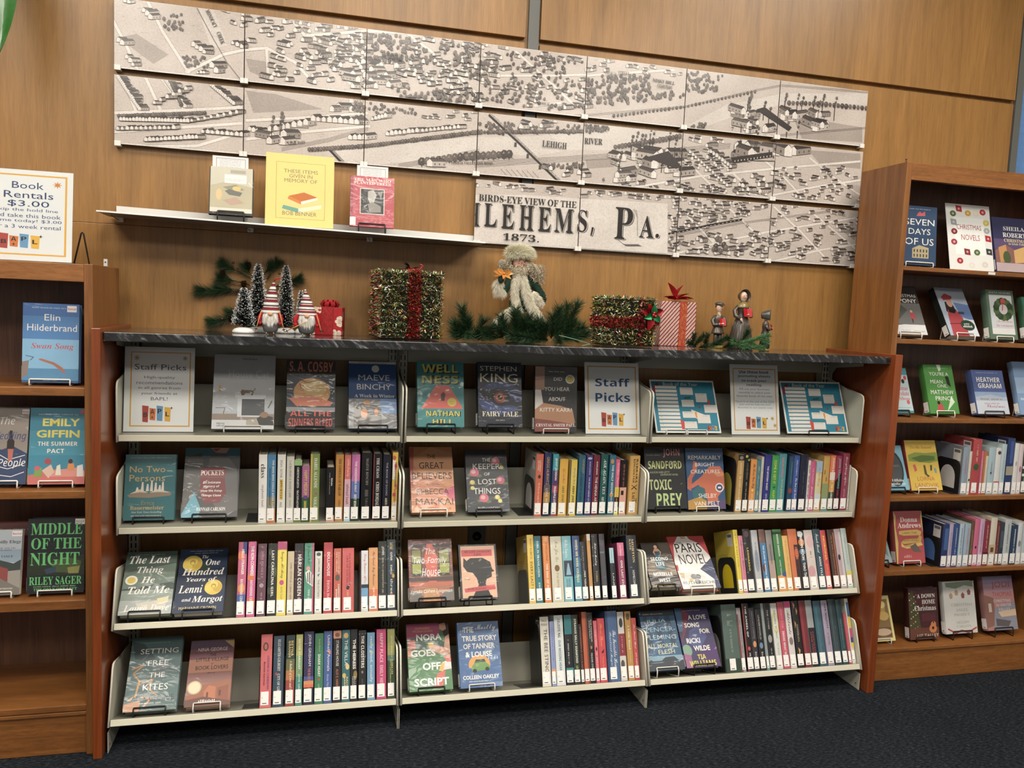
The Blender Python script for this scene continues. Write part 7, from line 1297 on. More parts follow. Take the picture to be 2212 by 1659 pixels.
# red gift with cream flowers
x = cx(707, -.10); t = thing('gift_box', 'small red gift box with cream flower print and a red mesh bow', 'gift box', mat4=MX.Translation((x, -.085, ZC+.0006)) @ MX.Rotation(R_(-9), 4, 'Z'))
w, h, d = .112, .098, .085
mb = MB(); mb.box((-w/2, -d/2, 0), (w/2, d/2, h), 'a81e24'); mb.M = MX.Translation((-w/2, -d/2-.0002, 0))
fl = []
for u, v, r in ((.06, .04, .2), (.3, .1, .14), (.52, .02, .13), (.98, .5, .22), (.7, .95, .2), (.5, .98, .16), (.05, .98, .14), (.92, .96, .16)):
    for k in range(7): a = .9*k+u*5; fl.append(('e', min(max(u+r*.62*math.cos(a), .06), .94), min(max(v+r*.62*math.sin(a), .05), .95), r*.3, r*.3, 'dccdb8'))
    if r > .15: fl += [('l', [(min(max(u-r*.5, .02), .98), min(max(v+k*.025, .02), .98)), (min(max(u+r*.5, .02), .98), min(max(v+k*.025, .02), .98))], .006, '9a2a2c') for k in range(-3, 4)]
paint(mb, fl, w, h, step=.000006); mb.M = None; mb.M = MX.Translation((w/2+.0002, -d/2, 0)) @ MX.Rotation(R_(90), 4, 'Z'); paint(mb, [('e', .3, .3, .2, .16, 'dccdb8'), ('e', .5, .42, .16, .14, 'dccdb8'), ('e', .2, .9, .16, .1, 'dccdb8')], d, h); mb.M = None
mb.build('wrapped_box', M_gloss, t, bevel=.0008)
mb = MB()
for q in ((-.016, -d/2-.0016, 0, .026, -d/2-.0006, h+.001), (-.016, -d/2, h+.0005, .026, d/2, h+.0015), (w/2+.0005, -.014, 0, w/2+.0015, .016, h)): mb.box(q[:3], q[3:], '8c1a1e')
for i in range(160):
    a = V((rd.uniform(-.016, .024), -d/2-.0018, rd.uniform(0, h*.95))); mb.strip(a, V((rd.choice((-1, 1))*.6, 0, 1)), .014, .0008, 'b8383a', up=V((0, 1, 0)))
mb.build('mesh_ribbon', M_plain, t)
mb = MB(); bow(mb, (.008, -.005, h+.002), .042, '8c141a', 9, .016, .25); bow(mb, (.006, -.004, h+.003), .032, 'a82228', 8, .013, .7)
for i in range(220): a = rd.uniform(0, 6.283); mb.strip((.008+.012*math.cos(a), -.005+.012*math.sin(a), h+.003), (math.cos(a), math.sin(a), rd.uniform(.1, 1.1)), rd.uniform(.015, .032), .0012, ('a8242a', '7c1014', 'c04a48')[i % 3])
mb.build('bow', M_plain, t)
# tinsel-wrapped gifts
def tinsel_gift(label, x, y, rot, w, d, h, bands, n, rows):
    t = thing('tinsel_gift', label, 'gift box', mat4=MX.Translation((x, y, ZC+.003)) @ MX.Rotation(R_(rot), 4, 'Z'), group='tinsel gift boxes')
    mb = MB(); mb.box((-w/2+.007, -d/2+.007, .0), (w/2-.007, d/2-.007, h-.006), '221d12')
    cols = ['a8963c', '7d7a34', '3a6a30', 'd0c474', 'f2eed8', '3a2c18', '1d2416', 'c8744a', '62a45c', 'e4e0b8', '241c12', 'f6f4e6']
    faces = ((0, -1), (0, -1), (1, 0), (-1, 0), (0, 0))
    def pt():
        f = rd.choice(faces)
        if f == (0, -1): return V((rd.uniform(-w/2, w/2), -d/2+.004, rd.uniform(.002, h))), V((0, -1, 0))
        if f == (0, 0): return V((rd.uniform(-w/2, w/2), rd.uniform(-d/2, d/2), h-.004)), Zv
        return V((f[0]*(w/2-.004), rd.uniform(-d/2, d/2), rd.uniform(.002, h))), V((f[0], 0, 0))
    for i in range(n):
        p, nn = pt()
        if nn != Zv and rows: z = (math.floor(p.z/rows)+.5+rd.gauss(0, .26))*rows; p.z = min(max(z, .003), h)
        dd = nn*rd.uniform(.25, 1)+rv()*.8
        if p.z < .012: dd.z = abs(dd.z)
        mb.strip(p, dd, rd.uniform(.008, .016), rd.uniform(.0018, .0032), rd.choice(cols))
    mb.build('tinsel_wrap', M_tinsel, t)
    mb = MB(); red = ['b01a22', '8c1018', 'd83038', '5a0c10', 'c86a5a']
    for (ax, c0, c1, m_) in bands:
        for i in range(m_):
            if ax == 'x':     # upright band on the front and over the top
                if i % 4 == 3: p, nn = V((rd.uniform(c0, c1), rd.uniform(-d/2, d/2), h-.002)), Zv
                else: p, nn = V((rd.uniform(c0, c1), -d/2+.001, rd.uniform(0, h))), V((0, -1, 0))
            elif ax == 'z':
                if i % 4 == 3: p, nn = V((-w/2, rd.uniform(-d/2, d/2), rd.uniform(c0, c1))), V((-1, 0, 0))
                else: p, nn = V((rd.uniform(-w/2, w/2), -d/2+.001, rd.uniform(c0, c1))), V((0, -1, 0))
            else: p, nn = V((c0*(w/2-.001), rd.uniform(-d/2, d/2), rd.uniform(0, h))), V((c0, -.3, 0))
            dd = nn*rd.uniform(.4, 1)+rv()*.7
            if p.z < .012: dd.z = abs(dd.z)
            mb.strip(p, dd, rd.uniform(.008, .015), rd.uniform(.0018, .003), rd.choice(red))
    mb.build('tinsel_ribbon', M_tinsel, t)
    return t
y = -.275; xl, xr = cx(806, y), cx(949, y); H = chh(880, y, 588)
t = tinsel_gift('large gold and green tinsel gift box with an upright red tinsel band', (xl+xr)/2+.004, y+.085, 8, xr-xl-.008, .16, H, [('x', -.014, .030, 1700), ('s', -1, 0, 420)], 7500, .021)
mb = MB(); o = V((.006, -.03, H+.004)); w = xr-xl
for a, L, c in ((2.6, .03, '7a0f14'), (.5, .034, 'a0181e'), (4.4, .022, 'a0181e')): leafp(mb, o, (math.cos(a), -.4, .55+.3*math.sin(a)), L, .016, c)
for a in (2.2, 2.8): leafp(mb, o+V((-.005, 0, .008)), (math.cos(a), -.1, .9), .030, .014, '1c2418')
mb.tube([o+V((-.055, .01, .0)), o+V((-.04, .01, .008)), o+V((-.01, 0, .009)), o+V((.0, 0, .004))], .0025, '161a14', 6); mb.ball(o+V((-.002, -.004, .004)), .006, 'c02a30', 8, 6); mb.ball(o+V((.008, -.006, .003)), .006, 'b0222a', 8, 6)
mb.tube([o, o+V((.03, -.01, .006)), o+V((.04, -.012, .020)), o+V((.028, -.01, .024))], .003, '9c161c', 6)
mb.build('bow', M_gloss, t)
y = -.27; xl, xr = cx(1298, y), cx(1416, y); H = chh(1360, y, 645)
t = tinsel_gift('low gold and green tinsel gift box with a foil bow on its corner', (xl+xr)/2, y+.068, 2, xr-xl-.006, .125, H, [('z', H*.38, H*.6, 1300), ('x', .03, .055, 260)], 5200, .024)
mb = MB(); w = xr-xl; o = V((w*.36, -.078, H*.66))
for a, L, ww, c in ((1.9, .045, .026, '9a141a'), (2.7, .045, .03, '8c1016'), (.4, .05, .036, '7a0c12'), (4.5, .06, .030, '9c161c'), (5.4, .05, .026, '8c1016')): leafp(mb, o, (math.cos(a), -.25, math.sin(a)), L, ww, c, .3, V((0, -1, 0)))
for a, L in ((1.45, .040), (3.5, .036), (5.6, .040)): leafp(mb, o+V((0, -.008, 0)), (math.cos(a), -.3, math.sin(a)), L, .026, '1d7a48', .35, V((0, -1, 0)))
for q in ((0, -.018, 0), (.009, -.017, -.004), (.003, -.017, .008)): mb.ball(o+V(q), .0052, 'c8323a', 9, 7)
mb.build('foil_bow', M_tinsel, t)
# candy-stripe gift with poinsettia
y = -.085; xl, xr = cx(1419, y), cx(1497, y); H = chh(1460, y, 652); w = xr-xl
t = thing('gift_box', 'red and white candy-striped gift box topped with a red poinsettia', 'gift box', mat4=MX.Translation(((xl+xr)/2+.006, y+.045, ZC+.0006)) @ MX.Rotation(R_(3), 4, 'Z'))
d = .085; mb = MB(); mb.box((-w/2, -d/2, 0), (w/2, d/2, H), 'dcd2c4')
def stripes(mb, W, H, dx, dz, per, th, y):
    n = int((W+H)/per)+3
    for i in range(-n, n):
        c = i*per
        for off, tt, col in ((0, th, '8c1a22'), (th*1.5, th*.28, '8c1a22')):
            p = clip([(c+off-H*.2, -.2*H), (c+off+tt-H*.2, -.2*H), (c+off+tt+dx*1.4*H, 1.2*H), (c+off+dx*1.4*H, 1.2*H)], 0, W, 0, H)
            if len(p) > 2:
                if area2(p) < 0: p = p[::-1]
                mb.poly([(a, y, b) for a, b in p], col)
mb.M = MX.Translation((-w/2, -d/2, 0)); stripes(mb, w, H, .75, 1, .0155, .0066, -.00015); mb.M = MX.Translation((w/2, -d/2, 0)) @ MX.Rotation(R_(90), 4, 'Z'); stripes(mb, d, H, .75, 1, .0155, .0066, -.00015); mb.M = MX.Translation((-w/2, d/2, 0)) @ MX.Rotation(R_(-90), 4, 'Z'); stripes(mb, d, H, .5, 1, .0155, .0066, -.00015)
mb.M = MX.Translation((-w/2, -d/2, H)) @ MX.Rotation(R_(-90), 4, 'X'); stripes(mb, w, d, .75, 1, .0155, .0066, -.00015); mb.M = None
mb.build('wrapped_box', M_gloss, t, bevel=.003)
mb = MB(); mb.box((.004, -d/2-.0018, 0), (.036, -d/2-.0006, H+.001), 'a8442e'); mb.box((.004, -d/2, H+.0006), (.036, d/2, H+.0018), 'b03a30')
for i in range(220): p = V((rd.uniform(.006, .034), -d/2-.002, rd.uniform(.004, H-.012))); mb.strip(p, V((rd.uniform(-.8, .8), 0, 1)), .012, .0009, ('c8a05a', 'b85a3a', '8c1a22')[i % 3], up=V((0, 1, 0)))
mb.build('lace_ribbon', M_plain, t)
mb = MB(); o = V((-.002, -.01, H+.006))
for i, (a, e, L) in enumerate(((2.3, 1.5, .058), (1.9, .9, .05), (1.2, 1.1, .05), (2.9, .35, .042), (.2, .25, .055), (.7, .5, .045), (4.4, .1, .04), (5.2, .15, .045), (5.9, .3, .05), (3.6, .2, .036))): leafp(mb, o, (math.cos(a), -.35+math.sin(a)*.3, e*1.15), L*1.38, .040, ('a81c24', 'b8262e', '96161e')[i % 3], .22)
mb.ball(o+V((0, -.008, .008)), .005, '7a6a2a', 8, 6); mb.build('poinsettia', M_plain, t)
mb = MB()
for a in (3.0, 3.3): leafp(mb, o, (math.cos(a), -.2, .35), .062, .020, '1d2a1c')
mb.build('leaf', M_plain, t)
# ---------------------------------------------------------------- pine greenery
GRN = ['1f3a22', '2c4a2a', '18301d', '36542f', '243f28']
def branch(mb, p0, p1, L, dens, w=.0013, cols=GRN, spread=.55, droop=.1):
    p0, p1 = V(p0), V(p1); ax = (p1-p0); n = int(ax.length*dens); d0 = ax.normalized()
    mb.tube([p0, p0.lerp(p1, .5)+V((0, 0, .002)), p1], [.0022, .0018, .001], '4a3a26', 5)
    for i in range(n):
        q = rd.random(); p = p0.lerp(p1, q); r = rv(); r = (r-d0*r.dot(d0)).normalized()
        dd = d0*rd.uniform(.55, 1.1)+r*spread*rd.uniform(.5, 1.2)
        mb.strip(p, dd, L*rd.uniform(.7, 1.1), w, rd.choice(cols), bend=V((0, 0, -droop*rd.random())))
def keep(mb):    # nothing pokes into the counter or the wall
    mb.v = [(x, min(y, -.004), max(z, ZC+.0008)) for x, y, z in mb.v]
def P3(cr, x, y_, dep):
    p = at(cr[0]+x/cr[2], cr[1]+y_/cr[2], dep); return p
Q3 = (400, 520, 3.95); Q4 = (940, 520, 6.144); Q5 = (1270, 580, 5.144)
t = thing('pine_spray', 'artificial pine spray with cones and berries against the wall behind the gnomes', 'pine spray', tuple(P3(Q3, 520, 700, -.03)))
inv = MX.Translation(-t.location)
def put(nm, mb, par, mt):
    keep(mb); mb.v = [tuple(inv @ V(p)) for p in mb.v]; return mb.build(nm, mt, par)
for (x0, y0, x1, y1) in ((560, 440, 130, 425), (560, 430, 300, 410), (570, 330, 330, 200), (560, 380, 310, 320), (600, 350, 520, 230), (640, 330, 720, 230), (700, 330, 780, 200), (760, 400, 960, 330), (560, 640, 230, 690), (560, 600, 390, 610), (560, 500, 560, 760)):
    mb = MB(); a, b = P3(Q3, x0, y0, -.018), P3(Q3, x1, y1, -.020); branch(mb, a, b, .030, 900, .0009); branch(mb, a.lerp(b, .6), b, .046, 5200, .0009, spread=.95); branch(mb, b-(b-a)*.12, b+(b-a).normalized()*.004, .042, 12000, .0009, spread=.8)
    put('pine_branch', mb, t, M_needle)
for (x, y_) in ((540, 218), (320, 285), (500, 375), (390, 670)):
    mb = MB(); o = P3(Q3, x, y_, -.026)
    for i in range(70):
        k = i/70; a = i*2.4; r = .009*math.sin(math.pi*(.15+.8*k)); p = o+V((r*.5*math.cos(a), r*.5*math.sin(a), .012-.024*k)); leafp(mb, p, (math.cos(a), math.sin(a), .5), .008, .006, ('4a3020', '5a3c28', '38241a')[i % 3])
    put('pine_cone', mb, t, M_plain)
for (x, y_) in ((413, 185), (448, 237), (803, 280), (436, 430), (316, 668)):
    mb = MB(); mb.ball(P3(Q3, x, y_, -.040), .0042, '4a1418', 10, 7); put('berry', mb, t, M_gloss)
def garland(label, specs, cr, dep, L, dens, cols=GRN, w=.0013, extra=None):
    global inv
    a0 = P3(cr, *specs[0][:2], dep); t = thing('pine_garland', label, 'garland', (a0.x, a0.y, ZC)); inv = MX.Translation(-V((a0.x, a0.y, ZC)))
    for s in specs:
        mb = MB(); a = P3(cr, s[0], s[1], dep+(s[4] if len(s) > 4 else 0)); b = P3(cr, s[2], s[3], dep+(s[5] if len(s) > 5 else -.02)); branch(mb, a, b, L, dens*1.5, w, s[6] if len(s) > 6 else cols, .85); put('pine_branch', mb, t, M_needle)
    return t
garland('dark green pine garland lying in front of the bearded doll', [(370, 1250, 250, 1100), (400, 1270, 250, 1230), (420, 1230, 360, 900), (440, 1250, 300, 1130), (450, 1240, 430, 1050), (520, 1270, 290, 1200), (560, 1280, 640, 1060), (520, 1280, 700, 1240), (600, 1290, 760, 1150), (620, 1290, 480, 1240),
    (860, 1290, 640, 1230), (900, 1300, 830, 1130, 0, -.03), (960, 1290, 880, 1010, 0, -.02), (1080, 1260, 1060, 960), (1120, 1250, 1080, 920, 0, 0), (1180, 1290, 1180, 1060), (1240, 1290, 1240, 1020), (1300, 1310, 1000, 1250, 0, -.03), (1340, 1310, 1300, 1100, 0, -.03),
    (1400, 1320, 1390, 1050, 0, -.02), (1460, 1310, 1470, 1110), (1540, 1300, 1560, 1000), (1600, 1290, 1640, 900), (1640, 1280, 1760, 860, 0, .0), (1700, 1270, 1890, 850), (1720, 1280, 1860, 1080), (1740, 1300, 1960, 1150), (1660, 1310, 1880, 1260, 0, -.03), (1800, 1320, 2010, 1230), (1500, 1320, 1200, 1290, 0, -.04), (1620, 1240, 1640, 1350, 0, -.05), (400, 1200, 430, 1240, -.03, -.05)], Q4, -.235, .046, 3600)
mb = MB(); a, b = P3(Q4, 1640, 1255, -.30), P3(Q4, 2060, 1372, -.325); b.z = max(b.z, ZC+.002); mb.tube([a, a.lerp(b, .5)+V((0, -.004, .002)), b], .0011, '6a9a80', 6); c = P3(Q4, 1950, 1372, -.33); c.z = ZC+.002; mb.tube([b, c], .0011, '6a9a80', 6)
mb.v = [(x, y, max(z, ZC+.0006)) for x, y, z in mb.v]; tag(mb.build('wire_hook', M_wire), 'thin pale green wire lying at the right end of the middle pine garland', 'wire')
LG = ['3d6a3c', '4c7a48', '2f5a34', '5a8a54']
garland('pine garland with one light green sprig around the carol singer figurines', [(1150, 850, 1180, 740), (1180, 860, 1290, 740), (1200, 870, 1120, 820), (1300, 860, 1330, 740), (1340, 870, 1480, 800), (1420, 860, 1540, 760), (1500, 880, 1600, 850), (1680, 850, 1560, 780), (1700, 830, 1780, 700), (1230, 880, 1330, 860)], Q5, -.205, .026, 3800)
t = garland('light green pine sprig lying before the small bonnet figurine', [(1640, 850, 2010, 740, 0, 0, LG), (1680, 860, 1960, 880, 0, 0, LG), (1800, 820, 1900, 880, 0, 0, LG), (1760, 830, 1720, 880, 0, 0, LG), (1900, 790, 2000, 820, 0, 0, LG), (1720, 840, 1620, 810, 0, 0, LG)], Q5, -.275, .021, 3600, LG, .0014)
# ---------------------------------------------------------------- carol singer figurines
def tub(name, par, pts, r, col, n=10, mat=None):
    mb = MB(); mb.tube(pts, r, col, n); return mb.build(name, mat or M_gloss, par)
def facebits(par, o, r, rot=0):
    mb = MB(); mb.M = MX.Translation(o) @ MX.Rotation(rot, 4, 'Z')
    for s in (-1, 1):
        mb.ball((s*r*.36, -r*.88, r*.12), (r*.12, r*.08, r*.05), '2a1c18', 8, 6); mb.tube([(s*r*.2, -r*.9, r*.3), (s*r*.38, -r*.9, r*.36), (s*r*.55, -r*.82, r*.28)], r*.035, '6a4a30', 5)
        mb.ball((s*r*.45, -r*.72, -r*.2), (r*.2, r*.16, r*.16), 'd29a84', 8, 6)
    mb.ball((0, -r*1.0, -r*.05), (r*.12, r*.16, r*.14), 'dcae96', 8, 6); mb.ball((0, -r*.84, -r*.42), (r*.2, r*.1, r*.09), '8c3a34', 8, 6)
    mb.build('facial_features', M_gloss, par)
def hand(par, o, r, dr=(0, -1, 0)):
    mb = MB(); o = V(o); dr = V(dr).normalized(); s = dr.cross(Zv).normalized() if abs(dr.z) < .9 else V((1, 0, 0))
    mb.ball(o, (r, r*.7, r*1.1), 'd8b49c', 9, 7)
    for k in range(4): b = o+s*r*(k-1.5)*.5+dr*r*.5; mb.tube([b, b+dr*r*.7, b+dr*r*(1.25 if k in (1, 2) else 1.0)-Zv*r*.2], r*.25, 'd8b49c', 6)
    mb.tube([o+s*r*.8, o+s*r*1.2+dr*r*.6], r*.28, 'd8b49c', 6); mb.build('hand', M_gloss, par)
def hymnal(par, o, w, h, rot):
    mb = MB(); mb.M = MX.Translation(o) @ MX.Rotation(rot, 4, 'Z') @ MX.Rotation(R_(-14), 4, 'X')
    for s in (-1, 1): mb.add([(0, 0, 0), (s*w/2, -.003, 0), (s*w/2, -.003, h), (0, 0, h), (0, .002, 0), (s*w/2, -.001, 0), (s*w/2, -.001, h), (0, .002, h)], [(0, 1, 2, 3), (7, 6, 5, 4), (0, 4, 5, 1), (3, 2, 6, 7), (1, 5, 6, 2)], 'b01a22')
    mb.build('songbook', M_gloss, par)
BR, BD, GO = '4a4038', '38302a', '8a7444'
# boy in a cap
y = -.12; x = cx(1548, y); H = chh(1548, y, 652); s = H/.165
t = thing('carol_singer_figurine', 'ceramic carol singer boy in a flat cap holding a red songbook', 'figurine', (x, y, ZC+.0004), group='carol singer figurines')
mb = MB(); mb.lathe([(.022*s, 0), (.0225*s, .004*s), (.021*s, .008*s), (.0205*s, .010*s)], '97803f', 20, sy=.8); mb.build('base', M_gloss, t)
mb = MB(); mb.lathe([(.0, .058*s), (.016*s, .060*s), (.017*s, .075*s), (.0135*s, .09*s), (.0175*s, .108*s), (.014*s, .118*s), (.006*s, .124*s), (.0058*s, .129*s), (.011*s, .133*s), (.0128*s, .143*s), (.0115*s, .153*s), (.006*s, .160*s), (0, .162*s)], ['38302a', BD, BD, BR, BR, GO, 'd8b49c', 'd8b49c', 'dcb8a0', 'dcb8a0', 'dcb8a0', 'dcb8a0'], 20, sy=.85); mb.build('body', M_gloss, t)
for q in (-1, 1):
    tub('trouser_leg', t, [(q*.007*s, 0, .062*s), (q*.008*s, -.001*s, .035*s), (q*.008*s, 0, .012*s)], [.0085*s, .0075*s, .007*s], '4c4238'); mb = MB(); mb.ball((q*.008*s, -.004*s, .0125*s), (.006*s, .010*s, .004*s), '2c2420', 10, 6); mb.build('shoe', M_gloss, t)
mb = MB(); mb.lathe([(.0245*s, .051*s), (.0235*s, .056*s), (.018*s, .072*s), (.0165*s, .082*s), (.0185*s, .1*s), (.018*s, .110*s), (.012*s, .119*s)], ['463c34', '4c4238', BR, BR, '50463c', '6a5c3c'], 22, sy=.8); mb.build('coat', M_gloss, t)
for q in (-1, 1): tub('sleeve', t, [(q*.016*s, 0, .113*s), (q*.025*s, -.002*s, .097*s), (q*.0225*s, -.010*s, .082*s), (q*.010*s, -.020*s, .084*s)], [.006*s, .0066*s, .0062*s, .005*s], BR); hand(t, (q*.006*s, -.0225*s, .086*s), .0046*s, (-q*.6, -.8, .2))
hymnal(t, (.0045*s, -.024*s, .080*s), .026*s, .026*s, .15); facebits(t, (.002*s, 0, .144*s), .0125*s, .5)
mb = MB(); mb.ball((0, .002*s, .147*s), (.0135*s, .0125*s, .0125*s), '2a201a', 14, 9, fn=lambda d, p: V((p.x, max(p.y, -.004*s), p.z))); mb.build('hair', M_gloss, t)
mb = MB(); mb.ball((0, 0, .157*s), (.0165*s, .0155*s, .008*s), '4a453e', 16, 8); mb.ball((.004*s, -.012*s, .154*s), (.012*s, .008*s, .0022*s), '38332d', 12, 6); mb.build('cap', M_gloss, t)
# woman in a bonnet
y = -.095; x = cx(1598, y); H = chh(1598, y, 625); s = H/.215
t = thing('carol_singer_figurine', 'tall ceramic carol singer woman in a bonnet and long dark dress', 'figurine', (x, y, ZC+.0004), group='carol singer figurines')
mb = MB(); mb.lathe([(.045*s, 0), (.046*s, .004*s), (.040*s, .04*s), (.031*s, .08*s), (.022*s, .112*s), (.0165*s, .124*s), (.018*s, .138*s), (.0205*s, .150*s), (.017*s, .160*s), (.0075*s, .166*s), (.0065*s, .172*s), (.012*s, .176*s), (.0142*s, .186*s), (.0135*s, .197*s), (.008*s, .205*s), (0, .207*s)], ['443a32', '4a4038', '50463c', '50463c', '443a32', BD, BR, BR, '6e623f', '7a6c44', 'd8b49c', 'dcb8a0', 'dcb8a0', 'dcb8a0', 'dcb8a0'], 28, sy=.8); mb.build('body', M_gloss, t)
mb = MB()
for i in range(26):
    a = 6.283*i/26; mb.tube([(.0175*s*math.cos(a), .014*s*math.sin(a), .122*s), (.031*s*math.cos(a), .0252*s*math.sin(a), .08*s), (.0415*s*math.cos(a), .033*s*math.sin(a), .036*s), (.0455*s*math.cos(a), .0368*s*math.sin(a), .004*s)], [.0012*s, .002*s, .0026*s, .003*s], '423931', 5)
mb.build('skirt_pleats', M_gloss, t)
mb = MB(); mb.lathe([(.0245*s, .147*s), (.0235*s, .153*s), (.018*s, .162*s), (.0088*s, .169*s)], '857646', 24, sy=.82); mb.build('collar', M_gloss, t)
for q in (-1, 1): tub('sleeve', t, [(q*.019*s, 0, .154*s), (q*.031*s, 0, .136*s), (q*.031*s, -.008*s, .118*s), (q*(.014 if q > 0 else .021)*s, -.023*s, (.121 if q > 0 else .108)*s)], [.0065*s, .0078*s, .0078*s, .0055*s], BR)
hand(t, (.010*s, -.0265*s, .122*s), .0052*s, (-.7, -.5, .2)); hand(t, (-.017*s, -.0265*s, .105*s), .0052*s, (.4, -.4, -.9)); hymnal(t, (.006*s, -.031*s, .116*s), .034*s, .030*s, .1); facebits(t, (0, -.0005*s, .188*s), .0138*s, .1)
mb = MB(); mb.ball((0, .001*s, .190*s), (.0160*s, .0130*s, .0165*s), 'b8803c', 16, 10, fn=lambda d, p: V((p.x, max(p.y, -.0065*s), p.z))); mb.build('hair', M_gloss, t)
mb = MB(); vs = []; fs = []
for i, (r, yy) in enumerate(((.0165, .014), (.020, .004), (.0235, -.006), (.0255, -.013), (.024, -.0125), (.0195, .0))):
    for j in range(21): a = R_(-60)+R_(300)*j/20; vs.append((r*s*math.cos(a)*.92, yy*s, .190*s+r*s*math.sin(a)))
for i in range(5):
    for j in range(20): fs.append((i*21+j, i*21+j+1, (i+1)*21+j+1, (i+1)*21+j))
mb.add(vs, fs, '3c3830', 0, True); mb.ball((0, .012*s, .190*s), (.0165*s, .006*s, .0165*s), '45403a', 14, 8); mb.build('bonnet', M_gloss, t)
mb = MB()
for z in (.05, .09): mb.ball((0, -(.8*(.0445-(z*.24)))*s-.001, z*s), (.004*s, .0015, .0018*s), 'a08a4c', 8, 6)
mb.build('gold_bow', M_gloss, t, )
# small girl seen from the side
y = -.235; x = cx(1650, y); H = chh(1650, y, 668); s = H/.145
t = thing('carol_singer_figurine', 'small ceramic carol singer girl in profile, rightmost on the counter', 'figurine', mat4=MX.Translation((x, y, ZC+.0004)) @ MX.Rotation(R_(62), 4, 'Z'), group='carol singer figurines')
mb = MB(); mb.lathe([(.019*s, 0), (.0195*s, .004*s), (.018*s, .009*s)], '97803f', 20, sy=.9); mb.build('base', M_gloss, t)
mb = MB(); mb.lathe([(.0185*s, .0085*s), (.0185*s, .015*s), (.0165*s, .04*s), (.0135*s, .065*s), (.0115*s, .072*s), (.0135*s, .085*s), (.0125*s, .096*s), (.006*s, .102*s), (.0055*s, .107*s), (.0105*s, .111*s), (.0125*s, .120*s), (.0115*s, .130*s), (.006*s, .137*s), (0, .139*s)], [BD, BR, BR, BD, BD, BR, BR, BR, 'd8b49c', 'dcb8a0', 'dcb8a0', 'dcb8a0', 'dcb8a0'], 22, sy=.9); mb.build('body', M_gloss, t)
mb = MB()
for i in range(18): a = 6.283*i/18; mb.tube([(.0125*s*math.cos(a), .0115*s*math.sin(a), .068*s), (.0182*s*math.cos(a), .0168*s*math.sin(a), .012*s)], [.0008*s, .002*s], '2f3a44', 5)
mb.build('skirt_pleats', M_gloss, t)
for q in (-1, 1): tub('sleeve', t, [(q*.012*s, 0, .093*s), (q*.017*s, -.004*s, .08*s), (q*.012*s, -.013*s, .074*s), (q*.005*s, -.0175*s, .078*s)], [.0048*s, .0052*s, .005*s, .0042*s], BR); hand(t, (q*.004*s, -.0195*s, .080*s), .0038*s, (-q*.5, -.8, .2))
hymnal(t, (0, -.0215*s, .073*s), .020*s, .020*s, 0); facebits(t, (0, 0, .122*s), .0122*s, 0)
mb = MB(); mb.ball((0, .002*s, .124*s), (.0135*s, .0115*s, .0135*s), '6a4426', 14, 9, fn=lambda d, p: V((p.x, max(p.y, -.005*s), p.z))); mb.build('hair', M_gloss, t)
mb = MB(); vs = []; fs = []
for i, (r, yy) in enumerate(((.0125, .013), (.0175, .003), (.0205, -.008), (.0215, -.013), (.0165, 0))):
    for j in range(19): a = R_(-50)+R_(280)*j/18; vs.append((r*s*math.cos(a)*.9, yy*s, .123*s+r*s*math.sin(a)))
for i in range(4):
    for j in range(18): fs.append((i*19+j, i*19+j+1, (i+1)*19+j+1, (i+1)*19+j))
mb.add(vs, fs, '45443e', 0, True); mb.ball((0, .013*s, .123*s), (.0125*s, .005*s, .0125*s), '45443e', 12, 8); mb.build('bonnet', M_gloss, t)
# ---------------------------------------------------------------- bearded doll in white fur
y = -.115; x = cx(1124, y); H = chh(1124, y, 536); s = H/.33
t = thing('bearded_doll', 'tall bearded doll in white fur hat and trim with a green coat', 'doll', (x, y, ZC+.0004))
def L4(cxx, cyy, dy=0.0):     # crop position -> doll space at a given depth
    p = at(940+cxx/6.144, 520+cyy/6.144, y+dy); return V((p.x-x, dy, p.z-ZC))
def fur(mb, pts, rad, n, L, cols=('e6e0ca', 'e0d9c2', 'ece6d4'), dn=V((0, 0, -.5)), fr_=True):
    pts = [V(p) for p in pts]; seg = [(a, b, (b-a).length) for a, b in zip(pts, pts[1:])]; tot = sum(q[2] for q in seg)
    rr = rad if isinstance(rad, (list, tuple)) else [rad]*len(pts)
    mb.tube(pts, [q*.86 for q in rr], cols[1], 10)
    for i in range(int(n*4)):
        u = rd.random()*tot; k = 0
        while u > seg[k][2] and k < len(seg)-1: u -= seg[k][2]; k += 1
        a, b, l = seg[k]; q = u/l; c = a.lerp(b, q); ax = (b-a).normalized(); r = lerp(rr[k], rr[k+1], q)
        v = rv(); v = (v-ax*v.dot(ax)).normalized(); v.y = -abs(v.y) if rd.random() < .55 else v.y
        mb.strip(c+v*r*.8, v*.6+dn*1.3+rv()*.25, L*rd.uniform(.8, 1.5), .0008, rd.choice(cols), bend=dn*.35)
mb = MB(); top = L4(1110, 430).z
prof = [(.052, .004), (.056, .02), (.054, .08), (.044, .13), (.036, .165), (.033, .19), (.036, .205), (.030, .218), (.014, .226), (.0125, .234), (.019, .240), (.0235, .254), (.0225, .270), (.014, .283), (0, .288)]
mb.lathe([(r*s, z*s) for r, z in prof], ['5a4a30', '7a5a30', '7a5a30', '26382c', '24362a', '24362a', '24362a', '24362a', 'c9a08c', 'c9a08c', 'cfa692', 'cfa692', 'cfa692', 'cfa692'], 26, sy=.75); mb.build('body', M_plain, t)
mb = MB(); mb.lathe([(.047*s, .105*s), (.045*s, .13*s), (.0385*s, .165*s), (.036*s, .19*s), (.0385*s, .207*s), (.030*s, .221*s), (.016*s, .228*s)], '22352a', 26, sy=.78)
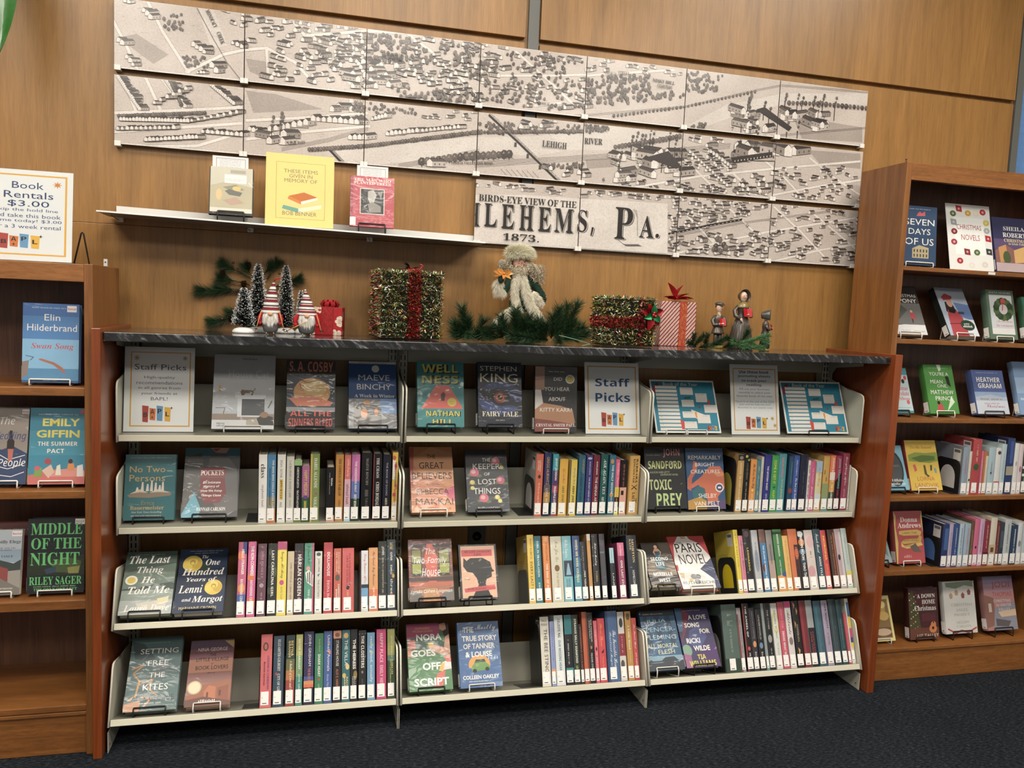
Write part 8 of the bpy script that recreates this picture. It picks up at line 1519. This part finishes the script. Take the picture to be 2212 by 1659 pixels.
for i in range(900):
    a = rd.uniform(0, 6.283); z = rd.uniform(.10, .215)*s; r = .043*s; mb.strip((r*math.cos(a), r*.78*math.sin(a), z), V((math.cos(a), math.sin(a), -.4))+rv()*.6, .007, .0016, rd.choice(('2b4636', '1b2c22', '3f5a48', '8fa094')))
mb.build('green_coat', M_felt, t)
mb = MB(); fur(mb, [L4(1110, 420, -.032), L4(1060, 560, -.042), L4(1050, 700, -.046), L4(1080, 840, -.05), L4(1110, 930, -.052)], .0085, 900, .014); mb.build('fur_trim', M_fur, t)
mb = MB(); fur(mb, [L4(1150, 440, -.032), L4(1190, 600, -.042), L4(1230, 740, -.046), L4(1300, 900, -.05), L4(1390, 1050, -.05), L4(1400, 1180, -.05)], [.009, .010, .011, .012, .013, .012], 1500, .016); mb.build('fur_trim', M_fur, t)
mb = MB(); fur(mb, [L4(1080, 880, -.052), L4(980, 950, -.052), L4(880, 1030, -.05), L4(800, 1130, -.048)], [.011, .0125, .0125, .012], 1000, .016); mb.build('fur_hem', M_fur, t)
for nm, pts, r, c in (('sleeve', [L4(1000, 480, -.01), L4(960, 600, -.03), L4(905, 690, -.05), L4(880, 620, -.062)], [.013, .014, .013, .011], '22352a'), ('sleeve', [L4(1230, 500, -.005), L4(1340, 610, -.015), L4(1420, 740, -.025), L4(1435, 815, -.03)], [.013, .015, .014, .010], '22352a')):
    mb = MB(); mb.tube(pts, [q*s for q in r], c, 12)
    for i in range(420):
        k = rd.randrange(3); p = pts[k].lerp(pts[k+1], rd.random()); v = rv().normalized(); mb.strip(p+v*r[k]*.9, v+rv()*.5, .006, .0016, rd.choice(('2b4636', '1b2c22', '4a6454', '9aa89e')))
    mb.build(nm, M_felt, t)
mb = MB(); fur(mb, [L4(860, 520, -.064), L4(820, 600, -.066), L4(850, 690, -.06), L4(900, 640, -.055)], .011, 620, .017); mb.build('fur_cuff', M_fur, t)
mb = MB(); fur(mb, [L4(1290, 690, -.04), L4(1360, 770, -.04), L4(1390, 830, -.035)], .0105, 520, .014); mb.build('fur_cuff', M_fur, t)
for o, dr in ((L4(1400, 860, -.032), (.2, -.4, -1)), (L4(880, 545, -.075), (.5, -.4, .6))): hand(t, o, .008*s, dr)
# head: face, brows, nose, teeth-baring smile hidden in the beard
fo = L4(1120, 292, -.006); r = .0235*s
mb = MB(); mb.M = MX.Translation(fo) @ MX.Rotation(.22, 4, 'Z') @ MX.Rotation(.16, 4, 'Y')
for q in (-1, 1):
    mb.ball((q*r*.42, -r*.74, r*.12), (r*.15, r*.08, r*.08), 'd8d0c8', 9, 6); mb.ball((q*r*.42, -r*.81, r*.12), (r*.075, r*.04, r*.07), '2c2420', 8, 6); mb.tube([(q*r*.2, -r*.84, r*.34), (q*r*.45, -r*.82, r*.42), (q*r*.68, -r*.66, r*.3)], r*.07, '9a9084', 6)
    mb.ball((q*r*.44, -r*.68, -r*.12), (r*.19, r*.16, r*.15), 'd09a86', 10, 7)
mb.lathe([(r*.9, -r*.9), (r*.98, -r*.2), (r*.96, r*.4), (r*.6, r*.9), (0, r)], 'd2a690', 20, sy=.78)
mb.ball((0, -r*.86, -r*.02), (r*.12, r*.17, r*.13), 'd29c88', 10, 7); mb.tube([(0, -r*.8, r*.25), (0, -r*.9, r*.02)], [r*.06, r*.1], 'd2a08c', 7); mb.ball((0, -r*.76, -r*.42), (r*.24, r*.06, r*.045), '8a4a42', 9, 6); mb.build('face', M_plain, t)
def curl(mb, o, r, turns, L, col, ax):
    ax = V(ax).normalized(); u = ax.orthogonal().normalized(); v = ax.cross(u); n = int(turns*11)
    r *= .62
    mb.tube([V(o)+ax*L*i/n+(u*math.cos(6.283*turns*i/n)+v*math.sin(6.283*turns*i/n))*r for i in range(n+1)], .0008, col, 4)
HC = ('c2b69c', 'a99c84', 'd0c5ac', '978a72')
def lock(mb, o, L, r, turns, d, col):
    o = V(o); d = V(d).normalized(); u = d.orthogonal().normalized(); v = d.cross(u); n = int(turns*8); pts = []
    for i in range(n+1):
        q = i/n; an = 6.283*turns*q; pts.append(o+d*L*q-Zv*(L*.25*q*q)+(u*math.cos(an)+v*math.sin(an))*r*min(1, .3+q*1.4))
    mb.tube(pts, [.0010*(1-.5*i/n) for i in range(n+1)], col, 4)
mb = MB()
for i in range(420):     # long side hair falling to the right shoulder
    q = rd.random(); o = L4(1210+260*q*rd.random()**.6, 285+250*q*rd.random()+40*rd.random(), rd.uniform(-.036, .012)); lock(mb, o, rd.uniform(.010, .026), rd.uniform(.0016, .0042), rd.uniform(1.6, 3.4), (rd.uniform(-.1, .9), rd.uniform(-.7, .1), -1), HC[i % 4])
for i in range(130): o = L4(rd.uniform(850, 1010), rd.uniform(245, 350), rd.uniform(-.034, .0)); lock(mb, o, rd.uniform(.008, .018), rd.uniform(.0016, .004), rd.uniform(1.5, 3), (rd.uniform(-.7, .1), rd.uniform(-.6, 0), -1), HC[i % 4])
mb.tube([L4(900, 300, .0), L4(1000, 270, .012), L4(1110, 270, .02), L4(1260, 320, .01), L4(1330, 420, .0), L4(1400, 500, -.005)], [.009, .014, .018, .016, .014, .008], HC[1], 10); mb.build('curly_hair', M_fur, t)
mb = MB()
for i in range(260):
    q = rd.random(); o = L4(1120+rd.uniform(-95, 100)*(1-.3*q), 352+75*q, rd.uniform(-.046, -.030)); lock(mb, o, rd.uniform(.010, .022), rd.uniform(.0014, .0034), rd.uniform(1.6, 3.2), ((o.x-L4(1120, 400).x)*14, rd.uniform(-.5, -.1), -1), HC[i % 3])
for q in (-1, 1):
    for i in range(16): o = L4(1112+q*14, 332, -.044); lock(mb, o, .012, .0016, 1.4, (q*1.0, -.35, rd.uniform(-.5, .15)), HC[i % 3])
curl(mb, L4(1012, 346, -.048), .0085, 2.4, .006, HC[2], V((-.1, -1, 0))); mb.build('curly_beard', M_fur, t)
mb = MB(); hc = L4(1118, 178, .003); R0 = L4(1315, 172, .004).x-hc.x
mb.ball(hc, (R0*.86, R0*.7, R0*.44), 'd8d0b4', 16, 10)
for i in range(9500):
    v = rv().normalized(); v.z = v.z if v.z > -.4 else -v.z
    if v.y > 0 and rd.random() < .5: v.y = -v.y
    p = hc+V((v.x*R0*.84, v.y*R0*.68, v.z*R0*.44)); mb.strip(p, v*.7+V((.5, 0, -.12))+rv()*.3, rd.uniform(.012, .024), .0008, ('e4dfc4', 'd4cda8', 'eeead8')[i % 3], bend=V((0, 0, -.15)))
mb.build('fur_hat', M_fur, t)
# parcel in the raised hand
t = thing('ribbon_parcel', 'small parcel with orange ribbon leaves held up by the bearded doll', 'parcel', tuple(L4(890, 490, -.088)+V((x, y-0*y, ZC)))); bo = L4(890, 490, -.088); OO = MX.Translation(-bo)
t.location = (x+bo.x, y+bo.y, ZC+bo.z)
mb = MB(); mb.ball((-.004, 0, -.005), (.012, .010, .015), '24382e', 12, 8); mb.build('pouch', M_plain, t)
mb = MB()
for i, (xx, yy, L, w_) in enumerate(((800, 415, .022, .020), (835, 390, .020, .018), (985, 420, .022, .020), (1010, 445, .016, .014), (900, 500, .020, .013), (985, 500, .022, .011), (800, 470, .014, .010))):
    p = L4(xx, yy, -.100)-bo; c0 = L4(915, 435, -.100)-bo; d = p-c0; leafp(mb, c0, d+V((0, -.010, .002)), d.length*1.25, w_, ('c07a34', 'd08c44', 'b06e2c', 'dcb070')[i % 4], .12, V((0, -1, 0)))
mb.ball(L4(915, 435, -.103)-bo, .0045, 'c88440', 10, 7)
mb.build('ribbon', M_plain, t)
# ---------------------------------------------------------------- small things on the bookcases and the plant at the upper left
p = at(226, 566, -.20); mb = MB(); mb.box((-.0055, -.0012, 0), (.0055, .0012, .024), 'c9c8c4'); mb.box((-.0055, -.0012, -.0), (.0055, .016, .0012), 'c9c8c4'); mb.tube([(0, -.0013, .014), (0, -.0026, .014)], .0022, '2a2824', 10)
tag(mb.build('angle_bracket', M_paint, loc=(-.045, -.20, 1.5279)), 'tiny silver angle bracket on the right edge of the rental bookcase top', 'bracket')
mb = MB(); mb.tube([(0, 0, 0), (0, 0, .012)], .0016, '1a1816', 8); mb.M = MX.Translation((0, 0, .012)); mb.lathe([(.004, 0), (.0045, .001), (0, .0022)], '1a1816', 10)
tag(mb.build('push_pin', M_plast, loc=(2.80, -.34, 2.0733)), 'tiny black pin standing on the corner of the tall bookcase', 'pin')
xs = -.052
a, b, c = at(160, 567, -.262), at(178, 502, -.245), at(193, 567, -.225); a.z = c.z = 1.5305; mb = MB(); mb.tube([a, b-V((.0035, 0, .004)), b, b+V((.0035, 0, -.004)), c, (a+c)/2+V((-.06, .03, 0)), (a.x-.06, a.y, 1.5305), a], .0026, '18181a', 7)
tag(mb.build('wire_easel', M_wire), 'black wire easel behind the book rentals sign', 'book stand')
t = thing('potted_plant', 'broad-leaved green plant whose leaf tip hangs into the upper left corner', 'plant', (-.62, -.22, 1.5279))
mb = MB(); mb.lathe([(.06, 0), (.085, .14), (.09, .15), (.082, .15), (.078, .135), (0, .135)], '7a4a34', 22); mb.build('pot', M_plain, t)
def bigleaf(pts, w, col):
    mb = MB(); pts = [V(q) for q in pts]; vs = []; fs = []; n = len(pts)
    for i, q in enumerate(pts):
        k = i/(n-1); ww = w*math.sin(math.pi*min(k*.9+.1, 1))**.8; d = (pts[min(i+1, n-1)]-pts[max(i-1, 0)]).normalized(); s_ = d.cross(V((0, -1, .2))).normalized()
        for m_ in (-1, -.5, 0, .5, 1): vs.append(q+s_*ww*m_+V((0, .012*abs(m_)*-1, 0)))
    for i in range(n-1):
        for j in range(4): fs.append((i*5+j, i*5+j+1, (i+1)*5+j+1, (i+1)*5+j))
    mb.add(vs, fs, col, 0, True); mb.build('leaf', M_gloss, t)
A0, A1, A2 = at(-60, -250, -.22), at(24, -110, -.23), at(-2, 124, -.24); o = V((-.62, -.22, 1.5279))
def cv(a, b, c, n=9): return [((1-q)**2*V(a)+2*q*(1-q)*V(b)+q*q*V(c))-o for q in [i/(n-1) for i in range(n)]]
mb = MB(); stem_top = A0; mb.tube([V((0, 0, .12)), V((-.02, 0, .6)), (stem_top-o).lerp(V((0, 0, .6)), .3), stem_top-o], [.012, .010, .008, .006], '5a7a3a', 8); mb.build('stem', M_plain, t)
bigleaf(cv(A0, A1, A2, 14), .058, '2c6424')
for a in (2.2, 3.2, 4.2): bigleaf(cv(stem_top-Zv*.1, stem_top+V((.2*math.cos(a), .05*math.sin(a), .15)), stem_top+V((.42*math.cos(a), .1*math.sin(a), -.1))), .05, '2c6424')
p = at(2145, 588, RCY-.0004); mb = MB(); mb.box((-.016, 0, -.0055), (.018, .0003, .005), 'd8d4cc')
tag(mb.build('shelf_sticker', M_paper, loc=(p.x, RCY+.0056, 1.6735)), 'torn white sticker on the first shelf edge of the tall bookcase', 'sticker')
